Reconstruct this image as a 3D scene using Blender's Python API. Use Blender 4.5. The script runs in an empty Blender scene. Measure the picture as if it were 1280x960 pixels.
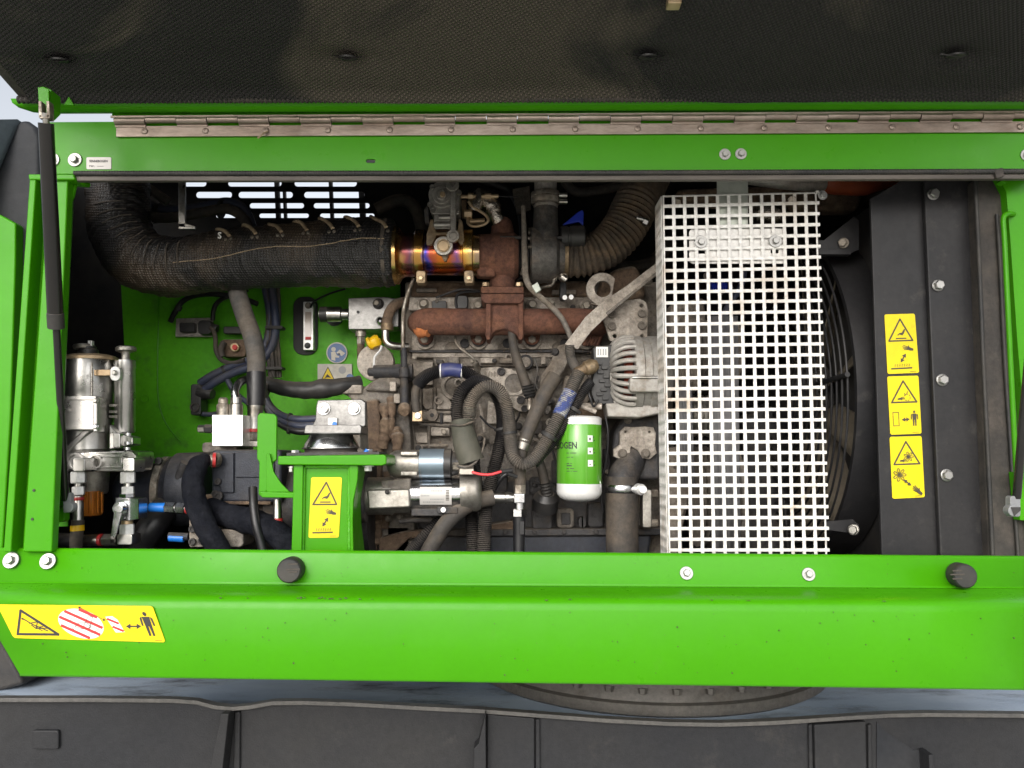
import bpy, bmesh, math, random
from mathutils import Vector, Matrix, noise as mnoise
R = math.radians
random.seed(7)
sc = bpy.context.scene
COL = sc.collection

# ------------------------------------------------------------------ camera, sky, sun, exposure
F = 1004.0                       # focal length in photo pixels (1280 wide)
PITCH = R(5.5)
CAM = Vector((0, 0, 1.5))
cam_d = bpy.data.cameras.new('camera')
cam_d.sensor_width = 36.0
cam_d.lens = F / 1280 * 36.0
cam_d.clip_start = 0.02
cam_d.clip_end = 3000
cam = bpy.data.objects.new('camera', cam_d)
COL.objects.link(cam)
cam.location = CAM
cam.rotation_euler = (R(90) + PITCH, 0, 0)
sc.camera = cam

SUN_EL, SUN_AZ = R(27), R(-18)    # azimuth measured from straight behind the camera
wd = bpy.data.worlds.new('World')
sc.world = wd
wd.use_nodes = True
wn = wd.node_tree.nodes
sky = wn.new('ShaderNodeTexSky')
sky.sky_type = 'NISHITA'
sky.sun_disc = False
sky.sun_elevation = SUN_EL
sky.sun_rotation = math.pi - SUN_AZ
sky.air_density = 1.0
sky.dust_density = 4.0
sky.ozone_density = 1.0
hsv = wn.new('ShaderNodeHueSaturation')          # thin overcast: the whole sky paler
hsv.inputs['Saturation'].default_value = 0.28
wd.node_tree.links.new(sky.outputs[0], hsv.inputs['Color'])
wd.node_tree.links.new(hsv.outputs[0], wn['Background'].inputs[0])
wn['Background'].inputs[1].default_value = 0.15
sun_d = bpy.data.lights.new('sun', 'SUN')
sun_d.energy = 0.55
sun_d.angle = R(46)
sun_d.color = (1.0, 0.96, 0.9)
sun = bpy.data.objects.new('sun', sun_d)
COL.objects.link(sun)
# light travels from behind and above the camera into the bay
sdir = Vector((math.sin(SUN_AZ) * math.cos(SUN_EL), math.cos(SUN_AZ) * math.cos(SUN_EL), -math.sin(SUN_EL)))
sun.rotation_euler = sdir.to_track_quat('-Z', 'Y').to_euler()
sun.location = (0, -3, 5)
sc.view_settings.view_transform = 'Standard'
sc.view_settings.look = 'None'
sc.view_settings.gamma = 1
sc.view_settings.use_curve_mapping = False
sc.view_settings.exposure = 0.8
sc.cycles.max_bounces = 8
sc.cycles.use_denoising = True

# ------------------------------------------------------------------ helpers: photo pixel + depth -> world
cp, sp = math.cos(PITCH), math.sin(PITCH)
def P(px, py, Y):
    u, v = (px - 640) / F, (480 - py) / F
    dy, dz = cp - sp * v, sp + cp * v
    t = Y / dy
    return Vector((u * t, Y, CAM.z + dz * t))
def Mx(px, Y):
    return px * Y / F

WPOS = {}
def wpos(o):
    return WPOS.get(o.name, Vector((0, 0, 0))) if o else Vector((0, 0, 0))
def tag(o, label=None, cat=None, group=None, kind=None):
    if label: o['label'] = label
    if cat: o['category'] = cat
    if group: o['group'] = group
    if kind: o['kind'] = kind
    return o
def T(name, label, cat, at, group=None):
    o = bpy.data.objects.new(name, None)
    COL.objects.link(o)
    o.empty_display_size = 0.02
    o.location = P(*at)
    WPOS[o.name] = Vector(o.location)
    return tag(o, label, cat, group)

def rrect(x0, y0, x1, y1, r, n=4):
    pts = []
    for cx, cy, a0 in ((x1 - r, y0 + r, -90), (x1 - r, y1 - r, 0), (x0 + r, y1 - r, 90), (x0 + r, y0 + r, 180)):
        for i in range(n + 1):
            a = R(a0 + 90 * i / n)
            pts.append((cx + r * math.cos(a), cy + r * math.sin(a)))
    return pts
def circ(cx, cy, r, n=24, ry=None):
    ry = r if ry is None else ry
    return [(cx + r * math.cos(2 * math.pi * i / n), cy + ry * math.sin(2 * math.pi * i / n)) for i in range(n)]
def arcp(cx, cy, r, a0, a1, n=8):
    return [(cx + r * math.cos(R(a0 + (a1 - a0) * i / n)), cy + r * math.sin(R(a0 + (a1 - a0) * i / n))) for i in range(n + 1)]

def catmull(pts, per=12):
    """pts: list of 4-vectors (x,y,z,r) -> dense list"""
    if len(pts) < 3:
        a, b = pts[0], pts[-1]
        return [tuple(a[k] + (b[k] - a[k]) * i / per for k in range(4)) for i in range(per + 1)]
    out = []
    n = len(pts)
    for i in range(n - 1):
        p0, p1, p2, p3 = pts[max(i - 1, 0)], pts[i], pts[i + 1], pts[min(i + 2, n - 1)]
        for j in range(per):
            t = j / per
            out.append(tuple(0.5 * (2 * p1[k] + (p2[k] - p0[k]) * t + (2 * p0[k] - 5 * p1[k] + 4 * p2[k] - p3[k]) * t * t
                                    + (3 * p1[k] - p0[k] - 3 * p2[k] + p3[k]) * t ** 3) for k in range(4)))
    out.append(tuple(pts[-1]))
    return out
def resample(d, step):
    acc = [0.0]
    for a, b in zip(d, d[1:]):
        acc.append(acc[-1] + math.dist(a[:3], b[:3]))
    L = acc[-1]
    n = max(2, int(round(L / step)))
    out, j = [], 0
    for i in range(n + 1):
        s = L * i / n
        while j < len(acc) - 2 and acc[j + 1] < s:
            j += 1
        w = (s - acc[j]) / max(acc[j + 1] - acc[j], 1e-9)
        out.append((s, tuple(d[j][k] + (d[j + 1][k] - d[j][k]) * w for k in range(4))))
    return out, L

class G:
    def __init__(self):
        self.v, self.f = [], []
    def add(self, vs, fs):
        o = len(self.v)
        self.v += [Vector(v) for v in vs]
        self.f += [tuple(i + o for i in f) for f in fs]
        return self
    def wprism(self, front, back):
        n = len(front)
        fs = [tuple(range(n)), tuple(range(2 * n - 1, n - 1, -1))]
        fs += [(i, (i + 1) % n + 0, (i + 1) % n + n, i + n) for i in range(n)]
        return self.add(list(front) + list(back), fs)
    def prism(self, poly, Y, th, dz=0.0, taper=None):
        fr = [P(p[0], p[1], p[2] if len(p) > 2 else Y) for p in poly]
        bk = [Vector((p.x, p.y + th, p.z + dz)) for p in fr]
        if taper:                                   # front face smaller than the back
            c = sum(fr, Vector()) / len(fr)
            fr = [Vector((c.x + (p.x - c.x) * taper, p.y, c.z + (p.z - c.z) * taper)) for p in fr]
        return self.wprism(fr, bk)
    def rect(self, x0, y0, x1, y1, Y, th, **k):
        return self.prism([(x0, y0), (x1, y0), (x1, y1), (x0, y1)], Y, th, **k)
    def disc(self, px, py, r, Y, th, n=28, taper=None):
        return self.prism(circ(px, py, r, n), Y, th, taper=taper)
    def ring(self, px, py, r1, r0, Y, th, n=32):
        o = [P(a, b, Y) for a, b in circ(px, py, r1, n)]
        i = [P(a, b, Y) for a, b in circ(px, py, r0, n)]
        d = Vector((0, th, 0))
        vs = o + i + [q + d for q in o] + [q + d for q in i]
        fs = []
        for k in range(n):
            m = (k + 1) % n
            fs += [(k, m, n + m, n + k), (2 * n + k, 3 * n + k, 3 * n + m, 2 * n + m), (k, 2 * n + k, 2 * n + m, m), (n + k, n + m, 3 * n + m, 3 * n + k)]
        return self.add(vs, fs)
    def wbox(self, a, b):
        x0, y0, z0 = a; x1, y1, z1 = b
        return self.add([(x0, y0, z0), (x1, y0, z0), (x1, y1, z0), (x0, y1, z0), (x0, y0, z1), (x1, y0, z1), (x1, y1, z1), (x0, y1, z1)],
                        [(0, 1, 2, 3), (4, 7, 6, 5), (0, 4, 5, 1), (1, 5, 6, 2), (2, 6, 7, 3), (3, 7, 4, 0)])
    def wlathe(self, a, b, prof, n=28, rf=None):
        a, b = Vector(a), Vector(b)
        ax = (b - a).normalized()
        e1 = ax.orthogonal().normalized()
        e2 = ax.cross(e1)
        vs, fs = [], []
        for t, r in prof:
            c = a + (b - a) * t
            for i in range(n):
                th = 2 * math.pi * i / n
                rr = r if rf is None else r * rf(t, th)
                vs.append(c + (e1 * math.cos(th) + e2 * math.sin(th)) * rr)
        m = len(prof)
        for k in range(m - 1):
            for i in range(n):
                j = (i + 1) % n
                fs.append((k * n + i, k * n + j, (k + 1) * n + j, (k + 1) * n + i))
        fs.append(tuple(range(n - 1, -1, -1)))
        fs.append(tuple((m - 1) * n + i for i in range(n)))
        return self.add(vs, fs)
    def lathe(self, a, b, prof, n=28, rf=None):
        s = (a[2] + b[2]) / 2 / F
        return self.wlathe(P(*a), P(*b), [(t, r * s) for t, r in prof], n, rf)
    def cyl(self, a, b, r, n=24, r2=None):
        return self.lathe(a, b, [(0, r), (1, r if r2 is None else r2)], n)
    def hexa(self, a, b, r):
        return self.lathe(a, b, [(0, r * .9), (.08, r), (.92, r), (1, r * .9)], 6)
    def tube(self, pts, r=5, n=14, step=None, corr=None, rf=None, lin=False):
        w = []
        for p in pts:
            q = P(p[0], p[1], p[2])
            w.append((q.x, q.y, q.z, (p[3] if len(p) > 3 else r) * p[2] / F))
        return self.wtube(w, n, step, corr, rf, lin)
    def wtube(self, w, n=14, step=None, corr=None, rf=None, lin=False):
        d = w if lin else catmull(w, 14)
        rm = max(p[3] for p in w)
        if step is None:
            step = corr[0] / 4 if corr else max(rm * 0.6, 0.003)
        smp, L = resample(d, step)
        vs, fs = [], []
        pts = [Vector(q[:3]) for _, q in smp]
        m = len(pts)
        t0 = (pts[1] - pts[0]).normalized()
        e = t0.orthogonal().normalized()
        for i in range(m):
            t = (pts[min(i + 1, m - 1)] - pts[max(i - 1, 0)]).normalized()
            e = (e - t * e.dot(t)).normalized()
            e2 = t.cross(e)
            s, q = smp[i]
            rr = q[3]
            if corr:
                rr *= 1 - corr[1] * (0, .5, 1, .5)[i % 4]
            for k in range(n):
                th = 2 * math.pi * k / n
                dirv = e * math.cos(th) + e2 * math.sin(th)
                r2 = rr if rf is None else rr * rf(s, dirv, pts[i])
                vs.append(pts[i] + dirv * r2)
        for i in range(m - 1):
            for k in range(n):
                j = (k + 1) % n
                fs.append((i * n + k, i * n + j, (i + 1) * n + j, (i + 1) * n + k))
        fs.append(tuple(range(n - 1, -1, -1)))
        fs.append(tuple((m - 1) * n + k for k in range(n)))
        return self.add(vs, fs)
    def make(self, name, mat, parent=None, bevel=0, ang=38, label=None, cat=None, group=None, kind=None, seg=2, solid=0, recalc=True):
        me = bpy.data.meshes.new(name)
        off = Vector((0, 0, 0))
        if parent is None and self.v:
            xs = [v.x for v in self.v]; ys = [v.y for v in self.v]; zs = [v.z for v in self.v]
            off = Vector(((min(xs) + max(xs)) / 2, (min(ys) + max(ys)) / 2, min(zs)))
        me.from_pydata([v - off for v in self.v], [], self.f)
        if recalc:
            bm = bmesh.new(); bm.from_mesh(me)
            bmesh.ops.recalc_face_normals(bm, faces=bm.faces)
            bm.to_mesh(me); bm.free()
        return link_mesh(name, me, mat, parent, off, bevel, ang, label, cat, group, kind, seg, solid)

def link_mesh(name, me, mat, parent, off, bevel=0, ang=38, label=None, cat=None, group=None, kind=None, seg=2, solid=0):
    me.polygons.foreach_set('use_smooth', [True] * len(me.polygons))
    me.set_sharp_from_angle(angle=R(ang))
    me.materials.append(MAT[mat] if isinstance(mat, str) else mat)
    o = bpy.data.objects.new(name, me)
    COL.objects.link(o)
    if parent:
        o.parent = parent
        o.location = off - wpos(parent)
    else:
        o.location = off
    WPOS[o.name] = Vector(off)
    if solid:
        m = o.modifiers.new('solid', 'SOLIDIFY'); m.thickness = solid; m.offset = 0
    if bevel:
        m = o.modifiers.new('bevel', 'BEVEL'); m.width = bevel; m.segments = seg; m.limit_method = 'ANGLE'; m.angle_limit = R(32)
        m.harden_normals = True
    return tag(o, label, cat, group, kind)

def plate(name, outline, holes, Y, th, mat, parent=None, bevel=0.0006, **k):
    """flat plate facing the camera with real holes (filled 2D curve turned into a mesh)"""
    cu = bpy.data.curves.new('tmp', 'CURVE')
    cu.dimensions = '2D'; cu.fill_mode = 'BOTH'
    cu.extrude = th / 2 - bevel; cu.bevel_depth = bevel; cu.bevel_resolution = 1
    for poly in [outline] + list(holes):
        s = cu.splines.new('POLY')
        s.points.add(len(poly) - 1)
        for i, p in enumerate(poly):
            q = P(p[0], p[1], Y)
            s.points[i].co = (q.x, q.z, 0, 1)
        s.use_cyclic_u = True
    ob = bpy.data.objects.new('tmp', cu)
    me = bpy.data.meshes.new_from_object(ob)
    g = G()
    g.v = [Vector((v.co.x, Y + th / 2 - v.co.z, v.co.y)) for v in me.vertices]
    g.f = [tuple(p.vertices) for p in me.polygons]
    bpy.data.objects.remove(ob); bpy.data.curves.remove(cu); bpy.data.meshes.remove(me)
    return g.make(name, mat, parent, **k)

def text_geo(body, size):
    cu = bpy.data.curves.new('tmp', 'FONT')
    cu.body = body; cu.size = size; cu.resolution_u = 2; cu.offset = .025
    ob = bpy.data.objects.new('tmp', cu)
    me = bpy.data.meshes.new_from_object(ob)
    vs = [(v.co.x, v.co.y) for v in me.vertices]
    fs = [tuple(p.vertices) for p in me.polygons]
    bpy.data.objects.remove(ob); bpy.data.curves.remove(cu); bpy.data.meshes.remove(me)
    return vs, fs

# ------------------------------------------------------------------ bolts: shared meshes, unit radius, head towards the camera
BOLT_ME = {}
def bolt_mesh(kind, mat):
    key = (kind, mat)
    if key in BOLT_ME:
        return BOLT_ME[key]
    g = G()
    def L(prof, n, z=0):
        g.wlathe((0, 0, 0), (0, -1, 0), prof, n)
    if kind == 'hexw':          # hex head on a broad washer
        L([(0, 1), (.12, 1), (.16, .95), (.161, .3)], 28)
        L([(.1, .56), (.55, .56), (.66, .47), (.661, .01)], 6)
    elif kind == 'hex':         # flanged hex head
        L([(0, 1), (.18, 1), (.28, .86), (.281, .3)], 24)
        L([(.1, .82), (.75, .82), (.9, .68), (.901, .01)], 6)
    elif kind == 'socket':
        L([(0, 1), (.75, 1), (.85, .92), (.851, .56), (.45, .54), (.451, .01)], 20)
    elif kind == 'washer':
        L([(0, 1), (.12, 1), (.16, .95), (.161, .4)], 28)
    elif kind == 'pan':         # small pan head with a cross recess
        L([(0, 1), (.15, 1), (.4, .85), (.55, .5), (.551, .3), (.4, .2), (.401, .01)], 18)
    me = bpy.data.meshes.new('bolt')
    me.from_pydata(g.v, [], g.f)
    bm = bmesh.new(); bm.from_mesh(me); bmesh.ops.recalc_face_normals(bm, faces=bm.faces); bm.to_mesh(me); bm.free()
    me.polygons.foreach_set('use_smooth', [True] * len(me.polygons))
    me.set_sharp_from_angle(angle=R(28))
    me.materials.append(MAT[mat])
    BOLT_ME[key] = me
    return me
def bolt(px, py, Y, r, parent, kind='hex', mat='zinc', name='bolt', axis=None):
    o = bpy.data.objects.new(name, bolt_mesh(kind, mat))
    COL.objects.link(o)
    o.parent = parent
    w = P(px, py, Y)
    o.location = w - wpos(parent)
    s = Mx(r, Y)
    o.scale = (s, s * random.uniform(.9, 1.1), s)
    if axis:
        o.rotation_euler = Vector((0, -1, 0)).rotation_difference(Vector(axis)).to_euler()
    else:
        o.rotation_euler = (0, random.uniform(0, 6), 0)
    WPOS[o.name] = w
    return o

# ------------------------------------------------------------------ materials (all procedural)
MAT = {}
def mat(name, base, rough=.5, metal=0., base2=None, n2=6., t2=(.4, .65), dirt=None, dn=14., dt=(.5, .7), bump=0., bs=220.,
        coat=0., up=None, upt=(.35, .9), spec=.5, stretch=None, rvar=.12, speck=.0, wavy=0.):
    m = bpy.data.materials.new(name)
    m.use_nodes = True
    nt = m.node_tree; N = nt.nodes; Lk = nt.links.new
    b = N['Principled BSDF']
    tc = N.new('ShaderNodeTexCoord')
    co = tc.outputs['Object']
    if stretch:
        mp = N.new('ShaderNodeMapping'); mp.inputs['Scale'].default_value = stretch
        Lk(co, mp.inputs['Vector']); co = mp.outputs[0]
    def nz(scale, detail=5, rough_=.6):
        n = N.new('ShaderNodeTexNoise'); n.inputs['Scale'].default_value = scale
        n.inputs['Detail'].default_value = detail; n.inputs['Roughness'].default_value = rough_
        Lk(co, n.inputs['Vector']); return n.outputs['Fac']
    def ramp(sock, lo, hi):
        mr = N.new('ShaderNodeMapRange'); mr.inputs['From Min'].default_value = lo; mr.inputs['From Max'].default_value = hi
        Lk(sock, mr.inputs['Value']); return mr.outputs[0]
    def mix(fac, a, c):
        mx = N.new('ShaderNodeMix'); mx.data_type = 'RGBA'
        Lk(fac, mx.inputs['Factor'])
        for s, v in ((mx.inputs['A'], a), (mx.inputs['B'], c)):
            if isinstance(v, tuple): s.default_value = (*v, 1)
            else: Lk(v, s)
        return mx.outputs['Result']
    def mixf(fac, a, c):
        mx = N.new('ShaderNodeMix'); mx.data_type = 'FLOAT'
        Lk(fac, mx.inputs['Factor'])
        for s, v in ((mx.inputs['A'], a), (mx.inputs['B'], c)):
            if isinstance(v, (int, float)): s.default_value = v
            else: Lk(v, s)
        return mx.outputs['Result']
    col, rg, mt = tuple(base), rough, metal
    if base2:
        col = mix(ramp(nz(n2), *t2), col, tuple(base2))
    if rvar:
        rg = mixf(nz(35., 4), max(rough - rvar, .03), min(rough + rvar, 1))
    fac = None
    if dirt:
        fac = ramp(nz(dn, 8, .68), *dt)
    if up:
        ge = N.new('ShaderNodeNewGeometry'); sx = N.new('ShaderNodeSeparateXYZ'); Lk(ge.outputs['Normal'], sx.inputs[0])
        u = ramp(sx.outputs['Z'], *upt)
        mu = N.new('ShaderNodeMath'); mu.operation = 'MULTIPLY'; Lk(u, mu.inputs[0]); Lk(ramp(nz(25., 6), .25, .55), mu.inputs[1])
        col = mix(mu.outputs[0], col, tuple(up))
        rg = mixf(mu.outputs[0], rg, .95)
        if metal: mt = mixf(mu.outputs[0], mt, 0.)
    if fac is not None:
        col = mix(fac, col, tuple(dirt)); rg = mixf(fac, rg, .92)
        if not isinstance(mt, (int, float)) or mt: mt = mixf(fac, mt, 0.)
    if speck:
        sm = N.new('ShaderNodeMapRange'); sm.inputs['From Min'].default_value = .32; sm.inputs['From Max'].default_value = .68
        sm.inputs['To Min'].default_value = 1 - speck; sm.inputs['To Max'].default_value = 1 + speck * .8
        Lk(nz(85., 9, .75), sm.inputs['Value'])
        vm = N.new('ShaderNodeMix'); vm.data_type = 'RGBA'; vm.blend_type = 'MULTIPLY'; vm.inputs['Factor'].default_value = 1
        if isinstance(col, tuple): vm.inputs['A'].default_value = (*col, 1)
        else: Lk(col, vm.inputs['A'])
        Lk(sm.outputs[0], vm.inputs['B']); col = vm.outputs['Result']
    for s, v in (('Base Color', col), ('Roughness', rg), ('Metallic', mt)):
        if isinstance(v, tuple): b.inputs[s].default_value = (*v, 1)
        elif isinstance(v, (int, float)): b.inputs[s].default_value = v
        else: Lk(v, b.inputs[s])
    b.inputs['Specular IOR Level'].default_value = spec
    b.inputs['Coat Weight'].default_value = coat
    b.inputs['Coat Roughness'].default_value = .12
    if bump:
        bp = N.new('ShaderNodeBump'); bp.inputs['Strength'].default_value = bump; bp.inputs['Distance'].default_value = .004
        Lk(nz(bs, 6, .6), bp.inputs['Height'])
        if wavy:
            b2 = N.new('ShaderNodeBump'); b2.inputs['Strength'].default_value = wavy; b2.inputs['Distance'].default_value = .03
            Lk(nz(5., 2, .5), b2.inputs['Height']); Lk(b2.outputs[0], bp.inputs['Normal'])
        Lk(bp.outputs[0], b.inputs['Normal'])
    MAT[name] = m
    return m

DUST = (.2, .165, .128)
DUST2 = (.3, .258, .21)
GRN = (.05, .272, .002)
mat('green', GRN, .32, base2=(.046, .255, .002), n2=3., spec=.2, wavy=.05, bump=.02, bs=420., rvar=.14, dirt=(.09, .24, .025), dn=11., dt=(.66, 1.0), speck=0.035)
mat('green_lifted', (.095, .42, .008), .5, base2=(.07, .34, .006), n2=4., spec=.25, bump=.04, bs=300., dirt=(.06, .15, .03), dn=16., dt=(.56, .85), up=(.1, .11, .04), speck=0.14)  # same green paint, base raised to make up for weak light inside
mat('green_weld', (.065, .34, .006), .34, bump=.55, bs=260.)
mat('bay_black', (.012, .012, .013), .8, base2=(.03, .027, .024), n2=8., bump=.1, bs=120.)
mat('plate_black', (.02, .02, .022), .42, base2=(.028, .027, .028), n2=5., spec=.22, bump=.06, bs=600., dirt=(.075, .07, .065), dn=26., dt=(.58, .9), rvar=.14, speck=0.18)
mat('rubber', (.018, .018, .019), .62, base2=(.04, .036, .032), n2=12., bump=.12, bs=300., speck=0.18)
mat('rubber_brown', (.034, .03, .027), .75, base2=(.06, .05, .042), n2=20., bump=.15, bs=250., speck=0.35)
mat('seal_strip', (.07, .06, .052), .6, base2=(.12, .105, .09), n2=26., stretch=(.1, 1, 1), bump=.1, speck=0.35)
mat('hose_dusty', (.045, .04, .036), .7, base2=(.1, .08, .06), n2=14., bump=.12, bs=300., up=DUST, speck=0.35)
mat('hose_black', (.009, .009, .011), .4, base2=(.02, .019, .02), n2=20., bump=.08, bs=260., up=(.07, .06, .05), speck=0.18)
mat('hose_grey', (.085, .08, .075), .7, base2=(.13, .11, .09), n2=20., bump=.12, bs=260., up=DUST, speck=0.35)
mat('hose_blue', (.035, .045, .085), .5, base2=(.06, .06, .075), n2=14., bump=.06, up=(.12, .11, .1), speck=0.18)
mat('sleeve', (.006, .007, .011), .8, base2=(.014, .015, .02), n2=30., bump=.7, bs=150., speck=.4, spec=.12)
mat('band_blue', (.03, .04, .16), .4, base2=(.06, .07, .16), n2=30., dirt=(.18, .16, .15), dn=40., dt=(.5, .75))
mat('band_blue_white', (.07, .12, .4), .5, base2=(.5, .5, .5), n2=60., t2=(.45, .6))
mat('zinc', (.58, .57, .55), .32, 1., base2=(.36, .33, .28), n2=30., bump=.05, dirt=(.16, .13, .1), dn=60., dt=(.62, .8), speck=0.18)
mat('zinc_bright', (.7, .7, .7), .2, 1., base2=(.5, .51, .54), n2=14., bump=.03, speck=0.18)
mat('zinc_dirty', (.4, .37, .32), .5, 1., base2=(.25, .21, .17), n2=30., dirt=DUST, dn=50., dt=(.45, .65), bump=.15, speck=0.5)
mat('washer', (.4, .395, .385), .45, .9, base2=(.28, .275, .265), n2=40., bump=.04, speck=0.18)
mat('alu', (.46, .44, .4), .45, .9, base2=(.28, .26, .23), n2=12., bump=.18, bs=420., dirt=(.2, .16, .12), dn=40., dt=(.58, .8), speck=0.35)
mat('alu_clean', (.26, .256, .248), .45, .9, base2=(.165, .16, .155), n2=10., bump=.1, bs=500., dirt=(.25, .22, .19), dn=50., dt=(.64, .85), speck=0.35)
mat('alu_bright', (.6, .59, .57), .3, 1., base2=(.44, .43, .41), n2=10., bump=.03, bs=420., dirt=(.22, .19, .16), dn=40., dt=(.64, .84), speck=.14)
mat('alu_matte', (.44, .42, .39), .62, .45, base2=(.32, .3, .27), n2=14., bump=.15, bs=300., dirt=(.24, .19, .14), dn=30., dt=(.5, .75), speck=.25)
mat('alu_face', (.82, .82, .81), .45, .6, base2=(.75, .74, .72), n2=20., bump=.03, bs=500., dirt=(.35, .3, .25), dn=30., dt=(.7, .95), speck=0.18)
mat('cast', (.255, .228, .197), .72, .25, base2=(.118, .107, .096), n2=9., bump=.5, bs=330., dirt=DUST, dn=13., dt=(.42, .66), up=DUST2, speck=0.5)
mat('cast_light', (.47, .42, .365), .66, .3, base2=(.22, .185, .15), n2=10., bump=.45, bs=330., dirt=DUST, dn=14., dt=(.5, .75), up=DUST2, speck=0.5)
mat('cast_brown', (.15, .1, .066), .85, 0., base2=(.09, .06, .042), n2=14., bump=.7, bs=160., dirt=(.2, .14, .09), dn=20., dt=(.45, .65), up=DUST2, speck=0.5)
mat('cast_dark', (.055, .052, .052), .6, .2, base2=(.032, .032, .036), n2=9., bump=.35, bs=300., dirt=(.11, .085, .06), dn=12., dt=(.5, .75), up=(.14, .12, .1), speck=0.5)
mat('pump', (.026, .03, .042), .42, .1, base2=(.036, .038, .046), n2=7., spec=.3, bump=.25, bs=350., dirt=(.075, .06, .048), dn=12., dt=(.55, .85), up=(.1, .09, .08), speck=0.35)
mat('rust', (.16, .07, .045), .88, .1, base2=(.1, .048, .036), n2=12., bump=.6, bs=380., dirt=(.2, .09, .05), dn=26., dt=(.46, .72), speck=0.5)
mat('rust_orange', (.5, .17, .05), .85, 0., base2=(.3, .1, .04), n2=50., bump=.5)
mat('copper_wire', (.3, .05, .022), .5, .3, base2=(.25, .04, .02), n2=60., bump=.3)
mat('hinge_steel', (.35, .295, .255), .42, .8, base2=(.25, .2, .165), n2=10., bump=.06, dirt=(.2, .14, .1), dn=18., dt=(.5, .72), stretch=(.25, 1, 1), speck=0.35)
mat('plastic_black', (.016, .016, .017), .45, base2=(.035, .033, .031), n2=20., bump=.06, up=(.1, .085, .07), speck=0.18)
mat('plastic_grey', (.22, .23, .24), .5, base2=(.16, .165, .17), n2=20., bump=.05)
mat('strut_black', (.009, .009, .009), .22, base2=(.013, .012, .011), n2=20., stretch=(1, 1, .2), rvar=.06)
mat('mesh_white', (.7, .69, .67), .42, base2=(.66, .64, .6), n2=7., dirt=(.34, .23, .13), dn=8., dt=(.54, .78), bump=.03, speck=0.18)
mat('galv', (.5, .53, .47), .5, .5, base2=(.4, .43, .38), n2=30., bump=.05)
mat('white_paint', (.72, .72, .71), .28, base2=(.64, .64, .62), n2=10., coat=.2, rvar=.08, dirt=(.4, .36, .3), dn=30., dt=(.6, .82))
mat('filter_green', (.085, .33, .016), .2, base2=(.11, .37, .03), n2=7., stretch=(12, 12, .3), coat=.5, rvar=.08, dirt=(.2, .3, .08), dn=3., dt=(.5, .7))
mat('print_black', (.02, .02, .02), .6, rvar=0)
mat('print_dark', (.05, .04, .025), .6, rvar=0)
mat('print_red', (.55, .02, .02), .5, rvar=0)
mat('print_white', (.78, .77, .74), .45, rvar=0)
mat('print_blue', (.02, .09, .26), .4, rvar=0)
mat('print_grey', (.3, .3, .3), .5, rvar=0)
mat('sticker_yellow', (.7, .56, .004), .4, base2=(.63, .5, .004), n2=8., rvar=.05, spec=.3, dirt=(.36, .28, .03), dn=45., dt=(.62, .85), speck=.06)
mat('sticker_orange', (.72, .52, .004), .4, rvar=.05, spec=.3, dirt=(.4, .28, .03), dn=45., dt=(.64, .85), speck=.06)
mat('sticker_beige', (.52, .49, .42), .45, base2=(.45, .42, .36), n2=20., speck=0.18)
mat('sticker_silver', (.5, .48, .46), .45, .1, rvar=.05)
mat('cap_yellow', (.82, .5, .006), .35, base2=(.7, .42, .006), n2=20., dirt=(.3, .2, .05), dn=50., dt=(.6, .8))
mat('blue_plastic', (.015, .17, .6), .35)
mat('blue_clip', (.01, .03, .35), .4)
mat('red_ring', (.45, .03, .03), .4, base2=(.3, .03, .03), n2=50.)
mat('red_cable', (.75, .06, .07), .4)
mat('orange_hose', (.3, .055, .015), .6, base2=(.2, .04, .015), n2=12., bump=.15)
mat('solenoid_blue', (.26, .33, .39), .35, .6, base2=(.2, .26, .31), n2=14., dirt=(.25, .2, .15), dn=30., dt=(.66, .85))
mat('olive_boot', (.06, .06, .045), .7, base2=(.09, .085, .065), n2=20., bump=.3)
mat('tan_lug', (.5, .38, .24), .4, .6, base2=(.42, .3, .18), n2=30.)
mat('foil', (.62, .57, .5), .22, 1., base2=(.4, .33, .26), n2=30., bump=1., bs=90.)
mat('pipe_alu', (.42, .4, .37), .55, .7, base2=(.3, .27, .24), n2=14., bump=.1, dirt=DUST, dn=20., dt=(.5, .8), speck=0.35)
mat('comp_iron', (.075, .072, .07), .55, .4, base2=(.12, .11, .1), n2=12., bump=.3, dirt=(.17, .13, .1), dn=20., dt=(.5, .75), up=DUST, speck=0.5)
mat('bellows', (.06, .047, .036), .8, base2=(.15, .11, .075), n2=8., bump=.25, bs=160., up=(.16, .12, .085), dirt=(.18, .12, .07), dn=18., dt=(.5, .75), speck=0.5)
mat('chassis', (.028, .028, .029), .5, base2=(.022, .023, .026), n2=2.5, spec=.2, bump=.18, bs=300., dirt=(.07, .065, .06), dn=9., dt=(.6, .9), speck=0.18)
mat('chassis_deck', (.16, .2, .26), .13, base2=(.22, .26, .31), n2=3., bump=.1, bs=120., dirt=(.02, .022, .026), dn=7., dt=(.5, .7), stretch=(.6, 1.6, 1))  # dark glossy paint; the sky's reflection is put into the blue-grey base
mat('chassis_edge', (.1, .095, .088), .5, base2=(.07, .068, .066), n2=8., bump=.15, speck=.3)
mat('ring_grey', (.12, .108, .095), .55, base2=(.09, .084, .076), n2=5., bump=.12, dirt=(.1, .085, .07), dn=10., dt=(.52, .75), speck=0.35)
mat('cover_skylit', (.12, .145, .17), .5, base2=(.09, .105, .12), n2=6., bump=.05, speck=0.18)  # same cover as the dark face, with skylight put into its colour
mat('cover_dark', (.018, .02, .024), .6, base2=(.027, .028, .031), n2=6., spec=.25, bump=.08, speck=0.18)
mat('ground', (.5, .48, .44), .9, base2=(.42, .4, .37), n2=1.2, bump=.4, bs=30.)
mat('belt', (.12, .12, .125), .5, base2=(.17, .165, .165), n2=20., stretch=(8, 1, .3), bump=.1)
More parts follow.
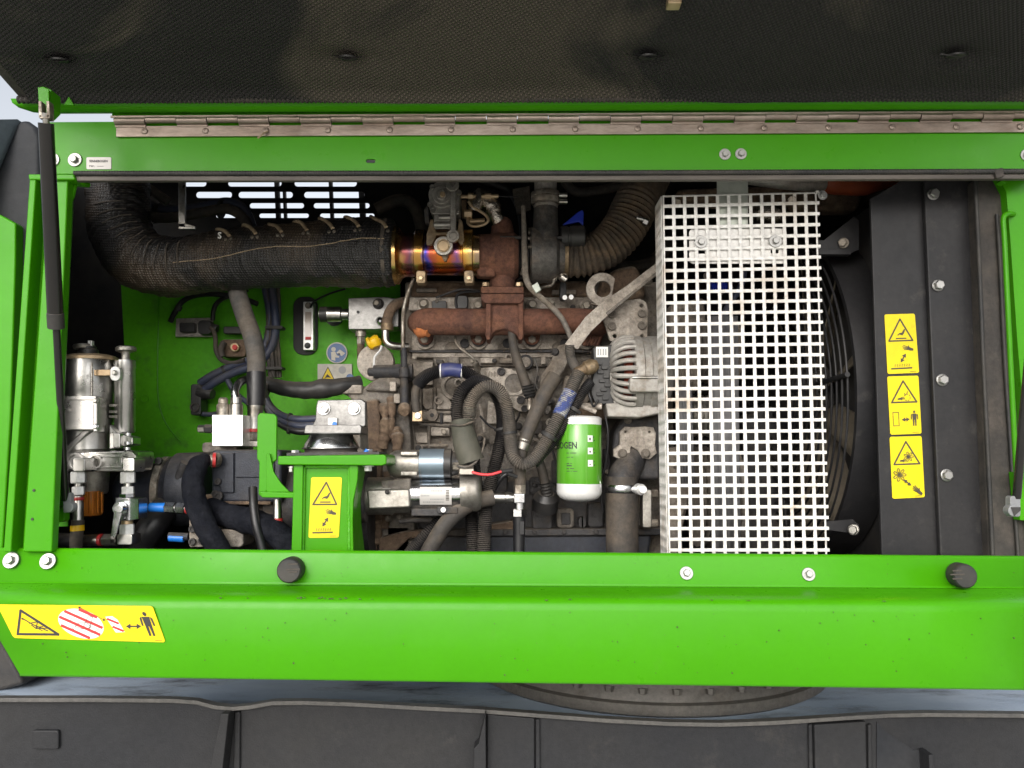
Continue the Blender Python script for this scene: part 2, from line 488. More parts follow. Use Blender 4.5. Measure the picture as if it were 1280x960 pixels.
mat('gauge_window', (.5, .42, .36), .2, coat=.5)
mat('fan_blade', (.24, .205, .155), .6, base2=(.17, .14, .105), n2=10., speck=0.18)
mat('tan_dirty', (.3, .22, .13), .5, .6, base2=(.2, .14, .085), n2=20., bump=.2, dirt=DUST, dn=30., dt=(.5, .75), speck=0.5)
mat('thread', (.34, .26, .17), .8)
mat('lace', (.36, .27, .17), .7, base2=(.25, .18, .11), n2=40., speck=0.35)

def special_mats():
    # amber fuel bowl
    m = bpy.data.materials.new('amber'); m.use_nodes = True
    b = m.node_tree.nodes['Principled BSDF']
    b.inputs['Base Color'].default_value = (.55, .2, .03, 1); b.inputs['Roughness'].default_value = .12
    b.inputs['Transmission Weight'].default_value = .55; b.inputs['IOR'].default_value = 1.45
    MAT['amber'] = m
    # heat tinted exhaust steel: colour bands along the pipe
    m = mat('heat_tint', (.5, .3, .1), .24, 1., bump=.05)
    nt = m.node_tree; N = nt.nodes; Lk = nt.links.new; b = N['Principled BSDF']
    tc = N.new('ShaderNodeTexCoord'); sx = N.new('ShaderNodeSeparateXYZ'); Lk(tc.outputs['Object'], sx.inputs[0])
    nz = N.new('ShaderNodeTexNoise'); nz.inputs['Scale'].default_value = 22; nz.inputs['Detail'].default_value = 4; Lk(tc.outputs['Object'], nz.inputs['Vector'])
    x0, x1 = P(488, 320, 1.87).x, P(596, 320, 1.87).x
    mr = N.new('ShaderNodeMapRange'); mr.inputs['From Min'].default_value = x0; mr.inputs['From Max'].default_value = x1; Lk(sx.outputs['X'], mr.inputs['Value'])
    ma = N.new('ShaderNodeMath'); ma.operation = 'MULTIPLY_ADD'; ma.inputs[1].default_value = .22; ma.inputs[2].default_value = -.11; Lk(nz.outputs['Fac'], ma.inputs[0])
    ad = N.new('ShaderNodeMath'); ad.operation = 'ADD'; Lk(mr.outputs[0], ad.inputs[0]); Lk(ma.outputs[0], ad.inputs[1])
    cr = N.new('ShaderNodeValToRGB'); e = cr.color_ramp.elements
    stops = [(0, (.6, .45, .24)), (.12, (.68, .42, .13)), (.19, (.4, .12, .12)), (.25, (.2, .1, .14)), (.33, (.5, .28, .08)), (.41, (.52, .28, .07)),
             (.45, (.06, .08, .5)), (.51, (.45, .1, .06)), (.6, (.66, .2, .03)), (.72, (.58, .16, .05)), (.78, (.28, .12, .3)), (.85, (.6, .25, .05)), (.93, (.75, .5, .14)), (1, (.42, .3, .2))]
    e[0].position, e[0].color = stops[0][0], (*stops[0][1], 1)
    e[1].position, e[1].color = stops[-1][0], (*stops[-1][1], 1)
    for p_, c in stops[1:-1]:
        q = e.new(p_); q.color = (*c, 1)
    Lk(ad.outputs[0], cr.inputs[0]); Lk(cr.outputs[0], b.inputs['Base Color'])
    # woven heat wrap
    for nm, c1, c2, c3, sc_, st in (('wrap', (.008, .008, .009), (.04, .035, .03), (.12, .088, .06), 2400., .6),
                                    ('foam', (.0085, .008, .008), (.026, .022, .02), (.13, .108, .082), 2200., 1.)):
        m = bpy.data.materials.new(nm); m.use_nodes = True
        nt = m.node_tree; N = nt.nodes; Lk = nt.links.new; b = N['Principled BSDF']
        tc = N.new('ShaderNodeTexCoord')
        def wave(rot, sc2):
            mp = N.new('ShaderNodeMapping'); mp.inputs['Rotation'].default_value = rot; Lk(tc.outputs['Object'], mp.inputs[0])
            w = N.new('ShaderNodeTexWave'); w.inputs['Scale'].default_value = sc2; w.inputs['Distortion'].default_value = .6; w.inputs['Detail Scale'].default_value = 3
            w.wave_profile = 'SIN'; Lk(mp.outputs[0], w.inputs[0]); return w.outputs['Fac']
        k = sc_ / 20 / 2.2
        w1 = wave((0, 0, R(32)), k); w2 = wave((0, 0, R(-58)) if nm == 'foam' else (0, R(90), R(20)), k)
        mu = N.new('ShaderNodeMath'); mu.operation = 'MULTIPLY'; Lk(w1, mu.inputs[0]); Lk(w2, mu.inputs[1])
        n1 = N.new('ShaderNodeTexNoise'); n1.inputs['Scale'].default_value = 5 if nm == 'wrap' else 2.6; n1.inputs['Detail'].default_value = 7; n1.inputs['Distortion'].default_value = .8; Lk(tc.outputs['Object'], n1.inputs[0])
        r1 = N.new('ShaderNodeMapRange'); r1.inputs['From Min'].default_value = .5; r1.inputs['From Max'].default_value = .6 if nm == 'foam' else .68; Lk(n1.outputs['Fac'], r1.inputs[0])
        mx = N.new('ShaderNodeMix'); mx.data_type = 'RGBA'; Lk(mu.outputs[0], mx.inputs['Factor']); mx.inputs['A'].default_value = (*c1, 1); mx.inputs['B'].default_value = (*c2, 1)
        mx2 = N.new('ShaderNodeMix'); mx2.data_type = 'RGBA'; Lk(r1.outputs[0], mx2.inputs['Factor']); Lk(mx.outputs['Result'], mx2.inputs['A'])
        mx3 = N.new('ShaderNodeMix'); mx3.data_type = 'RGBA'; Lk(mu.outputs[0], mx3.inputs['Factor']); mx3.inputs['A'].default_value = (c3[0] * .35, c3[1] * .35, c3[2] * .35, 1); mx3.inputs['B'].default_value = (*c3, 1)
        Lk(mx3.outputs['Result'], mx2.inputs['B'])
        Lk(mx2.outputs['Result'], b.inputs['Base Color'])
        b.inputs['Roughness'].default_value = .5 if nm == 'wrap' else .85
        bp = N.new('ShaderNodeBump'); bp.inputs['Strength'].default_value = st; bp.inputs['Distance'].default_value = .003
        Lk(mu.outputs[0], bp.inputs['Height']); Lk(bp.outputs[0], b.inputs['Normal'])
        MAT[nm] = m
special_mats()

# ================================================================== SETTING
g = G(); g.add([(-400, -400, -.05), (400, -400, -.05), (400, 900, -.05), (-400, 900, -.05)], [(0, 1, 2, 3)])
g.make('ground', 'ground', kind='structure')

# ------------------------------------------------------------------ engine bay housing
H = T('engine_bay_housing', 'bright green sheet steel housing framing the open engine bay', 'engine bay', (640, 700, 1.6))
plate('top_rail', [(62, 153), (700, 149), (1310, 144), (1310, 217), (62, 217)], [rrect(457, 198.5, 469.5, 204, 2.6)], 1.5, .005, 'green', H, bevel=.0008)
g = G(); g.prism([(62, 154), (1310, 145), (1310, 151), (62, 160)], 1.506, .07); g.make('rail_flange', 'green', H)
def loft(A, B, n=1):
    g = G(); k = len(A)
    a = [P(*p) for p in A]; b = [P(*p) for p in B]
    vs = []
    for i in range(n + 1):
        t = i / n
        vs += [p + (q - p) * t for p, q in zip(a, b)]
    fs = [(i * k + j, i * k + j + 1, (i + 1) * k + j + 1, (i + 1) * k + j) for i in range(n) for j in range(k - 1)]
    return g.add(vs, fs)
g = loft([(-40, 688, 1.56), (-40, 685.5, 1.516), (-40, 686.5, 1.512), (-40, 689, 1.511), (-40, 726, 1.5), (-40, 729.5, 1.496)],
         [(1320, 700, 1.56), (1320, 696.5, 1.516), (1320, 697.5, 1.512), (1320, 700, 1.511), (1320, 733, 1.5), (1320, 736.5, 1.496)], 4)
g.make('sill_flange', 'green', H, ang=60, solid=.004)
A = [(-36, 729, 1.499), (-36, 731, 1.49), (-35, 735, 1.456), (-34, 739, 1.432), (-32, 743, 1.417), (-30, 747, 1.409), (-27, 752, 1.405), (-22, 760, 1.403), (0, 799, 1.401), (25, 841.5, 1.4), (25.5, 844, 1.402), (25, 843.5, 1.43)]
B = [(1320, 736, 1.499), (1320, 738, 1.49), (1320, 743, 1.456), (1320, 747, 1.432), (1320, 751, 1.417), (1320, 755, 1.409), (1320, 760, 1.405), (1320, 767, 1.403), (1320, 810, 1.401), (1320, 859.5, 1.4), (1320, 862, 1.402), (1320, 861, 1.43)]
loft(A, B, 8).make('lower_panel', 'green', H, ang=60, solid=.003)
# small paint nicks along the fold of the lower panel
g = G()
for i in range(22):
    x = random.choice([random.uniform(370, 470), random.uniform(20, 1260)]); y = 745.5 + 8 * x / 1280 + random.uniform(-1.6, .6)
    w = random.uniform(.8, 3.2); h = random.uniform(.4, .8)
    Yp = 1.4085
    g.prism([(x - w, y), (x - w * .3, y - h), (x + w, y - h * .3), (x + w * .4, y + h)], Yp - .0032, .0006)
for i in range(90):
    x = random.uniform(30, 1275); y = random.uniform(764, 845); r_ = random.uniform(.25, .7) * (1.6 if random.random() < .1 else 1)
    g.prism([(x + r_ * math.cos(a_), y + r_ * math.sin(a_) * 1.2) for a_ in (0, 1.2, 2.6, 3.9, 5.1)], 1.3978 - .0002, .0012)
for i in range(40):
    x = random.uniform(5, 1275); y = random.uniform(694, 724) + x * .008; r_ = random.uniform(.25, .6)
    g.prism([(x + r_ * math.cos(a_), y + r_ * math.sin(a_)) for a_ in (0, 1.5, 3, 4.6)], 1.511 - (y - x * .008 - 689) * .0003 - .0028, .002)
g.make('paint_chip', 'print_dark', H, kind='stuff')
# left post: channel section with a rolled lip
g = G(); g.prism([(37, 221), (45, 221), (13.5, 690), (4, 690)], 1.49, .05); g.make('post_lip', 'green', H, bevel=.0025, seg=3)
g = G(); g.prism([(44, 222), (64, 222), (31, 690), (12, 690)], 1.525, .006); g.make('post_web', 'green', H)
g = G(); g.prism([(84, 226, 1.515), (92, 226, 1.60), (70, 690, 1.60), (64, 690, 1.515)], 1.515, .004); g.make('post_side', 'green', H)
g = G(); g.prism([(61, 222), (85, 222), (64.5, 690), (28, 690)], 1.495, .022); po = g.make('post_face', 'green', H, bevel=.003, seg=3)
g = G(); g.prism([(35, 217.5), (92, 217.5), (94, 224.5), (36, 224.5)], 1.487, .045); g.make('post_cap', 'green', H, bevel=.0025, seg=3)
g = G(); g.tube([(96, 214, 1.50), (99, 224, 1.505), (104, 229, 1.515), (110, 231, 1.53)], 3.4); g.make('corner_hook', 'green', H)
g = G(); g.prism([(86, 226), (97, 224), (92, 246), (84, 262)], 1.515, .004); g.make('corner_gusset', 'green', H)
for x, y in ((42, 613), (40, 649)):
    g = G(); g.disc(x, y, 1.7, 1.4935, .002, 12); g.make('rivet_hole', 'print_black', H)
for x, y, r in ((14, 700.5, 10), (60, 701.5, 10), (858, 716.5, 8.2), (1010.5, 718, 8.2)):
    bolt(x, y, 1.502, r, H, 'hexw', 'washer', axis=(0, -.966, .259))
for x, y, r in ((66, 200, 9), (94, 200, 9), (906, 193, 7.5), (926, 192.5, 7.5), (1283, 194, 8)):
    bolt(x, y, 1.4995, r, H, 'hexw', 'washer')
# strut bracket tab, low on the left post
g = G(); g.prism(rrect(68.5, 607, 80.5, 653, 5), 1.585, .02); g.make('strut_tab', 'green', H, bevel=.002)
g = G(); g.rect(62, 556, 76, 572, 1.6, .004); g.make('cross_tab', 'green', H)
g = G(); g.rect(64, 630, 84, 658, 1.62, .004); g.make('strut_tab', 'green', H)
# inside of the bay: black sheet all round, slotted rear panel
slots = []
for row, (y, h, xs) in enumerate(((229, 4.2, ((226, 258), (285, 352), (368, 446))), (243.5, 4.0, ((245, 290), (298, 366), (380, 456))),
                                  (257, 3.4, ((258, 300), (312, 380), (392, 462))), (269.5, 2.9, ((270, 312), (324, 386), (400, 468))))):
    for a, b in xs:
        slots.append(rrect(a, y - h, b, y + h, h - .1, 5))
plate('rear_panel', [(72, 197), (1400, 197), (1400, 672), (72, 672)], slots, 2.65, .003, 'bay_black', H, bevel=.0003)
for x, w in ((342, 5), (352, 3), (410, 4), (447, 7)):
    g = G(); g.prism([(x, 215), (x + w, 215), (x + w + 3, 280), (x + 3, 280)], 2.72, .02); g.make('rear_stay', 'bay_black', H)
g = G()
zt = P(640, 217, 1.5).z
g.add([(-.855, 1.508, zt + .01), (1.2, 1.508, zt + .01), (1.4, 1.95, zt + .22), (-1.085, 1.95, zt + .22), (1.9, 2.66, zt + .46), (-1.49, 2.66, zt + .46)], [(0, 1, 2, 3), (3, 2, 4, 5)])
g.make('roof_panel', 'bay_black', H, solid=.003)
zf = P(640, 690, 1.56).z
g = G(); g.add([(-1.3, 1.56, zf - .03), (1.3, 1.56, zf - .03), (1.3, 1.72, zf - .06), (-1.3, 1.72, zf - .06), (-1.8, 2.66, zf - .06), (1.8, 2.66, zf - .06)], [(0, 3, 2, 1), (3, 4, 5, 2)])
g.make('floor_panel', 'bay_black', H, solid=.003)
for s, xa, xb in ((-1, P(60, 400, 1.62).x, P(70, 400, 2.66).x), (1, P(1300, 400, 1.54).x, P(1330, 400, 2.66).x)):
    g = G(); g.add([(xa, 1.6, zf - .06), (xb, 2.66, zf - .06), (xb, 2.66, zt + .46), (xa, 1.6, zt + .06)], [(0, 1, 2, 3)])
    g.make('side_panel', 'bay_black', H, solid=.003)
# green bulkhead at the back of the left half
g = G(); g.prism([(150, 335), (200, 332), (500, 332), (505, 640), (214, 640), (166, 636)], 2.15, .006); g.make('bulkhead', 'green_lifted', H, bevel=.001)
g = G(); g.tube([(199, 338, 2.148), (198, 400, 2.148), (197, 470, 2.148), (199, 505, 2.148), (208, 530, 2.148), (225, 552, 2.148)], .9, n=8); g.make('bulkhead_crease', 'green', H)
for x, y in ((180, 498),):
    g = G(); g.ring(x, y, 5.5, 4.2, 2.1465, .003, 18); g.make('weld_ring', 'green_lifted', H)
# right hand inner wall in green, the rubber pillar and its trim
g = G(); g.prism([(1246, 217), (1320, 217), (1320, 705), (1296, 705), (1272, 430), (1263, 300), (1258, 240)], 1.545, .05); g.make('right_wall', 'green', H)
g = G(); g.prism([(1254, 222), (1262, 222), (1258, 229), (1252, 226)], 1.52, .02); g.make('corner_hook', 'green', H, bevel=.001)
for sgn, x in ((1, 1262),):
    g = G(); g.tube([(1267, 268, 1.545), (1262, 267, 1.515), (1256, 269, 1.50), (1254, 276, 1.5), (1255.5, 300, 1.5), (1259, 370, 1.5), (1264, 470, 1.5), (1270, 585, 1.5), (1272, 592, 1.505), (1278, 594, 1.54)], 3.1, n=12)
    g.make('stay_rod', 'green', H)
g = G(); g.prism([(1269, 590), (1300, 592), (1300, 652), (1275, 650)], 1.54, .02); g.make('strut_tab', 'green', H)

pil = T('rubber_pillar_seal', 'tall dark rubber seal column between black shroud and green right wall', 'seal', (1245, 700, 1.56))
g = G(); g.prism([(1218, 223), (1243, 223), (1252, 228), (1259, 244), (1262, 290), (1267, 420), (1285, 690), (1290, 700), (1238, 700), (1226, 430)], 1.565, .05); g.make('seal_body', 'rubber_brown', pil, bevel=.008, seg=4)
g = G(); g.tube([(1219, 226, 1.562), (1224, 330, 1.562), (1229, 450, 1.562), (1235, 570, 1.562), (1241, 700, 1.562)], 2.6, n=10); g.make('edge_bead', 'rubber', pil)
g = G(); g.tube([(1246, 268, 1.560), (1250, 330, 1.560), (1256, 450, 1.560), (1264, 570, 1.560), (1273, 700, 1.560)], 2.2, n=10); g.make('edge_bead', 'rubber', pil)

# seal along the top of the opening
S = T('top_opening_seal', 'black ribbed rubber edge seal along the underside of the green rail', 'seal', (640, 225, 1.5))
g = G(); g.tube([(93, 216.8, 1.492), (640, 216.2, 1.492), (1300, 214, 1.492)], 3.6, n=10, corr=(.0052, .16)); g.make('beaded_lip', 'rubber', S)
g = G(); g.prism([(93, 219.5), (640, 219), (1300, 217), (1300, 223.5), (640, 225.5), (93, 226)], 1.494, .012); g.make('flat_lip', 'seal_strip', S, bevel=.002)
g = G(); g.prism([(1243, 212), (1254, 209), (1256, 220), (1246, 223)], 1.4868, .012); g.make('tape_patch', 'rubber_brown', S, bevel=.002)

# ------------------------------------------------------------------ hood
HD = T('engine_hood', 'raised engine hood with dark quilted foam lining above the bay', 'hood', (640, 135, 1.48))
Yh = 1.455
zL, zR = P(640, 122, Yh).z, P(640, 119.5, Yh).z
SL = math.tan(R(13))
xl, xr = P(38, 122, Yh).x, P(1330, 118, Yh).x
clipsY = []
def hoodpt(u, d, off=0.):
    x = xl + (xr - xl) * u
    return Vector((x, Yh - d, zL + (zR - zL) * u + SL * d + off))
def on_hood(px, py):
    # intersect the view ray with the hood plane
    for i in range(400):
        d = i * .003
        q = P(px, py, Yh - d)
        if q.z <= zL + SL * d + .0005:
            return q.x, d
    return 0, .3
CL = [on_hood(*c) for c in ((75, 80), (435, 77), (810, 76), (1195, 73))]
nu, nd, DL = 260, 110, .74
vs, fs = [], []
for i in range(nu + 1):
    for j in range(nd + 1):
        u, d = i / nu, DL * (j / nd) ** 1.15
        p = hoodpt(u, d)
        o = .006 * mnoise.noise(Vector((p.x * 3.1, d * 5, 0))) + .0025 * mnoise.noise(Vector((p.x * 11, d * 14, 3)))
        o -= .010 * math.exp(-((d) / .012) ** 2)
        for cx, cd in CL:
            q = ((p.x - cx) / .05) ** 2 + ((d - cd) / .022) ** 2
            o += .012 * math.exp(-q)
        p.z += o
        vs.append(p)
for i in range(nu):
    for j in range(nd):
        a = i * (nd + 1) + j
        fs.append((a, a + nd + 1, a + nd + 2, a + 1))
g = G().add(vs, fs); g.make('foam_lining', 'foam', HD, recalc=False)
g = G()
q = [hoodpt(-.012, -.02, .025), hoodpt(1, -.02, .025), hoodpt(1, DL + .03, .025), hoodpt(-.012, DL + .03, .025)]
g.wprism(q, [p + Vector((0, 0, .03)) for p in q]); g.make('hood_skin', 'green', HD, bevel=.004)
g = G()
q = [hoodpt(-.012, DL + .005, -.04), hoodpt(1, DL + .005, -.04), hoodpt(1, DL + .03, -.04), hoodpt(-.012, DL + .03, -.04)]
g.wprism(q, [p + Vector((0, 0, .066)) for p in q]); g.make('hood_front_lip', 'green', HD, bevel=.004)
g = G()
q = [hoodpt(-.012, -.02, -.0), hoodpt(.001, -.02, -.0), hoodpt(.001, DL, -.0), hoodpt(-.012, DL, -.0)]
g.wprism(q, [p + Vector((0, 0, .03)) for p in q]); g.make('lining_side', 'rubber_brown', HD, bevel=.006)
# rolled, stitched edge of the lining
a, b = hoodpt(-.012, -.002, -.003), hoodpt(1, -.002, -.003)
g = G(); g.wtube([(a.x, a.y, a.z, .0075), ((a.x + b.x) / 2, a.y, (a.z + b.z) / 2, .0075), (b.x, b.y, b.z, .0075)], 12, corr=(.0085, .3)); g.make('rolled_edge', 'rubber_brown', HD)
# green bar behind the lining, above the hinge
g = loft([(14, 124, 1.47), (16, 129, 1.468), (24, 134, 1.474), (42, 139.5, 1.485), (60, 141, 1.497)], [(1320, 119, 1.47), (1320, 124, 1.468), (1320, 129, 1.474), (1320, 134.5, 1.485), (1320, 137, 1.497)], 6)
g.make('hinge_bar', 'green', HD, ang=70, solid=.004)
g = G(); g.prism([(140, 136), (1320, 131), (1320, 139), (140, 145.5)], 1.4985, .006); g.make('hinge_bar_skirt', 'green', HD)
for i, ((cx, cd), sg) in enumerate(zip(CL, (1, 1, 1, -1))):
    z = zL + SL * cd + .0075
    c = Vector((cx, Yh - cd, z))
    g = G(); g.wlathe(c, c + Vector((0, SL * .004, -.004)), [(0, .016), (.7, .016), (1, .013)], 20)
    k = g.make('lining_clip', 'plastic_black', HD)
    g = G(); g.wprism([c + Vector(v) for v in ((-.028, -.004, .001), (.0, -.012, -.011), (.03 * sg, -.002, -.001))], [c + Vector(v) for v in ((-.028, -.002, .003), (.0, -.010, -.009), (.03 * sg, 0, .001))])
    g.make('torn_flap', 'rubber', k)
x, d = on_hood(842, 3)
c = Vector((x, Yh - d, zL + SL * d + .02))
g = G(); g.wbox((c.x - .011, c.y - .011, c.z - .028), (c.x + .011, c.y + .011, c.z + .02)); g.make('latch_pin', 'tan_lug', HD, bevel=.002)
# strut tab on the hood
g = G(); g.prism([(47, 109), (54, 108), (61, 112), (61, 138), (54, 146), (49, 140)], 1.33, .006); g.make('strut_bracket', 'green', HD, bevel=.001)
g = G(); g.prism([(54, 108), (64, 112), (64, 134), (56, 142)], 1.338, .03); g.make('strut_bracket', 'green', HD, bevel=.001)
g = G(); g.prism([(86, 121), (92, 131), (80, 131)], 1.442, .004); g.make('lip_tooth', 'green', HD)

# ------------------------------------------------------------------ piano hinge
HG = T('piano_hinge', 'long brownish steel piano hinge between hood and green rail', 'hinge', (700, 170, 1.495))
def hy(x): return -(x - 145) * 6.0 / 1135
g = G(); g.prism([(145, 157.5), (1310, 157.5 + hy(1310)), (1310, 171 + hy(1310)), (145, 171)], 1.4945, .003); lf = g.make('lower_leaf', 'hinge_steel', HG, bevel=.0006)
g = G(); g.prism([(138, 144.2), (1310, 144.2 + hy(1310)), (1310, 147 + hy(1310)), (138, 147)], 1.486, .003); g.make('upper_leaf', 'hinge_steel', HG, bevel=.0006)
x, i = 143.5, 0
while x < 1300:
    x2 = x + 38.7
    yo = hy(x) + (0 if i % 2 == 0 else -1.2)
    g = G()
    g.tube([(x + .4, 151.4 + yo, 1.4905), (x2 - .4, 151.4 + yo + hy(x2) - hy(x), 1.4905)], 4.9 if i % 2 == 0 else 4.3, n=14, step=.05, lin=True)
    if i % 2 == 0:
        g.prism([(x + .4, 153.5 + yo), (x2 - .4, 153.5 + yo), (x2 - .4, 158.6 + yo), (x + .4, 158.6 + yo)], 1.4925, .0035)
    g.make('knuckle', 'hinge_steel', HG)
    x, i = x2, i + 1
for x in (181, 257, 332.5, 410, 487, 564, 641, 719, 797, 876, 955, 1035.5, 1115, 1195, 1275):
    bolt(x, 164.3 + hy(x), 1.4945, 4.2, HG, 'pan', 'hinge_steel', 'screw')
g = G(); g.tube([(335, 164, 1.491), (330, 166, 1.486), (326, 170, 1.484), (322, 172.5, 1.485)], 1.1, n=8); g.make('loose_thread', 'lace', HG)

# ------------------------------------------------------------------ gas struts
def strut_left():
    t = T('gas_strut', 'black gas strut crossing the green left post up to the hood', 'gas strut', (82, 640, 1.57), 'gas struts holding the hood')
    g = G(); g.tube([(57.5, 154, 1.32), (70, 409, 1.45)], 9.4, n=28, lin=True, step=.02); b = g.make('cylinder', 'strut_black', t)
    g = G(); g.tube([(69, 391, 1.44), (70.2, 410, 1.451)], 10, n=28, lin=True, step=.01); g.make('end_cap', 'plastic_black', b, bevel=.001)
    g = G(); g.tube([(70.3, 405, 1.449), (82, 625, 1.565)], 4.4, n=18, lin=True, step=.05); g.make('rod', 'strut_black', t)
    g = G(); g.tube([(58, 157, 1.322), (56.5, 141, 1.314)], 4, n=16, lin=True, step=.01); g.make('end_fitting', 'zinc', t)
    g = G()
    for x in (47.5, 57.5):
        g.prism([(x, 126), (x + 4.2, 126), (x + 4.8, 147), (x + .6, 147)], 1.312, .014)
    g.prism([(48, 143), (62, 143), (62, 148), (49, 148)], 1.312, .014)
    g.make('clevis', 'zinc_dirty', t, bevel=.0012)
    g = G(); g.prism(rrect(78.5, 616, 88, 641, 2.5), 1.56, .014); g.disc(85, 634, 6.5, 1.557, .018); g.make('ball_socket', 'plastic_grey', t, bevel=.0015)
    g = G(); g.cyl((70, 634, 1.582), (85, 634, 1.568), 2.6); g.make('ball_stud', 'zinc', t)
strut_left()
t = T('gas_strut', 'dark gas strut rod with grey ball socket at the right edge', 'gas strut', (1270, 640, 1.5), 'gas struts holding the hood')
g = G(); g.tube([(1271, 622, 1.47), (1276, 560, 1.44), (1281, 500, 1.42), (1297, 330, 1.36)], 5, n=18); g.make('rod', 'strut_black', t)
g = G(); g.prism(rrect(1263, 620, 1276, 646, 3), 1.465, .016); g.disc(1268, 638, 7.5, 1.462, .018); g.make('ball_socket', 'plastic_grey', t, bevel=.0015)
g = G(); g.prism([(1264, 634), (1276, 634), (1276, 638), (1268, 645)], 1.4605, .004); g.make('socket_clip', 'plastic_black', t)

# ------------------------------------------------------------------ neighbouring covers at the left edge
cv = T('left_side_cover', 'dark grey rounded machine cover at the left edge beside the post', 'machine cover', (20, 690, 1.7))
g = G(); g.prism([(-60, 150, 1.50), (22, 149, 1.583), (-2, 206, 1.583), (-20, 300, 1.583), (-60, 300, 1.5)], 1.58, .05); g.make('lit_face', 'cover_skylit', cv)  # sky-facing side: its light is painted in as a paler grey
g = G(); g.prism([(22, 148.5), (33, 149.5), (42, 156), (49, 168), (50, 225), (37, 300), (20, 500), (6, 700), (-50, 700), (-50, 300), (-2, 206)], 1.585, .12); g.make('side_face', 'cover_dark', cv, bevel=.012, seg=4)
g = G(); g.prism([(-60, 258), (0, 268), (19.5, 279), (19, 330), (13, 520), (2, 705), (-60, 705)], 1.56, .06)
g.make('green_side_panel', 'green', label='bright green side panel at the far left below dark cover', cat='panel', bevel=.004)

# ------------------------------------------------------------------ black rubber buffers on the sill
for x, y, r, lb in ((366, 711, 15.5, 'round black rubber buffer on the sill below the green pedestal'), (1197, 718, 15, 'round black rubber buffer on the sill below the black shroud')):
    t = T('rubber_buffer', lb, 'rubber buffer', (x, y + r, 1.49), 'hood rubber buffers')
    g = G(); c = P(x, y, 1.5); s = Mx(r, 1.48)
    g.wlathe(c, c + Vector((0, -.028, 0)), [(0, s), (.75, s), (.92, s * .96), (1, s * .86)], 36); g.make('buffer_body', 'rubber', t)
    g = G()
    for k in range(3):
        yy = y + (-5, 0, 5)[k] + random.uniform(-1, 1)
        g.prism([(x - 9 + abs(k - 1) * 3, yy - .9), (x + 9 - abs(k - 1) * 3, yy - 1.4), (x + 9 - abs(k - 1) * 3, yy + .8), (x - 9 + abs(k - 1) * 3, yy + 1)], 1.4713, .003)
    g.make('moulded_rib', 'rubber_brown', t, bevel=.0005)

# ------------------------------------------------------------------ undercarriage below the housing
U = T('undercarriage', 'dark grey steel undercarriage frame below the green panel', 'undercarriage', (640, 1000, 1.62))
edge = [(-20, 875), (120, 875), (215, 876), (245, 878), (268, 884), (290, 886), (312, 884), (340, 879), (380, 878.5), (440, 880.5), (520, 885), (600, 889), (680, 895), (760, 901), (840, 905), (900, 906), (960, 904), (1010, 901), (1060, 897.5), (1110, 894.5), (1160, 893.5), (1300, 895)]
g = G(); g.prism(edge + [(1300, 1040), (-20, 1040)], 1.64, .02); g.make('side_plate', 'chassis', U)
g = G()
fr, bk = [], []
for (x, y) in edge:
    fr.append(P(x, y - 2.4, 1.62)); bk.append(P(x, y + 3.0, 1.62))
n = len(edge)
poly = fr + bk[::-1]
g.wprism(poly, [p + Vector((0, .02, 0)) for p in poly]); g.make('top_flange', 'chassis_edge', U, bevel=.0015)
zd = P(840, 906, 1.66).z - .004
g = G(); g.add([(-1.6, 1.65, zd), (1.6, 1.65, zd), (2.6, 3.4, zd), (-2.6, 3.4, zd)], [(0, 1, 2, 3)]); g.make('deck_plate', 'chassis_deck', U, solid=.004)
g = G(); g.prism([(276, 892), (286, 892), (276, 980), (258, 980)], 1.60, .045); g.make('stiffener', 'chassis', U, bevel=.002)
g = G(); g.prism([(293, 890), (300, 890), (299, 1000), (290, 1000)], 1.632, .01); g.make('weld_bead', 'chassis', U, bevel=.003)
g = G(); g.prism([(598, 930), (607, 890), (608, 1000), (592, 1000), (592, 936)], 1.60, .045); g.make('stiffener', 'chassis', U, bevel=.002)
g = G(); g.prism([(609, 893), (668, 898), (668, 1000), (609, 1000)], 1.625, .02); g.make('box_rib', 'chassis', U, bevel=.002)
g = G(); g.prism([(669, 899), (675, 899), (676, 1000), (669, 1000)], 1.632, .012); g.make('weld_bead', 'chassis', U, bevel=.003)
g = G(); g.prism([(1018, 906), (1082, 902), (1084, 1000), (1020, 1000)], 1.625, .02); g.make('box_rib', 'chassis', U, bevel=.002)
for x in (1011, 1085):
    g = G(); g.prism([(x, 906), (x + 5, 905), (x + 7, 1000), (x + 1, 1000)], 1.632, .012); g.make('weld_bead', 'chassis', U, bevel=.003)
g = G(); g.prism([(1096, 903), (1108, 915), (1142, 938), (1154, 936), (1165, 944), (1168, 1000), (1096, 1000)], 1.6375, .004); g.make('recess_plate', 'cover_dark', U)
g = G(); g.prism([(1161, 944), (1167, 943), (1170, 1000), (1164, 1000)], 1.60, .04); g.make('stiffener', 'chassis', U, bevel=.002)
g = G(); g.prism(rrect(40, 913, 73, 937, 3), 1.632, .01); g.make('blank_plate', 'chassis', U, bevel=.003)
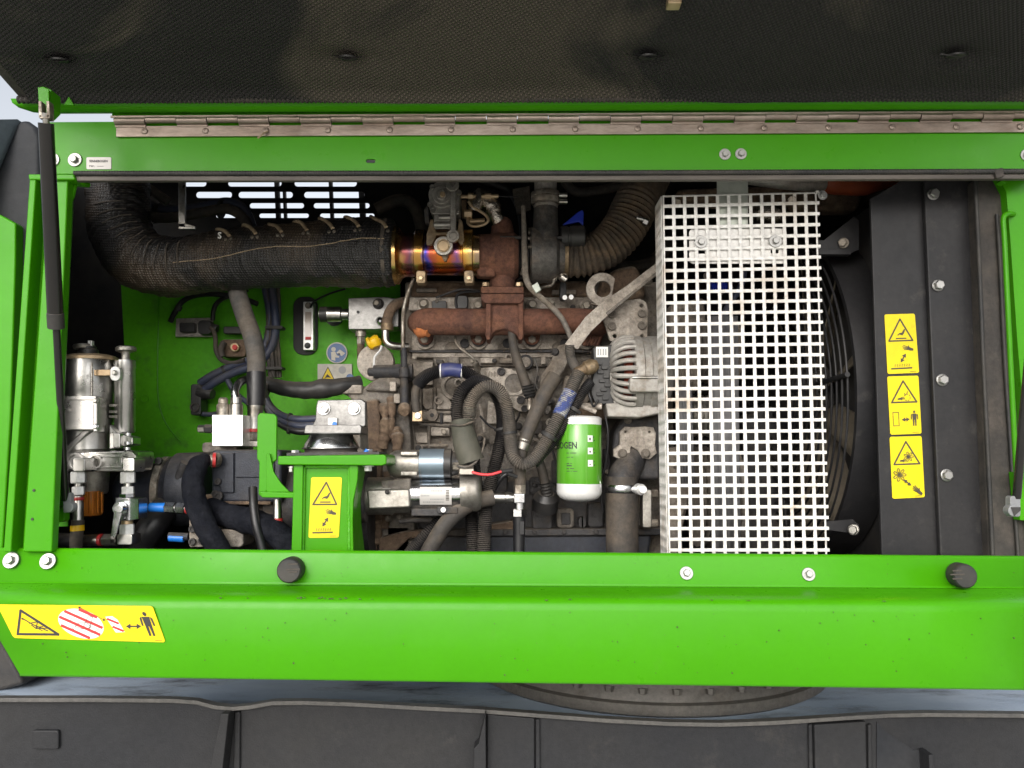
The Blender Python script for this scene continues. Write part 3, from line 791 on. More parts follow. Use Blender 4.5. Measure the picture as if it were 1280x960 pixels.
# slewing ring
cx = P(840, 890, 1.8).x; cy = 2.138; zb = zd + .002
g = G(); g.wlathe((cx, cy, zb), (cx, cy, zb + .03), [(0, .43), (.2, .44), (.9, .44), (1, .43)], 96); sr = g.make('slewing_ring', 'ring_grey', U)
g = G(); g.wlathe((cx, cy, zb + .03), (cx, cy, zb + .16), [(0, .428), (.1, .425), (.22, .425), (.24, .442), (1, .442)], 96); g.make('ring_wall', 'ring_grey', sr)
for k in range(-4, 5):
    a = R(-91 + k * 9.2)
    p = Vector((cx + .436 * math.cos(a), cy + .436 * math.sin(a), 0))
    g = G(); g.wlathe((p.x, p.y, zb + .048), (p.x, p.y, zb + .061), [(0, .0075), (.1, .009), (.75, .009), (.76, .011), (1, .011)], 6); g.make('ring_bolt', 'ring_grey', sr)
g = G(); g.prism([(-60, 780), (-8, 782), (6, 808), (24, 842), (30, 856), (-60, 880)], 1.9, .2); g.make('step_rubber', 'rubber', U, bevel=.01)
g = G(); g.cyl((1148, 873, 2.0), (1154, 866, 2.02), 9); g.make('red_marker', 'print_red', U)

# ------------------------------------------------------------------ black radiator shroud
RS = T('radiator_shroud', 'black powder coated radiator shroud plates right of the fan', 'shroud', (1165, 700, 1.6))
g = G(); g.prism([(1088, 248), (1126, 226), (1175, 224), (1182, 702), (1102.5, 702)], 1.605, .008); g.make('inner_plate', 'plate_black', RS, bevel=.002)
g = G(); g.prism([(1155, 229), (1158, 224), (1221, 222), (1243, 702), (1176, 702)], 1.590, .012); g.make('outer_plate', 'plate_black', RS, bevel=.003)
for x, y in ((1166, 243), (1172, 357), (1177.5, 475), (1183, 594)):
    bolt(x, y, 1.589, 7.6, RS, 'hex', 'washer')

# ================================================================== LEFT: fuel filter and fittings
FF = T('fuel_filter', 'silver aluminium fuel filter unit behind the left gas strut', 'fuel filter', (115, 590, 1.75))
Yf = 1.76
g = G(); g.lathe((110, 566, Yf), (110, 449, Yf), [(0, 28), (.03, 31), (.3, 31), (.32, 32), (.62, 32), (.64, 32.8), (.97, 32.8), (1, 31)], 44); cn = g.make('canister', 'alu_bright', FF)
g = G(); g.lathe((111, 452, Yf), (111, 445, Yf), [(0, 33.5), (.5, 33.8), (.8, 31), (1, 26)], 44); g.make('top_rim', 'tan_lug', cn)
g = G(); g.lathe((110, 447, Yf), (110, 434, Yf), [(0, 12), (.7, 12), (.8, 10), (1, 10)], 24); g.make('filler_neck', 'plastic_black', FF)
g = G(); g.lathe((105, 436, Yf), (105, 431, Yf), [(0, 12), (.6, 13), (1, 12)], 28); cp_ = g.make('filler_cap', 'alu', FF)
g = G(); g.rect(109.5, 425.5, 114.5, 433, Yf - .01, .012); g.make('cap_pin', 'alu_face', cp_, bevel=.001)
g = G(); g.prism(rrect(80, 498, 119, 538, 2.5), 1.685, .05); hb = g.make('housing_box', 'alu_bright', FF, bevel=.003)
g = G(); g.prism(rrect(76, 495, 120, 500, 1.5), 1.681, .05); g.make('box_rim', 'alu_bright', hb, bevel=.001)
g = G(); g.prism([(116, 497), (121.5, 497), (121.5, 540), (116, 540)], 1.681, .04); g.make('box_flange', 'alu_bright', hb, bevel=.002)
bolt(120, 501, 1.68, 3.4, hb, 'hex', 'zinc'); bolt(120, 533, 1.68, 3.4, hb, 'hex', 'zinc_bright')
g = G(); g.prism([(118, 534), (84, 566), (78, 566), (78, 560), (108, 534)], 1.703, .03); g.make('cast_web', 'alu_bright', FF, bevel=.003)
g = G(); g.rect(114, 453, 115.2, 498, 1.701, .004); g.make('canister_seam', 'alu', cn)
# plate behind with a blue print
g = G(); g.prism([(66, 505), (78, 503), (78, 526), (66, 528)], 1.705, .004); g.make('name_tag', 'print_blue', FF)
g = G(); g.rect(68, 523, 78, 549, 1.72, .03); g.make('rear_port', 'plastic_black', FF, bevel=.002)
# hand primer pump
g = G(); g.lathe((156, 541, Yf), (156, 451, Yf), [(0, 11.4), (.02, 12.3), (.88, 12.3), (.9, 13), (1, 12.6)], 32); hp = g.make('primer_cylinder', 'alu_bright', FF)
g = G(); g.lathe((157, 452, Yf), (157, 440, Yf), [(0, 6.5), (.4, 5), (.8, 5), (1, 6)], 20); g.make('primer_stem', 'alu', hp)
g = G(); g.lathe((157.5, 440, Yf), (157.5, 433.5, Yf), [(0, 9), (.2, 12.2), (.8, 12.2), (1, 10.5)], 36, rf=lambda t, a: 1 + .035 * math.sin(a * 18)); g.make('primer_knob', 'alu', hp)
g = G(); g.rect(117, 462, 140, 469.5, 1.715, .012); g.make('clamp_strap', 'tan_lug', FF, bevel=.001)
g = G(); g.prism(rrect(137.5, 458, 150, 476, 5.5), 1.708, .012); ck = g.make('clamp_lug', 'alu_face', FF, bevel=.0012)
bolt(143.5, 466, 1.707, 3.4, ck, 'hex', 'zinc')
for y in (505, 513, 519):
    g = G(); g.rect(136, y, 146, y + 3.4, 1.735, .02); g.make('side_fin', 'alu', FF, bevel=.0008)
# filter head: ribbed casting
g = G(); g.prism([(74, 565), (166, 563), (168, 572), (164, 588), (150, 590), (76, 589)], 1.70, .10); hd = g.make('filter_head', 'alu_bright', FF, bevel=.004)
for y in (566, 570.5, 584, 588):
    g = G(); g.rect(120, y - .9, 160, y + .9, 1.694, .01); g.make('head_rib', 'alu_bright', hd, bevel=.0006)
g = G(); g.ring(118, 577, 9.2, 7.2, 1.692, .01); g.make('port_ring', 'alu_bright', hd)
g = G(); g.disc(118, 577, 7.2, 1.698, .004); g.make('port_plug', 'alu', hd)
for x, y in ((94, 577), (160, 575)):
    g = G(); g.ring(x, y, 11, 8.5, 1.69, .012); g.disc(x, y, 8.5, 1.694, .01); g.make('port_boss', 'alu_bright', hd)
g = G(); g.prism(rrect(141, 541, 150, 560, 2), 1.705, .04); g.prism([(136, 530), (146, 541), (166, 546), (166, 556), (136, 562)], 1.72, .04); g.make('head_arm', 'alu_bright', hd, bevel=.003)
for x, y in ((160, 541), (160, 552), (159, 559)):
    g = G(); g.cyl((x, y, 1.70), (x, y + 4, 1.70), 4.2); g.make('arm_nut', 'zinc_bright', hd, bevel=.0008)
# lower cup and amber bowl
g = G(); g.lathe((117, 618, 1.79), (117, 588, 1.79), [(0, 15), (.1, 17), (1, 18)], 32); g.make('lower_cup', 'alu', FF)
g = G(); g.lathe((114, 646, 1.78), (114, 614, 1.78), [(0, 6), (.05, 12), (.2, 14), (1, 14.5)], 28); g.make('sediment_bowl', 'amber', FF)
for x in (103, 109, 116, 122, 127):
    g = G(); g.rect(x - .8, 615, x + .8, 642, 1.751, .004); g.make('bowl_rib', 'amber', FF, bevel=.0006)
# elbows under the head
def stack(x, ys, r, Y, m, parent, nm):
    for a, b in ys:
        g = G(); g.hexa((x, b, Y), (x, a, Y), r); g.make(nm, m, parent, ang=20)
def elbow_set(x, lab):
    t = T('elbow_fitting', lab, 'pipe fitting', (x, 620, 1.66), 'elbow fittings under the fuel filter')
    g = G(); g.prism(rrect(x - 8, 572, x + 8, 590, 3), 1.645, .05); g.make('elbow_body', 'alu_bright', t, bevel=.003)
    g = G(); g.hexa((x, 604, 1.665), (x, 589.5, 1.665), 9.2); g.make('large_nut', 'alu_face', t, ang=20)
    g = G(); g.cyl((x, 609, 1.665), (x, 603, 1.665), 4.8); g.make('neck', 'zinc', t)
    g = G(); g.hexa((x, 619, 1.665), (x, 608, 1.665), 7.6); g.make('small_nut', 'alu_face', t, ang=20)
    return t
e1 = elbow_set(98, 'silver elbow fitting with a red ringed hose below it')
e2 = elbow_set(160, 'silver elbow fitting above the ball valve block')
t = T('fuel_hose', 'short dark hose with red ring and yellow tag beneath the fuel filter', 'hose', (96, 690, 1.66))
g = G(); g.lathe((97.5, 652, 1.665), (97.5, 620, 1.665), [(0, 6.4), (.72, 6.4), (.8, 5.6), (1, 5.6)], 24); g.make('ferrule', 'zinc', t)
g = G(); g.lathe((97.5, 625.5, 1.665), (97.5, 621.5, 1.665), [(0, 6.6), (.5, 7.2), (1, 6.6)], 20); g.make('red_ring', 'red_ring', t)
g = G(); g.tube([(97.5, 650, 1.665), (96.5, 664, 1.665), (95, 676, 1.668), (95.5, 695, 1.68)], 7.4, n=20); g.make('hose_body', 'hose_dusty', t)
g = G(); g.lathe((96.6, 663.5, 1.664), (96.6, 656.5, 1.664), [(0, 8), (1, 8)], 24); g.make('yellow_tag', 'cap_yellow', t)
t = T('fuel_hose', 'black hose with red ring running along the floor to the elbow', 'hose', (90, 690, 1.68))
g = G(); g.tube([(60, 675, 1.71), (80, 676, 1.705), (102, 676, 1.70)], 9, n=20); g.make('hose_body', 'hose_black', t)
g = G(); g.tube([(100, 675.5, 1.70), (126, 675, 1.695)], 6.8, n=20, lin=True, step=.02); g.make('ferrule', 'zinc', t)
g = G(); g.tube([(124.5, 675, 1.695), (128.5, 675, 1.694)], 7.4, n=20, lin=True, step=.02); g.make('red_ring', 'red_ring', t)
# ball valve
BV = T('ball_valve', 'zinc plated ball valve block with a slanting lever handle', 'valve', (158, 682, 1.67))
g = G(); g.rect(144, 622, 162, 651, 1.648, .05); g.prism([(162, 622), (173.5, 623, 1.664), (173.5, 649, 1.664), (162, 651)], 1.648, .04); g.make('valve_body', 'zinc_bright', BV, bevel=.0015)
g = G(); g.hexa((159, 622, 1.665), (159, 617, 1.665), 9); g.make('collar', 'zinc_bright', BV, ang=20)
g = G(); g.cyl((159, 656, 1.665), (159, 650, 1.665), 7); g.make('neck', 'tan_lug', BV)
g = G(); g.hexa((159, 669, 1.665), (159, 655, 1.665), 9); g.make('union_nut', 'alu_face', BV, ang=20)
g = G(); g.prism(rrect(146, 668, 165, 681, 2), 1.65, .04); g.hexa((129, 675, 1.672), (147, 675, 1.67), 8); g.make('elbow', 'zinc', BV, bevel=.0015, ang=20)
lv = G(); lv.prism([(143, 634), (149, 629), (154, 634), (152, 642), (143.5, 672), (138, 671)], 1.628, .004); lv = lv.make('lever', 'zinc_bright', BV, bevel=.001)
g = G(); g.ring(148, 636, 8, 5, 1.632, .012); g.disc(148, 636, 5.5, 1.624, .02); g.make('spindle_nut', 'zinc_bright', lv, bevel=.001)
g = G(); g.tube([(140.5, 672, 1.63), (141, 677, 1.64)], 3, n=12, lin=True, step=.005); g.make('lever_tip', 'zinc', lv)

# ------------------------------------------------------------------ hydraulic pump
HP = T('hydraulic_pump', 'dark blue grey hydraulic pump lying across the lower left of the bay', 'pump', (280, 690, 1.85))
Yp = 1.87
g = G(); g.lathe((150, 612, Yp), (209, 612, Yp), [(0, 20), (.12, 27), (.5, 30), (.8, 34), (1, 38)], 40); g.make('input_cone', 'pump', HP)
g = G(); g.lathe((204, 612, Yp), (214, 612, Yp), [(0, 36), (.1, 41), (.9, 41), (1, 39)], 48); g.make('flange_ring', 'zinc_dirty', HP)
g = G(); g.lathe((213, 612, Yp), (268, 610, Yp), [(0, 38), (.15, 42), (.2, 45), (.9, 45), (1, 42)], 40); g.make('pump_body', 'pump', HP)
g = G(); g.prism(rrect(264, 562, 352, 628, 5), 1.775, .18); pb = g.make('valve_housing', 'pump', HP, bevel=.007, seg=3)
g = G(); g.prism([(266, 568), (292, 566), (292, 616), (277, 616), (275, 608), (266, 606)], 1.769, .02); g.make('cover_plate', 'pump', pb, bevel=.002)
g = G(); g.rect(293.5, 565, 343, 597, 1.771, .02); g.make('cover_plate', 'pump', pb, bevel=.002)
g = G(); g.prism(rrect(252, 553, 296, 566, 4), 1.81, .12); g.make('top_boss', 'cast', HP, bevel=.004)
g = G(); g.lathe((262, 655, Yp), (352, 655, Yp), [(0, 26), (.05, 33), (.5, 34), (.52, 38), (.6, 38), (.62, 33), (1, 33)], 40); g.make('lower_body', 'cast_dark', HP)
g = G(); g.prism([(256, 618), (300, 620), (340, 622), (338, 631), (262, 631)], 1.777, .06); g.make('rusty_flange', 'cast_brown', HP, bevel=.003)
g = G(); g.lathe((345, 630, 1.9), (470, 630, 1.9), [(0, 52), (.1, 55), (.5, 60), (.8, 62), (1, 66)], 48); g.make('coupling_bell', 'cast_dark', HP)
for x, y in ((172, 579), (186, 577), (199, 576), (163, 583)):
    bolt(x, y, 1.815, 4.6, HP, 'socket', 'plastic_black')
for x, y, r in ((273, 602, 4), (274, 620, 5.5), (269, 617, 4)):
    bolt(x, y, 1.768, r, HP, 'socket', 'cast_dark')
g = G(); g.prism(rrect(236, 649, 262, 684, 2), 1.70, .08); g.prism(rrect(270, 662, 304, 684, 6), 1.72, .08); lb = g.make('port_block', 'cast', HP, bevel=.003)
for x, y, r in ((241, 661, 4.4), (241, 677, 4.4), (252, 676, 4), (272, 662, 4)):
    bolt(x, y, 1.698, r, lb, 'socket', 'cast_dark')
g = G(); g.tube([(232, 578, 1.79), (224, 598, 1.80), (220, 610, 1.80)], 6); g.make('drain_tube', 'cast_dark', HP)
def capped(x0, x1, x2, y, r, lab):
    t = T('capped_port', lab, 'pipe fitting', (x1, y + r, 1.72), 'blue capped ports on the pump')
    g = G(); g.lathe((x0, y, 1.72), (x1, y + .5, 1.72), [(0, r * .85), (.05, r), (1, r * 1.05)], 20); g.make('dust_cap', 'blue_plastic', t)
    m = (x1 + x2) / 2
    g = G(); g.hexa((x1 - .5, y + .5, 1.72), (m, y + 1, 1.72), r * 1.25); g.make('nut', 'zinc_bright', t, ang=20)
    g = G(); g.hexa((m + 1, y + 1, 1.72), (x2, y + 2, 1.72), r * 1.3); g.make('nut', 'zinc_bright', t, ang=20)
    g = G(); g.cyl((m - 1, y + 1, 1.72), (x2 + 4, y + 2, 1.72), r * .9); g.make('stud', 'zinc', t)
    g = G(); g.cyl((x2 + 1, y + 2, 1.72), (x2 + 5, y + 2, 1.72), r * 1.15); g.make('red_ring', 'red_ring', t)
capped(186.5, 207, 232, 634, 5.6, 'bright blue capped port with bright hex nuts, upper one')
t = T('capped_port', 'small port with a blue band near the floor beside the pump', 'pipe fitting', (222, 676, 1.72), 'blue capped ports on the pump')
g = G(); g.cyl((211, 670, 1.72), (236, 671, 1.72), 4.6); g.make('stub', 'pump', t, bevel=.0006)
g = G(); g.cyl((212, 672, 1.719), (230, 673, 1.719), 4.8); g.make('blue_band', 'blue_plastic', t)
g = G(); g.tube([(165, 700, 1.78), (180, 672, 1.775), (196, 650, 1.785), (210, 630, 1.83)], 17, n=26); g.make('suction_hose', 'hose_black', label='thick black suction hose rising from the floor left of the pump', cat='hose')
sl = lambda s, d, p: 1 + .10 * mnoise.noise(Vector((p.x + d.x * .03, p.z + d.z * .03, s)) * 42) + .06 * mnoise.noise(Vector((d.x * 2, s * 60, d.z * 2)))
g = G(); g.tube([(256, 575, 1.745, 9), (247, 583, 1.715, 12), (241, 605, 1.70, 13), (246, 632, 1.695, 14), (257, 658, 1.69, 13.5), (268, 678, 1.69, 14), (281, 700, 1.70, 14)], n=26, step=.004, rf=sl)
t = T('sleeved_hose', 'lumpy navy fabric sleeved hose hanging down the front of the pump', 'hose', (262, 690, 1.7))
g.make('fabric_sleeve', 'sleeve', t)
g = G(); g.cyl((254, 577, 1.75), (268, 575, 1.75), 7); g.cyl((266, 575, 1.75), (272, 575, 1.76), 9); g.make('end_fitting', 'zinc_dirty', t)
g = G(); g.tube([(266, 575, 1.745), (270, 575, 1.747)], 9.4, n=18, lin=True, step=.01); g.make('red_ring', 'red_ring', t)
g = G(); g.tube([(262, 636, 1.76, 14), (290, 646, 1.735, 15), (325, 655, 1.72, 16), (352, 672, 1.715, 16), (372, 700, 1.72, 16)], n=26, step=.005, rf=sl)
g.make('sleeved_hose', 'sleeve', label='wide navy sleeved hose sloping down to the right under the pump', cat='hose')
g = G(); g.tube([(316, 610, 1.715), (317, 630, 1.70), (320, 655, 1.69), (326, 678, 1.69), (331, 700, 1.69)], 5.4, n=16); g.make('thin_hose', 'hose_black', label='thin black hose dropping vertically left of the green pedestal', cat='hose')
t = T('plug_fitting', 'upright silver fitting with red ring below the green arm', 'pipe fitting', (347, 665, 1.72))
g = G(); g.cyl((347, 648, 1.715), (347, 624, 1.715), 5.6, r2=4.8); g.make('sleeve_tube', 'zinc', t, bevel=.0006)
g = G(); g.cyl((347, 653, 1.715), (347, 648, 1.715), 6.2); g.make('red_ring', 'red_ring', t)
g = G(); g.hexa((347, 663, 1.715), (347, 653, 1.715), 6); g.make('hex_plug', 'zinc_bright', t, ang=20)

# ------------------------------------------------------------------ green mount pedestal and rubber engine mount
PD = T('mount_pedestal', 'bright green welded pedestal carrying the engine mount', 'pedestal', (408, 690, 1.66))
g = G(); g.prism([(347, 570), (480, 568), (483, 571), (483, 580), (477, 582), (347, 581)], 1.60, .13); g.make('top_plate', 'green', PD, bevel=.0025)
g = G(); g.rect(377, 580, 440, 697, 1.625, .01); g.make('web_plate', 'green', PD)
g = G(); g.prism([(367, 579), (379, 579), (377, 697), (364, 697)], 1.612, .10); g.make('side_flange', 'green', PD, bevel=.002)
g = G(); g.prism([(436, 579), (448, 579), (447, 600), (442, 625), (441, 650), (442, 697), (438, 697)], 1.612, .02); g.make('side_flange', 'green', PD, bevel=.002)
g = G(); g.prism([(447, 580, 1.613), (457, 580, 1.70), (454, 600, 1.70), (450, 625, 1.70), (451, 655, 1.70), (456, 697, 1.70), (441, 697, 1.613), (440, 650, 1.613), (441, 625, 1.613), (446, 600, 1.613)], 1.613, .006); g.make('side_web', 'green', PD)
wl = lambda s, d, p: 1 + .25 * mnoise.noise(Vector((s * 300, d.x, d.z)))
for pts in (((380, 584, 1.622), (379, 640, 1.622), (378, 697, 1.622)), ((382, 583, 1.622), (410, 583, 1.622), (437, 583, 1.622)), ((437, 584, 1.622), (436.5, 640, 1.622), (437, 697, 1.622))):
    g = G(); g.tube(pts, 2.4, n=10, step=.0025, rf=wl); g.make('weld_bead', 'green_weld', PD)
g = G(); g.prism([(321.5, 520), (325, 516), (343, 517.5), (346, 521), (345.5, 575), (341, 578), (336, 610), (327, 621), (323, 618), (324, 578), (321, 573)], 1.625, .008); g.make('arm_plate', 'green', PD, bevel=.002)
g = G(); g.prism([(323.5, 614.5), (367, 615.5), (367, 622.5), (327, 622)], 1.612, .06); g.make('arm_foot', 'green', PD, bevel=.002)
g = G(); g.prism([(333, 567), (337, 567), (342, 590), (351, 604), (362, 615), (333, 615)], 1.617, .006); g.make('arm_gusset', 'green', PD, bevel=.001)
def upbolt(x, y, Y, r, par, m='zinc_bright', down=False):
    g = G(); s = -1 if down else 1
    g.cyl((x, y, Y), (x, y - 1.6 * s, Y), r * 1.45); g.hexa((x, y - 1.6 * s, Y), (x, y - 7 * s, Y), r); g.make('nut' if down else 'bolt', m, par, ang=20)
for x, y in ((369, 569.5), (461, 568)):
    upbolt(x, y, 1.64, 5, PD)
upbolt(460, 582, 1.64, 5.2, PD, 'alu_face', True); upbolt(365, 583, 1.63, 4, PD, 'zinc', True)
g = G(); g.cyl((456, 567, 1.633), (459.5, 562, 1.633), 2.6); g.make('paint_mark', 'blue_plastic', PD)
EM = T('engine_mount', 'silver cast engine mount with domed cap on the green pedestal', 'engine mount', (415, 568, 1.68))
g = G(); g.prism([(397, 500), (452, 499), (457, 503), (457, 532), (452, 535), (391, 535), (390, 532), (394, 524), (395, 508)], 1.675, .02); bp_ = g.make('bracket_plate', 'alu_clean', EM, bevel=.003)
g = G(); g.prism([(381, 534), (383, 531), (396, 531), (450, 531), (452, 534), (451, 542), (380, 542)], 1.645, .08); g.make('bracket_foot', 'alu_clean', EM, bevel=.002)
g = G(); g.prism([(450, 500, 1.69), (458, 502, 1.72), (460, 566, 1.72), (450, 560, 1.69)], 1.69, .01); g.make('bracket_side', 'alu', EM, bevel=.001)
for x in (405, 443):
    bolt(x, 511, 1.674, 8, EM, 'washer', 'zinc_bright', 'washer'); bolt(x, 511, 1.671, 5.8, EM, 'socket', 'zinc')
g = G(); g.rect(409.5, 522, 421.5, 531.5, 1.668, .01); g.make('cast_tab', 'alu_face', EM, bevel=.002)
g = G(); g.disc(418, 530, 3, 1.666, .003); g.make('paint_mark', 'blue_plastic', EM)
g = G(); g.lathe((414, 561, 1.70), (414, 541, 1.70), [(0, 36), (.08, 36), (.1, 34), (.35, 32.5), (.7, 28), (1, 25)], 48); g.make('dome_cap', 'zinc_bright', EM)
g = G(); g.lathe((414, 568, 1.70), (414, 560, 1.70), [(0, 34), (.5, 32), (1, 33)], 40); g.make('rubber_ring', 'rubber_brown', EM)
g = G(); g.prism([(358, 566), (474, 564.5), (474, 568.5), (358, 570)], 1.625, .10); g.make('base_shim', 'cast_dark', EM, bevel=.001)

# ------------------------------------------------------------------ valve block and what hangs on the bulkhead
VB = T('valve_block', 'bright square aluminium valve block with two fittings on top', 'valve block', (284, 558, 1.8))
g = G(); g.rect(265, 518.5, 303.5, 557.5, 1.765, .06); g.make('block_body', 'alu_face', VB, bevel=.0012)
g = G(); g.lathe((279, 519, 1.795), (279, 497, 1.795), [(0, 8), (.6, 8), (.65, 6), (.9, 6), (1, 4)], 20); g.make('plug', 'zinc_dirty', VB)
g = G(); g.lathe((295, 519, 1.795), (295, 497, 1.795), [(0, 8.5), (.6, 8.5), (.65, 7), (1, 7)], 20); g.make('union', 'zinc', VB)
g = G(); g.tube([(295, 500, 1.795), (294, 489, 1.80), (298, 480, 1.815), (306, 475, 1.84), (318, 473, 1.88)], 5.4, n=18); g.make('bent_pipe', 'zinc_bright', VB)
g = G(); g.hexa((248, 536, 1.79), (257, 536, 1.79), 5); g.make('plug', 'zinc', VB, ang=20)
g = G(); g.hexa((256, 536, 1.79), (266, 536, 1.79), 5.6); g.make('lock_nut', 'plastic_black', VB, ang=20)
TH = T('return_hose', 'thick dusty grey hose coming down from under the wrapped pipe', 'hose', (318, 555, 1.82))
g = G(); g.tube([(292, 345, 1.92), (298, 370, 1.91), (306, 395, 1.89), (315, 420, 1.86), (320, 445, 1.845), (320.5, 470, 1.835), (320, 507, 1.83)], 11.4, n=24); g.make('hose_body', 'hose_grey', TH)
g = G(); g.lathe((320, 508, 1.828), (320.5, 466, 1.835), [(0, 10.8), (1, 12)], 24); g.make('hose_cuff', 'hose_black', TH)
g = G(); g.lathe((318, 537, 1.826), (319.5, 504, 1.828), [(0, 8.6), (.75, 9.4), (.8, 10), (1, 10)], 26); g.make('ferrule', 'zinc', TH)
g = G(); g.cyl((317.5, 540, 1.826), (317.6, 536, 1.826), 9.6); g.make('red_ring', 'red_ring', TH)
g = G(); g.hexa((316.5, 551, 1.826), (317, 540, 1.826), 10); g.make('hose_nut', 'zinc_dirty', TH, ang=20)
g = G(); g.rect(306, 551, 324, 558, 1.81, .03); g.make('adapter', 'alu', TH, bevel=.001)
# wiring on the bulkhead
def cable(name, pts, r, m, lab, cat='cable', corr=None, n=12, group=None, ties=()):
    t = T(name, lab, cat, pts[-1][:3], group)
    g = G(); g.tube(pts, r, n=n, corr=corr); g.make('sheath', m, t)
    for (x, y, Y, dx, dy, rr) in ties:
        g = G(); g.cyl((x - dx, y - dy, Y), (x + dx, y + dy, Y), rr, n=16); g.make('zip_tie', 'rubber', t)
    return t
cable('cable_bundle', [(250, 479, 2.10), (268, 468, 2.09), (290, 458, 2.085), (315, 448, 2.08), (330, 435, 2.08), (337, 412, 2.08), (337, 388, 2.08), (330, 350, 2.08)], 5.2, 'hose_blue', 'blue grey cable curving from the low connector up behind the thick hose', ties=((281, 463, 2.088, 1.6, -.8, 7),))
cable('cable_bundle', [(256, 487, 2.09), (272, 476, 2.08), (292, 466, 2.075), (318, 456, 2.07), (336, 440, 2.07), (344, 415, 2.07), (343, 385, 2.07), (338, 350, 2.07)], 5.2, 'hose_blue', 'lower of two blue grey cables leaving the connector on the bulkhead')
cable('cable_loop', [(282, 470, 2.08), (288, 482, 2.075), (296, 493, 2.07), (312, 505, 2.06), (325, 515, 2.05)], 3.4, 'hose_blue', 'thin blue cable branching down behind the valve block')
for k, (dx, Yk) in enumerate(((0, 2.075), (4.6, 2.07), (9.2, 2.08), (13, 2.085))):
    cable('harness_strand', [(334 + dx, 352, Yk), (336 + dx, 390, Yk), (334 + dx * 1.0, 420, Yk), (336 + dx, 450, Yk), (338 + dx * .9, 472, Yk)], 2.7, 'hose_dusty', ('leftmost', 'second from left', 'third from left', 'rightmost')[k] + ' dusty brown strand of the vertical wiring loom', group='loom strands', n=8)
for y, lb in ((407, 'upper black strap around the vertical wiring loom'), (458, 'lower black strap around the vertical wiring loom')):
    g = G(); g.prism(rrect(331, y, 353, y + 4, 1.5), 2.055, .03); g.make('loom_strap', 'rubber', label=lb, cat='strap', group='loom straps', bevel=.001)
t = T('corner_connector', 'dark square plug connector at the cable end on the bulkhead', 'connector', (249, 520, 2.1))
g = G(); g.prism(rrect(238, 480, 251, 519, 3), 2.085, .05); g.make('plug_body', 'plastic_black', t, bevel=.003)
g = G(); g.lathe((250, 490, 2.10), (266, 493, 2.09), [(0, 9), (.5, 9), (1, 6)], 18); g.make('plug_boot', 'plastic_black', t)
g = G(); g.ring(243, 509, 6, 4, 2.08, .01, 18); g.make('lock_ring', 'rubber_brown', t)
g = G(); g.tube([(250, 517, 2.10), (262, 518, 2.10), (272, 517, 2.10)], 3); g.make('pigtail', 'hose_blue', t)
t = T('sensor_plate', 'small grey metal plate with two black plugs on the green bulkhead', 'sensor', (242, 422, 2.13))
g = G(); g.prism([(220, 398), (262, 397), (266, 400), (265, 421), (219, 421)], 2.135, .006); g.make('mounting_plate', 'alu', t, bevel=.001)
g = G(); g.prism(rrect(224, 403, 243, 415, 2), 2.118, .02); g.make('plug', 'plastic_black', t, bevel=.002)
g = G(); g.prism(rrect(247, 400, 264, 418, 5), 2.11, .03); g.make('plug', 'plastic_black', t, bevel=.003)
g = G(); g.cyl((264, 409, 2.115), (272, 411, 2.115), 5); g.make('plug_boot', 'plastic_black', t)
g = G(); g.prism(rrect(279, 408, 304, 417, 2), 2.11, .02); g.make('loom_clip', 'plastic_black', label='flat black clip left of the thick dusty hose', cat='clip', bevel=.002)
cable('black_cable', [(213, 402, 2.12), (219, 390, 2.11), (229, 376, 2.10), (246, 369, 2.09), (272, 368, 2.08), (300, 372, 2.08), (322, 380, 2.08)], 3.4, 'hose_black', 'black cable arching over the sensor plate under the wrapped pipe', ties=((223, 385, 2.106, 1.6, -2.6, 4.4),))
cable('black_cable', [(266, 400, 2.11), (267, 388, 2.10), (272, 378, 2.09), (284, 371, 2.08), (310, 362, 2.08)], 3.0, 'hose_black', 'short black cable rising from the right plug of the sensor plate')
cable('tan_cable', [(264, 409, 2.11), (269, 420, 2.10), (270, 438, 2.09), (277, 450, 2.085), (290, 454, 2.08), (306, 450, 2.07)], 2.8, 'hose_dusty', 'thin tan cable looping below the sensor plate')
t = T('relay', 'small rusty relay with a red knob beside the thick dusty hose', 'relay', (293, 445, 2.1))
g = G(); g.prism(rrect(276, 424, 307, 446, 4), 2.10, .04); g.make('relay_body', 'cast_brown', t, bevel=.004)
g = G(); g.disc(293, 434, 5.5, 2.085, .02); g.make('terminal', 'tan_lug', t, bevel=.002)
g = G(); g.disc(293, 434, 3.4, 2.08, .02); g.make('red_knob', 'print_red', t, bevel=.002)
g = G(); g.tube([(280, 428, 2.09), (276, 436, 2.085), (278, 446, 2.085)], 4); g.make('lead', 'hose_dusty', t)
# sight gauge
SG = T('sight_gauge', 'oil level sight gauge in a black rounded recess on the bulkhead', 'gauge', (382, 443, 2.12))
g = G(); g.prism(rrect(366.5, 371, 397, 443.5, 12, 6), 2.143, .005); g.make('recess_plate', 'print_black', SG, bevel=.001)
g = G(); g.prism(rrect(379, 377, 391.5, 437.5, 1), 2.12, .025); gb = g.make('gauge_body', 'alu_face', SG, bevel=.001)
g = G(); g.rect(381.5, 390, 388.5, 425, 2.117, .004); g.make('gauge_window', 'gauge_window', gb)
g = G(); g.rect(381.5, 421, 388.5, 424.5, 2.1155, .002); g.make('red_line', 'print_red', gb)
bolt(385.5, 382, 2.12, 4.2, SG, 'hex', 'zinc_dirty'); bolt(384.5, 432, 2.12, 3.8, SG, 'hex', 'plastic_black')
g = G(); g.tube([(388, 384, 2.11), (394, 376, 2.10), (412, 367, 2.10), (432, 361, 2.10)], 1.3, n=8); g.make('gauge_wire', 'hose_black', label='thin black wire from the sight gauge up to the wrapped pipe', cat='cable')
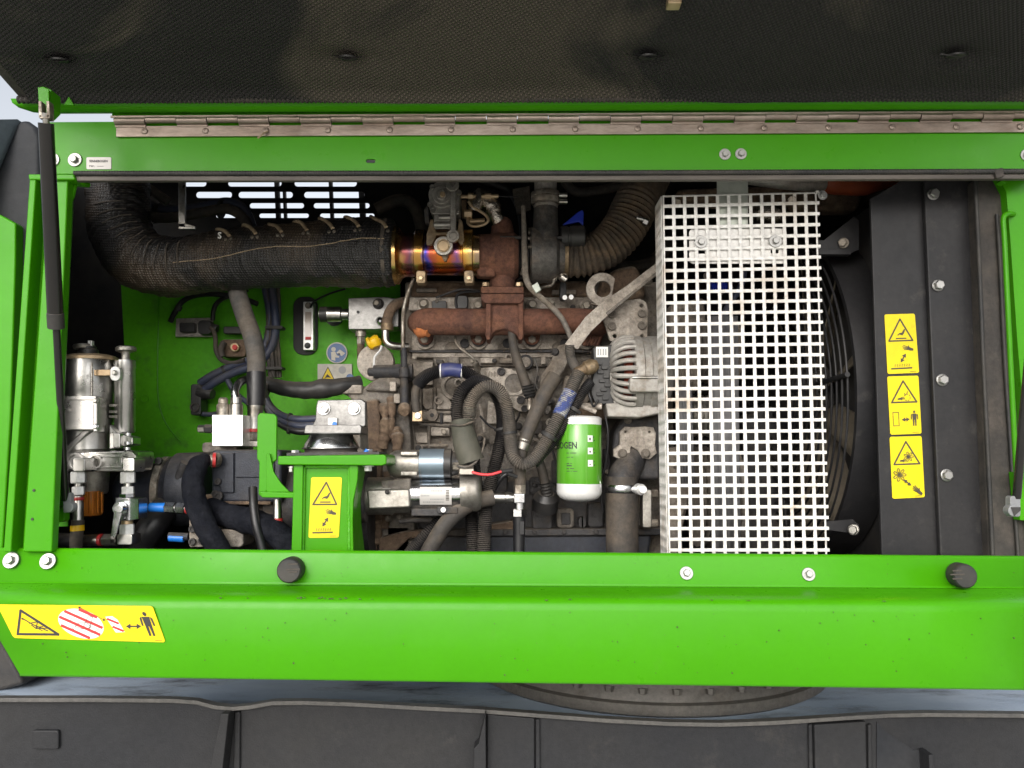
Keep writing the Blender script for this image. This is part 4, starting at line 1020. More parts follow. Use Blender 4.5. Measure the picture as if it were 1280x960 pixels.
# solenoid manifold block
MB_ = T('solenoid_block', 'silver manifold block with a black solenoid on its left side', 'valve block', (465, 413, 2.0))
g = G(); g.prism([(435.5, 372.5), (480, 371), (498, 374), (498, 408), (470, 411.5), (435.5, 411.5)], 1.985, .07); g.make('block_body', 'alu_clean', MB_, bevel=.0015)
g = G(); g.disc(447.5, 390, 1.9, 1.9835, .003); g.make('port_hole', 'print_black', MB_)
g = G(); g.lathe((399, 393, 2.02), (436, 393, 2.02), [(0, 4), (.02, 7), (.18, 8), (.2, 9.5), (.75, 9.5), (.78, 7), (1, 7)], 28); g.make('solenoid', 'zinc', MB_)
g = G(); g.lathe((400, 393, 2.02), (410, 393, 2.02), [(0, 6), (.1, 9.8), (1, 9.8)], 24); g.make('solenoid_cap', 'plastic_black', MB_)
g = G(); g.disc(417, 396, 11, 2.075, .012); g.make('solenoid_coil', 'plastic_black', MB_)
bolt(473, 380, 1.985, 7, MB_, 'hex', 'cast_dark'); bolt(471, 379, 1.978, 4.5, MB_, 'hex', 'zinc_dirty')
g = G(); g.lathe((475, 401, 1.985), (475, 401.3, 1.955), [(0, 5.4), (.4, 5.6), (.8, 4), (1, 1.5)], 20); g.make('ball_fitting', 'zinc_bright', MB_)
g = G(); g.cyl((451, 412, 2.01), (451, 421, 2.01), 6.8); g.hexa((451, 420, 2.01), (451, 431, 2.01), 5.4); g.make('bottom_fitting', 'zinc_dirty', MB_, ang=20)
g = G(); g.cyl((451, 430, 2.01), (451, 448, 2.01), 4.6); g.make('bottom_pipe', 'cast_brown', MB_)
t = T('elbow_hose', 'short dark red elbow hose on a silver bent pipe beside the manifold block', 'hose', (486, 432, 1.98))
g = G(); g.tube([(484, 410, 1.955), (484, 400, 1.955), (488, 388, 1.958), (496, 380, 1.97), (508, 377, 1.99)], 6.6, n=18); g.make('hose_body', 'cast_brown', t)
g = G(); g.tube([(482, 412, 1.955), (482, 424, 1.955), (487, 431, 1.955), (497, 433, 1.96), (510, 433, 1.97)], 4.8, n=18); g.make('bent_pipe', 'zinc', t)
g = G(); g.cyl((484, 413, 1.955), (484, 405, 1.955), 8); g.make('clamp', 'tan_dirty', t)
t = T('dipstick', 'yellow dipstick handle with a white bent tube below the manifold block', 'dipstick', (467, 468, 1.95))
g = G(); g.lathe((459, 431, 1.95), (474, 424, 1.95), [(0, 4), (.1, 8), (.3, 8.8), (.4, 6.5), (.8, 7.8), (1, 6)], 24); g.make('handle', 'cap_yellow', t)
g = G(); g.lathe((467, 426, 1.95), (470, 434, 1.95), [(0, 9), (.6, 9), (1, 7)], 24); g.make('handle_cup', 'cap_yellow', t)
g = G(); g.tube([(477, 432, 1.945), (475, 438, 1.945), (468.5, 446, 1.945), (467.5, 455, 1.945), (467, 468, 1.945)], 1.5, n=10); g.make('tube', 'white_paint', t)
sl2 = lambda s, d, p: 1 + .16 * mnoise.noise(Vector((p.x + d.x * .03, p.z + d.z * .03, s)) * 30)
g = G(); g.tube([(330, 478, 1.94, 9), (350, 484, 1.93, 9), (380, 488, 1.92, 11), (405, 486, 1.92, 12), (430, 482, 1.93, 10), (450, 478, 1.95, 9)], n=22, step=.005, rf=sl2); g.make('taped_harness', 'plastic_black', label='thick lumpy black taped harness running level behind the engine mount', cat='cable')
g = G(); g.lathe((330, 487, 1.93), (335, 488, 1.93), [(0, 9), (1, 10)], 20); g.make('grey_sleeve', 'hose_grey', label='pale sleeve end where the taped harness meets the thick hose', cat='sleeve')
for k, (dy, m) in enumerate(((0, 'hose_blue'), (8, 'hose_blue'), (15, 'hose_black'))):
    cable('lower_cable', [(330, 492 + dy * .6, 1.97), (338, 508 + dy * .7, 1.965), (352, 519 + dy * .8, 1.96), (372, 524 + dy, 1.95), (400, 523 + dy, 1.95)], 4.6, m, ('upper', 'middle', 'lowest')[k] + ' of three dark cables curving behind the engine mount', ties=((362, 522 + dy, 1.957, 1.6, .5, 6),), group='cables behind the engine mount')

# ------------------------------------------------------------------ lagged exhaust pipe
EX = T('lagged_exhaust_pipe', 'thick exhaust pipe lagged in dusty black laced heat wrap', 'exhaust pipe', (300, 370, 1.9))
def wrapf(s, d, p):
    q = Vector((p.x + d.x * .06, p.y + d.y * .06, p.z + d.z * .06))
    f = 1 + .05 * mnoise.noise(q * 7) + .02 * mnoise.noise(q * 16)
    r1 = 1 - abs(mnoise.noise(q * 26 + Vector((3, 1, 7)))) * 2.2          # sharp fabric creases
    f += .045 * max(0, r1) ** 3
    bend = max(0, 1 - abs(s - .62) / .34)
    inner = max(0, d.x * .6 + d.z * .7)
    w = s * 150 + 3.5 * mnoise.noise(Vector((d.x * 1.5, d.y * 1.5, s * 7))) + d.z * 2
    f += (bend * (.08 * inner + .035) + .016) * (abs(math.sin(w)) ** .6 - .6)
    f += .012 * mnoise.noise(Vector((s * 90, d.y * 5, d.z * 5)))
    return f
CLW = [(494.5, 316, 1.87, 37), (492.5, 316, 1.87, 41), (487, 316, 1.87, 42.5), (480, 316, 1.87, 41.5), (460, 316, 1.872, 43.5), (420, 317, 1.875, 42), (370, 319, 1.88, 40), (310, 323, 1.885, 38), (255, 330, 1.89, 37), (210, 334, 1.90, 37), (172, 322, 1.91, 37), (151, 290, 1.93, 37), (147, 250, 1.95, 37), (147, 215, 1.97, 37), (147, 180, 1.98, 37)]
g = G(); g.tube(CLW, n=84, step=.0026, rf=wrapf)
g.make('heat_wrap', 'wrap', EX)
wc = []
for p_ in CLW:
    q_ = P(p_[0], p_[1], p_[2]); wc.append((q_.x, q_.y, q_.z, p_[3] * p_[2] / F))
wsm, wL = resample(catmull(wc, 14), .004)
def on_wrap(i, phi, lift=.0):
    """a point on the lagging: phi 0 faces the camera, 90 is the upper side"""
    s_, q_ = wsm[i]
    c = Vector(q_[:3]); t_ = (Vector(wsm[min(i + 1, len(wsm) - 1)][1][:3]) - Vector(wsm[max(i - 1, 0)][1][:3])).normalized()
    u_ = Vector((0, -1, 0)); u_ = (u_ - t_ * u_.dot(t_)).normalized(); v_ = t_.cross(u_)
    if v_.z < 0: v_ = -v_
    d_ = u_ * math.cos(R(phi)) + v_ * math.sin(R(phi))
    return c + d_ * (q_[3] * wrapf(s_, d_, c) + lift), d_
nW = len(wsm)
g = G(); pts_ = []
for i in range(4, int(nW * .52), 2):
    q_, _d = on_wrap(i, 8 - 34 * i / nW + 3 * math.sin(i * .11), .0006); pts_.append((q_.x, q_.y, q_.z, .0011))
g.wtube(pts_, 6, step=.004); g.make('seam_thread', 'thread', EX)
for i in range(6, int(nW * .42), 15):
    pts_ = []
    for k, (dp, di) in enumerate(((30, -3), (40, -1), (52, 2), (64, 6), (74, 8))):
        q_, _d = on_wrap(max(0, min(i + di, nW - 1)), dp, .002); pts_.append((q_.x, q_.y, q_.z, .0044))
    g = G(); g.wtube(pts_, 8, step=.004); g.make('lace', 'lace', EX)
    for di in (-2, 1):
        q_, d_ = on_wrap(i + di - 2, 24, .0012)
        g = G(); g.wlathe(q_ - d_ * .002, q_ + d_ * .001, [(0, .0042), (.8, .0042), (1, .0032)], 12); g.make('eyelet', 'zinc_dirty', EX)
for i in range(int(nW * .50), int(nW * .80), 7):
    pts_ = []
    for dp in (-6, 12, 30, 46):
        q_, _d = on_wrap(i, dp + 10 * math.sin(i), .002); pts_.append((q_.x, q_.y, q_.z, .0018))
    g = G(); g.wtube(pts_, 6, step=.004); g.make('lace', 'hose_dusty', EX)
g = G(); q_, d_ = on_wrap(5, 0); ca_ = Vector(wsm[5][1][:3]); ra_ = wsm[5][1][3]; ax_ = (Vector(wsm[7][1][:3]) - Vector(wsm[3][1][:3])).normalized()
g.wlathe(ca_ - ax_ * .005, ca_ + ax_ * .005, [(0, ra_ * 1.0), (.1, ra_ * 1.035), (.9, ra_ * 1.035), (1, ra_ * 1.0)], 60, rf=lambda t_, a_: 1 + .012 * math.sin(11 * a_) + .01 * math.sin(23 * a_)); g.make('end_band', 'hose_dusty', EX)
vs, fs = text_geo('S', 1)
o = G(); o.add([P(272 + a * 11, 298 - b * 11, 1.818) for a, b in vs], fs); o.make('chalk_letter', 'print_white', EX)
# pipework above the lagging
t = T('blue_hose_bundle', 'dark blue hoses tied together above the lagged pipe', 'hose', (230, 270, 2.1))
for k, (dy, Yk, m) in enumerate(((0, 2.1, 'hose_blue'), (8, 2.12, 'hose_blue'), (12, 2.08, 'hose_dusty'))):
    g = G(); g.tube([(150 - k * 4, 218 + dy, Yk), (165, 240 + dy, Yk), (190, 258 + dy, Yk), (220, 263 + dy * .7, Yk), (255, 258 + dy * .6, Yk), (285, 253 + dy * .7, Yk), (305, 262 + dy, Yk), (315, 285 + dy, Yk)], 6.5, n=14); g.make('hose', m, t)
for x, y in ((196, 263), (277, 257)):
    g = G(); g.cyl((x - 1.5, y + 4 - .6, 2.095), (x + 1.5, y + 4, 2.095), 13); g.make('zip_tie', 'rubber', t)
g = G(); g.tube([(115, 229, 2.0), (130, 232, 2.0), (150, 232, 2.0)], 7); g.make('steel_pipe', 'zinc_dirty', label='short grey pipe end behind the seal at the top left', cat='pipe')
g = G(); g.tube([(160, 222, 2.02), (185, 235, 2.03), (210, 252, 2.04)], 6); g.make('dusty_hose', 'hose_dusty', label='dusty hose slanting down behind the blue hoses', cat='hose')
t = T('hanger_bracket', 'slim steel hanger rod ending in a hook above the lagged pipe', 'bracket', (228, 285, 1.9))
g = G(); g.rect(223, 224, 231.5, 284, 1.86, .006); g.prism([(223, 279), (231.5, 279), (244, 283), (244, 286), (223, 286)], 1.86, .006); g.make('hanger_strip', 'zinc', t, bevel=.0008)

# ================================================================== ENGINE
EN = T('engine_block', 'dusty grey brown cast iron engine block filling the middle of the bay', 'engine', (640, 690, 2.0))
# main castings
g = G(); g.rect(506, 352, 826, 440, 2.0, .28); g.make('cylinder_head', 'cast', EN, bevel=.006)
g = G(); g.prism([(500, 436), (840, 436), (845, 700), (505, 700)], 2.01, .3); g.make('crankcase', 'cast', EN, bevel=.004)
g = G(); g.prism([(515, 350), (735, 350), (738, 372), (512, 372)], 1.985, .1); g.make('valve_cover', 'cast_brown', EN, bevel=.012, seg=4)
g = G(); g.prism([(512, 371), (740, 371), (744, 388), (510, 388)], 1.975, .08); g.make('head_rail', 'cast_light', EN, bevel=.004)
g = G(); g.prism([(515, 418), (748, 418), (752, 436), (514, 438)], 1.972, .06); g.make('head_skirt', 'cast_light', EN, bevel=.003)
g = G(); g.rect(512, 437.5, 752, 440, 1.975, .05); g.make('head_gasket', 'cast_dark', EN)
# scalloped bosses under the manifold studs
for x in (531, 598, 665, 733):
    g = G(); g.prism(arcp(x, 424, 13, -10, 190, 10) + [(x - 13, 408), (x + 13, 408)], 1.962, .03); b_ = g.make('stud_boss', 'cast_light', EN, bevel=.003)
    bolt(x, 425, 1.957, 8.5, EN, 'washer', 'cast_dark', 'washer'); bolt(x, 425, 1.955, 6.6, EN, 'hex', 'zinc_dirty')
    g = G(); g.prism(arcp(x + 34, 437, 10, 180, 360, 8), 1.968, .03); g.make('head_scallop', 'cast', EN, bevel=.002)
for x, y in ((530, 380), (597.5, 382), (665.5, 381), (733, 382)):
    g = G(); g.disc(x, y, 9, 1.968, .02); g.make('stud_boss', 'cast_light', EN, bevel=.003)
    bolt(x, y, 1.966, 6.6, EN, 'hex', 'zinc_dirty')
g = G(); g.rect(522, 375.5, 540, 388, 1.966, .03); g.make('sensor_seat', 'cast_light', EN, bevel=.002)
g = G(); g.prism(rrect(540, 376, 558, 386, 1.5), 1.963, .03); g.make('connector_strip', 'plastic_black', EN, bevel=.001)
g = G(); g.prism(rrect(569, 369, 585, 386, 4), 1.955, .05); g.make('injector_plug', 'plastic_black', EN, bevel=.003)
g = G(); g.tube([(571, 386, 1.955), (570, 374, 1.955), (576, 366, 1.955), (600, 364, 1.955)], 1.8, n=8); g.make('injector_lead', 'hose_black', EN)
for x in (581, 634, 706):
    g = G(); g.disc(x, 429, 6, 1.966, .02); g.make('core_plug', 'cast_dark', EN, bevel=.002)
# block face: ribs, pads, covers
g = G(); g.rect(515, 440, 700, 447, 1.985, .05); g.make('block_ledge', 'cast_light', EN, bevel=.003)
g = G(); g.prism([(540, 444), (690, 444), (690, 458), (545, 458)], 1.992, .04); g.make('block_band', 'cast', EN, bevel=.003)
g = G(); g.rect(515, 452, 541, 481, 1.984, .04); g.make('machined_pad', 'cast_light', EN, bevel=.002)
g = G(); g.prism([(585, 461), (622, 458), (640, 461), (658, 478), (668, 500), (660, 516), (648, 514), (634, 505), (618, 496), (600, 482)], 1.968, .04); gc = g.make('gear_cover', 'cast_light', EN, bevel=.003)
g = G(); g.ring(643, 479, 15.5, 12, 1.962, .01); g.make('cover_rim', 'cast_light', gc)
g = G(); g.disc(643, 479, 12, 1.966, .004); g.make('cover_disc', 'cast', gc)
for i in range(9):
    g = G(); g.rect(606 + i * 1.9, 464 + (i % 3), 607 + i * 1.9, 471 - (i % 2), 1.9665, .003); g.make('cast_mark', 'cast', gc)
for x, y, r in ((626.5, 464.5, 5.2), (651, 500, 5.2), (656, 511, 4.6)):
    bolt(x, y, 1.967, r, EN, 'socket', 'cast_dark')
g = G(); g.disc(657, 452.5, 9.5, 1.978, .03); g.make('plug_boss', 'cast_dark', EN, bevel=.003)
g = G(); g.disc(657, 452.5, 6.6, 1.972, .03); g.make('core_plug', 'cast_light', EN, bevel=.002)
# ribbed window panels
for poly in ([(528, 486), (541, 485), (541, 511), (532, 512), (528, 506)], [(546, 485), (553, 485), (560, 497), (566, 506), (565, 512), (546, 512)], [(528, 519), (565, 519), (565, 528), (528, 528)],
             [(512, 540), (535, 540), (535, 554), (512, 554)], [(538, 533), (562, 535), (562, 545), (538, 545)], [(610, 500), (622, 506), (622, 530), (608, 530)]):
    g = G(); g.prism(poly, 1.985, .03); g.make('block_panel', 'cast_light', EN, bevel=.003)
for a, b in (((543.5, 484), (543.5, 514)), ((525, 484), (525, 530)), ((526, 515.5), (568, 515.5)), ((526, 531), (575, 532)), ((536, 532), (536, 560)), ((508, 557), (560, 557))):
    g = G(); g.tube([(a[0], a[1], 1.984), (b[0], b[1], 1.984)], 2.2, n=10, lin=True, step=.05); g.make('block_rib', 'cast', EN)
g = G(); g.disc(540, 519, 8, 1.968, .03); g.rect(528, 514, 541, 525, 1.9685, .03); g.make('ear_lug', 'cast_light', EN, bevel=.003)
g = G(); g.disc(540, 519, 2.6, 1.9665, .003); g.make('lug_hole', 'print_black', EN)
g = G(); g.ring(568, 483, 17, 12, 1.978, .03); g.make('round_rim', 'cast_light', EN, bevel=.002)
g = G(); g.disc(568, 483, 12, 1.985, .02); g.make('round_cover', 'cast', EN)
for x, y, r in ((648, 533, 8), (523, 560, 6), (690, 502, 6), (600, 548, 6)):
    g = G(); g.disc(x, y, r, 1.975, .03); g.make('bolt_boss', 'cast', EN, bevel=.003)
    bolt(x, y, 1.973, r * .62, EN, 'hex', 'cast_dark')
# bracket arm beside the gear cover
g = G(); g.prism([(697, 432), (708, 429), (716, 440), (706, 462), (694, 478), (686, 490), (690, 512), (684, 520), (672, 505), (676, 470), (688, 452)], 1.945, .03); ba = g.make('bracket_casting', 'cast', EN, bevel=.005, seg=3)
bolt(694, 440, 1.944, 5, ba, 'hex', 'cast_dark'); bolt(686, 502, 1.944, 5.2, ba, 'hex', 'cast_dark')
g = G(); g.rect(676.5, 446, 682, 455, 1.95, .02); g.make('cast_key', 'cast_light', ba, bevel=.001)
g = G(); g.prism([(705, 470), (735, 466), (738, 500), (720, 522), (700, 516)], 1.975, .03); g.make('filter_seat', 'cast', EN, bevel=.006)
g = G(); g.prism([(700, 508), (760, 505), (764, 520), (752, 526), (702, 526)], 1.90, .12); g.make('filter_head', 'cast_brown', EN, bevel=.006)
# lower block, sump rail, dirt shelf
g = G(); g.prism([(505, 600), (760, 600), (760, 663), (505, 663)], 1.99, .1); g.make('lower_skirt', 'cast_dark', EN, bevel=.006)
g = G(); g.prism([(500, 663), (830, 660), (830, 669), (500, 671)], 1.93, .1); g.make('sump_rail', 'cast_dark', EN, bevel=.003)
g = G(); g.prism([(500, 670), (815, 668), (810, 705), (500, 705)], 1.945, .1); g.make('oil_sump', 'pump', EN, bevel=.008)
for x in (632, 668, 705, 745, 790):
    bolt(x, 665, 1.929, 3.2, EN, 'hex', 'cast_dark')
for x, w, y0, y1, m in ((678, 26, 622, 662, 'cast_dark'), (707, 22, 636, 660, 'cast'), (728, 9, 646, 660, 'cast_dark'), (745, 20, 628, 660, 'cast_dark')):
    g = G(); g.prism(rrect(x - w / 2, y0, x + w / 2, y1, 5), 1.95, .06); g.make('sump_boss', m, EN, bevel=.006, seg=3)
g = G(); g.rect(702, 641, 713, 656, 1.945, .01); g.make('boss_pocket', 'cast_dark', EN, bevel=.002)
g = G(); g.prism([(612, 655), (648, 650), (652, 664), (612, 664)], 1.94, .05); g.make('dirt_ledge', 'cast_brown', EN, bevel=.005)
# flywheel housing on the left
FH = T('flywheel_housing', 'dust caked flywheel housing between the pedestal and the engine block', 'housing', (490, 690, 1.9))
g = G(); g.prism([(425, 486), (452, 486), (480, 466), (505, 462), (512, 520), (516, 600), (520, 700), (440, 700), (440, 500)], 1.93, .2); g.make('housing_body', 'cast', FH, bevel=.006)
g = G(); g.prism([(456, 500), (473, 498), (478, 560), (470, 700), (452, 700)], 1.905, .05); g.make('dirty_rim', 'cast_brown', FH, bevel=.008, seg=3)
crust = lambda s, d, p: 1 + .5 * mnoise.noise(p * 60) + .3 * mnoise.noise(p * 150)
for x, a, b, rr in ((480, 505, 560, 6), (488, 495, 545, 5), (472, 600, 680, 6), (483, 590, 660, 5), (495, 535, 575, 7)):
    g = G(); g.tube([(x, a, 1.915), (x + 2, (a + b) / 2, 1.905), (x - 2, b, 1.91)], rr, n=14, step=.003, rf=crust); g.make('dirt_crust', 'cast_brown', FH)
g = G(); g.prism([(455, 488), (478, 466), (500, 462), (503, 480), (490, 490)], 1.915, .06); g.make('upper_shoulder', 'cast', FH, bevel=.008, seg=3)
g = G(); g.rect(426, 481, 452, 492, 1.92, .08); g.make('step_block', 'cast_light', FH, bevel=.002)
g = G(); g.disc(469, 453, 23, 1.965, .03, 40); g.make('round_blank', 'cast_light', FH, bevel=.002)
g = G(); g.lathe((460, 465, 1.92), (516, 464, 1.92), [(0, 4), (.02, 5.5), (.12, 5.5), (.13, 8.6), (.6, 8.6), (.62, 9.4), (1, 9.4)], 24); g.make('breather_pipe', 'cast_dark', FH)
g = G(); g.prism([(474, 672), (505, 664), (545, 661), (545, 668), (510, 674), (484, 700), (472, 700)], 1.90, .03); g.make('lower_bracket', 'cast_brown', FH, bevel=.005)
g = G(); g.rect(485, 660, 510, 700, 1.93, .02); g.make('recess_shade', 'bay_black', FH)  # flush black plate; the shade of the opening is put into its colour
for x, y in ((485, 648), (500, 646)):
    bolt(x, y, 1.90, 4, FH, 'hex', 'zinc_dirty')
for x, y in ((491, 485), (496, 500)):
    g = G(); g.prism(rrect(x - 4, y - 8, x + 4, y + 4, 1.5), 1.90, .03); g.make('small_lug', 'cast_light', FH, bevel=.002)
t = T('oil_supply_pipe', 'thin dark upright pipe with fittings left of the engine block', 'pipe', (506, 520, 1.9))
g = G(); g.tube([(517, 348, 1.90), (510, 366, 1.90), (504.5, 388, 1.90), (503.5, 420, 1.90), (504, 438, 1.90)], 2.4, n=12); g.make('thin_pipe', 'zinc_dirty', t)
g = G(); g.lathe((505, 435, 1.90), (506, 516, 1.90), [(0, 3), (.1, 4), (.3, 4), (.32, 6.5), (.45, 6.5), (.47, 4.6), (.6, 5.2), (.9, 5.2), (1, 6)], 16); g.make('thick_pipe', 'cast_dark', t)
g = G(); g.lathe((505.5, 510, 1.895), (505.5, 516, 1.875), [(0, 8), (.5, 8.5), (1, 5)], 18); g.make('banjo_bolt', 'cast_brown', t)
t = T('tan_sensor', 'tan square cable lug with bright bolt left of the block', 'cable lug', (521, 527, 1.88))
g = G(); g.rect(515, 513, 528, 527, 1.89, .02); g.make('lug_body', 'tan_lug', t, bevel=.002)
g = G(); g.disc(522, 519.5, 4.2, 1.884, .01); g.make('lug_bolt', 'alu_face', t, bevel=.002)
g = G(); g.tube([(521, 515, 1.895), (519, 500, 1.895), (520, 487, 1.90), (526, 477, 1.905)], 5.4); g.make('lead', 'hose_dusty', t)

# ------------------------------------------------------------------ exhaust manifold
MF = T('exhaust_manifold', 'rust brown exhaust manifold lying across the top of the engine', 'exhaust manifold', (630, 420, 1.9))
g = G(); g.tube([(519, 405, 1.955, 5), (521, 404, 1.94, 13), (530, 402, 1.915, 16.5), (545, 402, 1.905, 17.2), (580, 402.5, 1.90, 17), (630, 402.5, 1.90, 17), (680, 402, 1.90, 16.5), (715, 401, 1.90, 16), (735, 402, 1.905, 16), (752, 405, 1.93, 15)], n=36, step=.006); g.make('log_pipe', 'rust', MF)
g = G(); g.tube([(522, 411, 1.922, 6), (527, 414, 1.905, 6.5), (536, 416, 1.895, 5)], n=16, step=.003, rf=crust); g.make('fresh_rust', 'rust_orange', MF)
g = G(); g.prism([(609, 376), (651, 376), (651, 400), (656, 420), (650, 424), (645, 418), (632, 411), (618, 414), (611, 425), (606, 420), (609, 400)], 1.868, .06); g.make('riser', 'rust', MF, bevel=.008, seg=3)
for x in (610.5, 651):
    g = G(); g.prism([(x - 3.2, 376), (x + 3.2, 376), (x + 3.2, 418), (x + 1.5, 425), (x - 3, 424), (x - 3.4, 410)], 1.858, .07); g.make('riser_rib', 'rust', MF, bevel=.003)
g = G(); g.prism([(601, 367), (655, 367), (655, 374), (651, 379), (606, 379), (601, 374)], 1.852, .10); g.make('lower_flange', 'rust', MF, bevel=.003)
for x in (531, 598, 665, 733):
    g = G(); g.prism(arcp(x, 421, 10, 0, 180, 8) + [(x - 14, 405), (x + 14, 405)], 1.945, .03); g.make('runner_foot', 'rust', MF, bevel=.003)
for k in range(5):
    x = 740 + k * 4
    g = G(); g.tube([(x + 4, 400, 1.945), (x - 2, 415, 1.94), (x - 10, 432, 1.945)], 2.6, n=10); g.make('cast_fin', 'rust', MF)

# ------------------------------------------------------------------ turbocharger
TB = T('turbocharger', 'turbocharger with rusty turbine side and dark compressor side', 'turbocharger', (660, 368, 1.9))
g = G(); g.prism([(601, 358), (655, 358), (655, 366.4), (601, 366.4)], 1.85, .10); g.make('turbine_flange', 'rust', TB, bevel=.003)
for x in (607, 649):
    g = G(); g.hexa((x, 358.5, 1.865), (x, 353.5, 1.865), 4.8); g.make('flange_nut', 'tan_lug', TB, ang=20)
g = G(); g.tube([(628, 360, 1.89, 16), (628, 330, 1.885, 17), (628, 305, 1.885, 16.5), (628, 285, 1.89, 14), (629, 277, 1.895, 11)], n=32, step=.006); g.make('turbine_inlet', 'rust', TB)
g = G(); g.lathe((594, 321, 1.885), (648, 321, 1.885), [(0, 24), (.05, 28), (.35, 29), (.5, 31), (.9, 31), (1, 26)], 40); g.make('turbine_housing', 'rust', TB)
g = G(); g.prism([(596, 294), (618, 297), (620, 345), (600, 346), (595, 340)], 1.845, .03); g.make('housing_boss', 'rust', TB, bevel=.008, seg=3)
g = G(); g.lathe((646, 320, 1.89), (664, 320, 1.89), [(0, 24), (.2, 20), (.5, 18), (.6, 25), (.8, 25), (1, 20)], 36); g.make('bearing_housing', 'cast_dark', TB)
g = G(); g.lathe((662, 320, 1.885), (705, 320, 1.885), [(0, 30), (.05, 36), (.25, 37), (.4, 34), (.55, 35), (.75, 32), (.85, 24), (1, 23)], 48); cmp_ = g.make('compressor_housing', 'comp_iron', TB)
g = G(); g.tube([(682, 325, 1.86, 20), (682, 300, 1.86, 18), (682, 280, 1.865, 16), (682, 262, 1.87, 15.5)], n=28, step=.006); g.make('compressor_outlet', 'comp_iron', TB)
for k in range(8):
    a = R(200 + k * 20); 
    g = G(); x = 665; yy = 320 + 34 * math.sin(a); Yq = 1.885 - Mx(34, 1.885) * abs(math.cos(a))
    g.hexa((660, yy, Yq), (666, yy, Yq), 2.6); g.make('housing_bolt', 'zinc_dirty', TB, ang=20)
g = G(); g.tube([(625, 297, 1.842), (660, 297, 1.842), (704, 297, 1.842)], 2.2, n=10); g.make('wastegate_rod', 'cast_dark', TB)
g = G(); g.rect(602, 298, 611, 306, 1.845, .01); g.make('rod_clip', 'tan_dirty', TB, bevel=.001)
g = G(); g.lathe((700, 297, 1.865), (731, 296, 1.865), [(0, 12), (.05, 14.5), (.3, 14.5), (.32, 13.4), (.4, 13.4), (.42, 14.5), (.95, 14.5), (1, 13)], 32); g.make('actuator_can', 'plastic_black', TB)
g = G(); g.prism([(703, 281), (722, 265), (728, 262), (730, 266), (729, 282), (724, 277)], 1.85, .008); g.make('blue_clip', 'blue_clip', label='bright blue plastic clip above the black actuator can', cat='clip', bevel=.002)
t = T('charge_air_pipe', 'grey upright charge air pipe with clamp dropping into the compressor', 'pipe', (682, 262, 1.87))
g = G(); g.lathe((682, 262, 1.87), (682, 200, 1.87), [(0, 15), (.08, 16), (.1, 14.6), (1, 14.6)], 32); g.make('pipe_body', 'pipe_alu', t)
g = G(); g.lathe((682, 255, 1.87), (682, 241, 1.87), [(0, 18), (.1, 19), (.45, 19), (.5, 17.6), (.55, 19), (.9, 19), (1, 18)], 36); g.make('clamp_band', 'zinc_dirty', t)
for y in (244, 252):
    g = G(); g.cyl((699, y, 1.85), (709, y, 1.85), 3.4); g.make('clamp_screw', 'zinc', t)
t = T('intake_bellows', 'dusty brown corrugated intake hose curving up behind the white guard', 'hose', (720, 330, 1.9))
def bel(s, d, p): 
    k = 1 if s < .22 else max(0, 1 - (s - .22) / .05)
    return 1 + k * .075 * math.sin(s * 520)
g = G(); g.tube([(706, 322, 1.90, 24), (722, 322, 1.90, 24.5), (745, 316, 1.90, 25), (766, 302, 1.905, 26), (783, 280, 1.91, 27), (796, 252, 1.92, 28), (808, 225, 1.94, 29), (822, 190, 1.96, 30)], n=40, step=.0025, rf=bel); g.make('bellows_body', 'bellows', t)
g = G(); g.lathe((702, 322, 1.90), (710, 322, 1.90), [(0, 24.5), (.1, 25.8), (.9, 25.8), (1, 24.5)], 40); g.make('clamp_band', 'tan_dirty', t)
g = G(); g.cyl((702, 346, 1.865), (708, 350, 1.865), 5); g.make('clamp_screw', 'zinc', t)
g = G(); g.cyl((796, 272, 1.862), (806, 275, 1.862), 3); g.hexa((804, 276, 1.86), (810, 279, 1.86), 5); g.make('stud', 'zinc', t, ang=20)
g = G(); g.prism([(768, 335), (795, 330), (806, 350), (808, 372), (770, 380), (745, 372), (752, 350)], 1.95, .08); ie = g.make('intake_elbow', 'cast_brown', label='brown dusty cast intake elbow behind the diagonal bar', cat='elbow', bevel=.015, seg=4)

# flap valve, heat tinted
FV = T('exhaust_flap_valve', 'heat tinted exhaust flap valve pipe with two clamp bands', 'valve', (545, 350, 1.87))
g = G(); g.lathe((492, 319, 1.87), (600, 319, 1.87), [(0, 33), (.015, 37), (.06, 37), (.075, 34), (.1, 30), (.14, 27.5), (.26, 27.5), (.27, 29), (.36, 29), (.37, 25.5), (.81, 25.5), (.82, 29), (.92, 29), (.93, 26), (1, 25)], 56); g.make('tinted_pipe', 'heat_tint', FV)
for x in (526, 586):
    g = G(); g.lathe((x - 6, 319, 1.87), (x + 6, 319, 1.87), [(0, 31), (.06, 32.4), (.94, 32.4), (1, 31)], 48); b_ = g.make('clamp_band', 'heat_tint', FV)
    g = G(); g.prism(rrect(x - 6, 338, x + 6, 354, 3), 1.805, .03); g.make('clamp_lug', 'tan_dirty', FV, bevel=.002)
    bolt(x, 348, 1.804, 3.6, FV, 'hex', 'tan_lug')
g = G(); g.prism([(533, 306), (533, 293), (538, 274), (542, 274), (545, 290), (562, 290), (572, 287), (573, 273), (578, 276), (581, 306), (575, 306), (568, 294), (546, 294), (540, 306)], 1.812, .012); g.make('valve_bracket', 'tan_dirty', FV, bevel=.002)
g = G(); g.disc(554, 307, 12, 1.788, .014, 32); lv = g.make('flap_arm', 'alu', FV, bevel=.0015)
g = G(); g.ring(554, 307, 8.2, 7, 1.785, .006, 28); g.disc(554, 307, 6.6, 1.784, .006); g.make('arm_boss', 'tan_lug', lv, bevel=.0008)
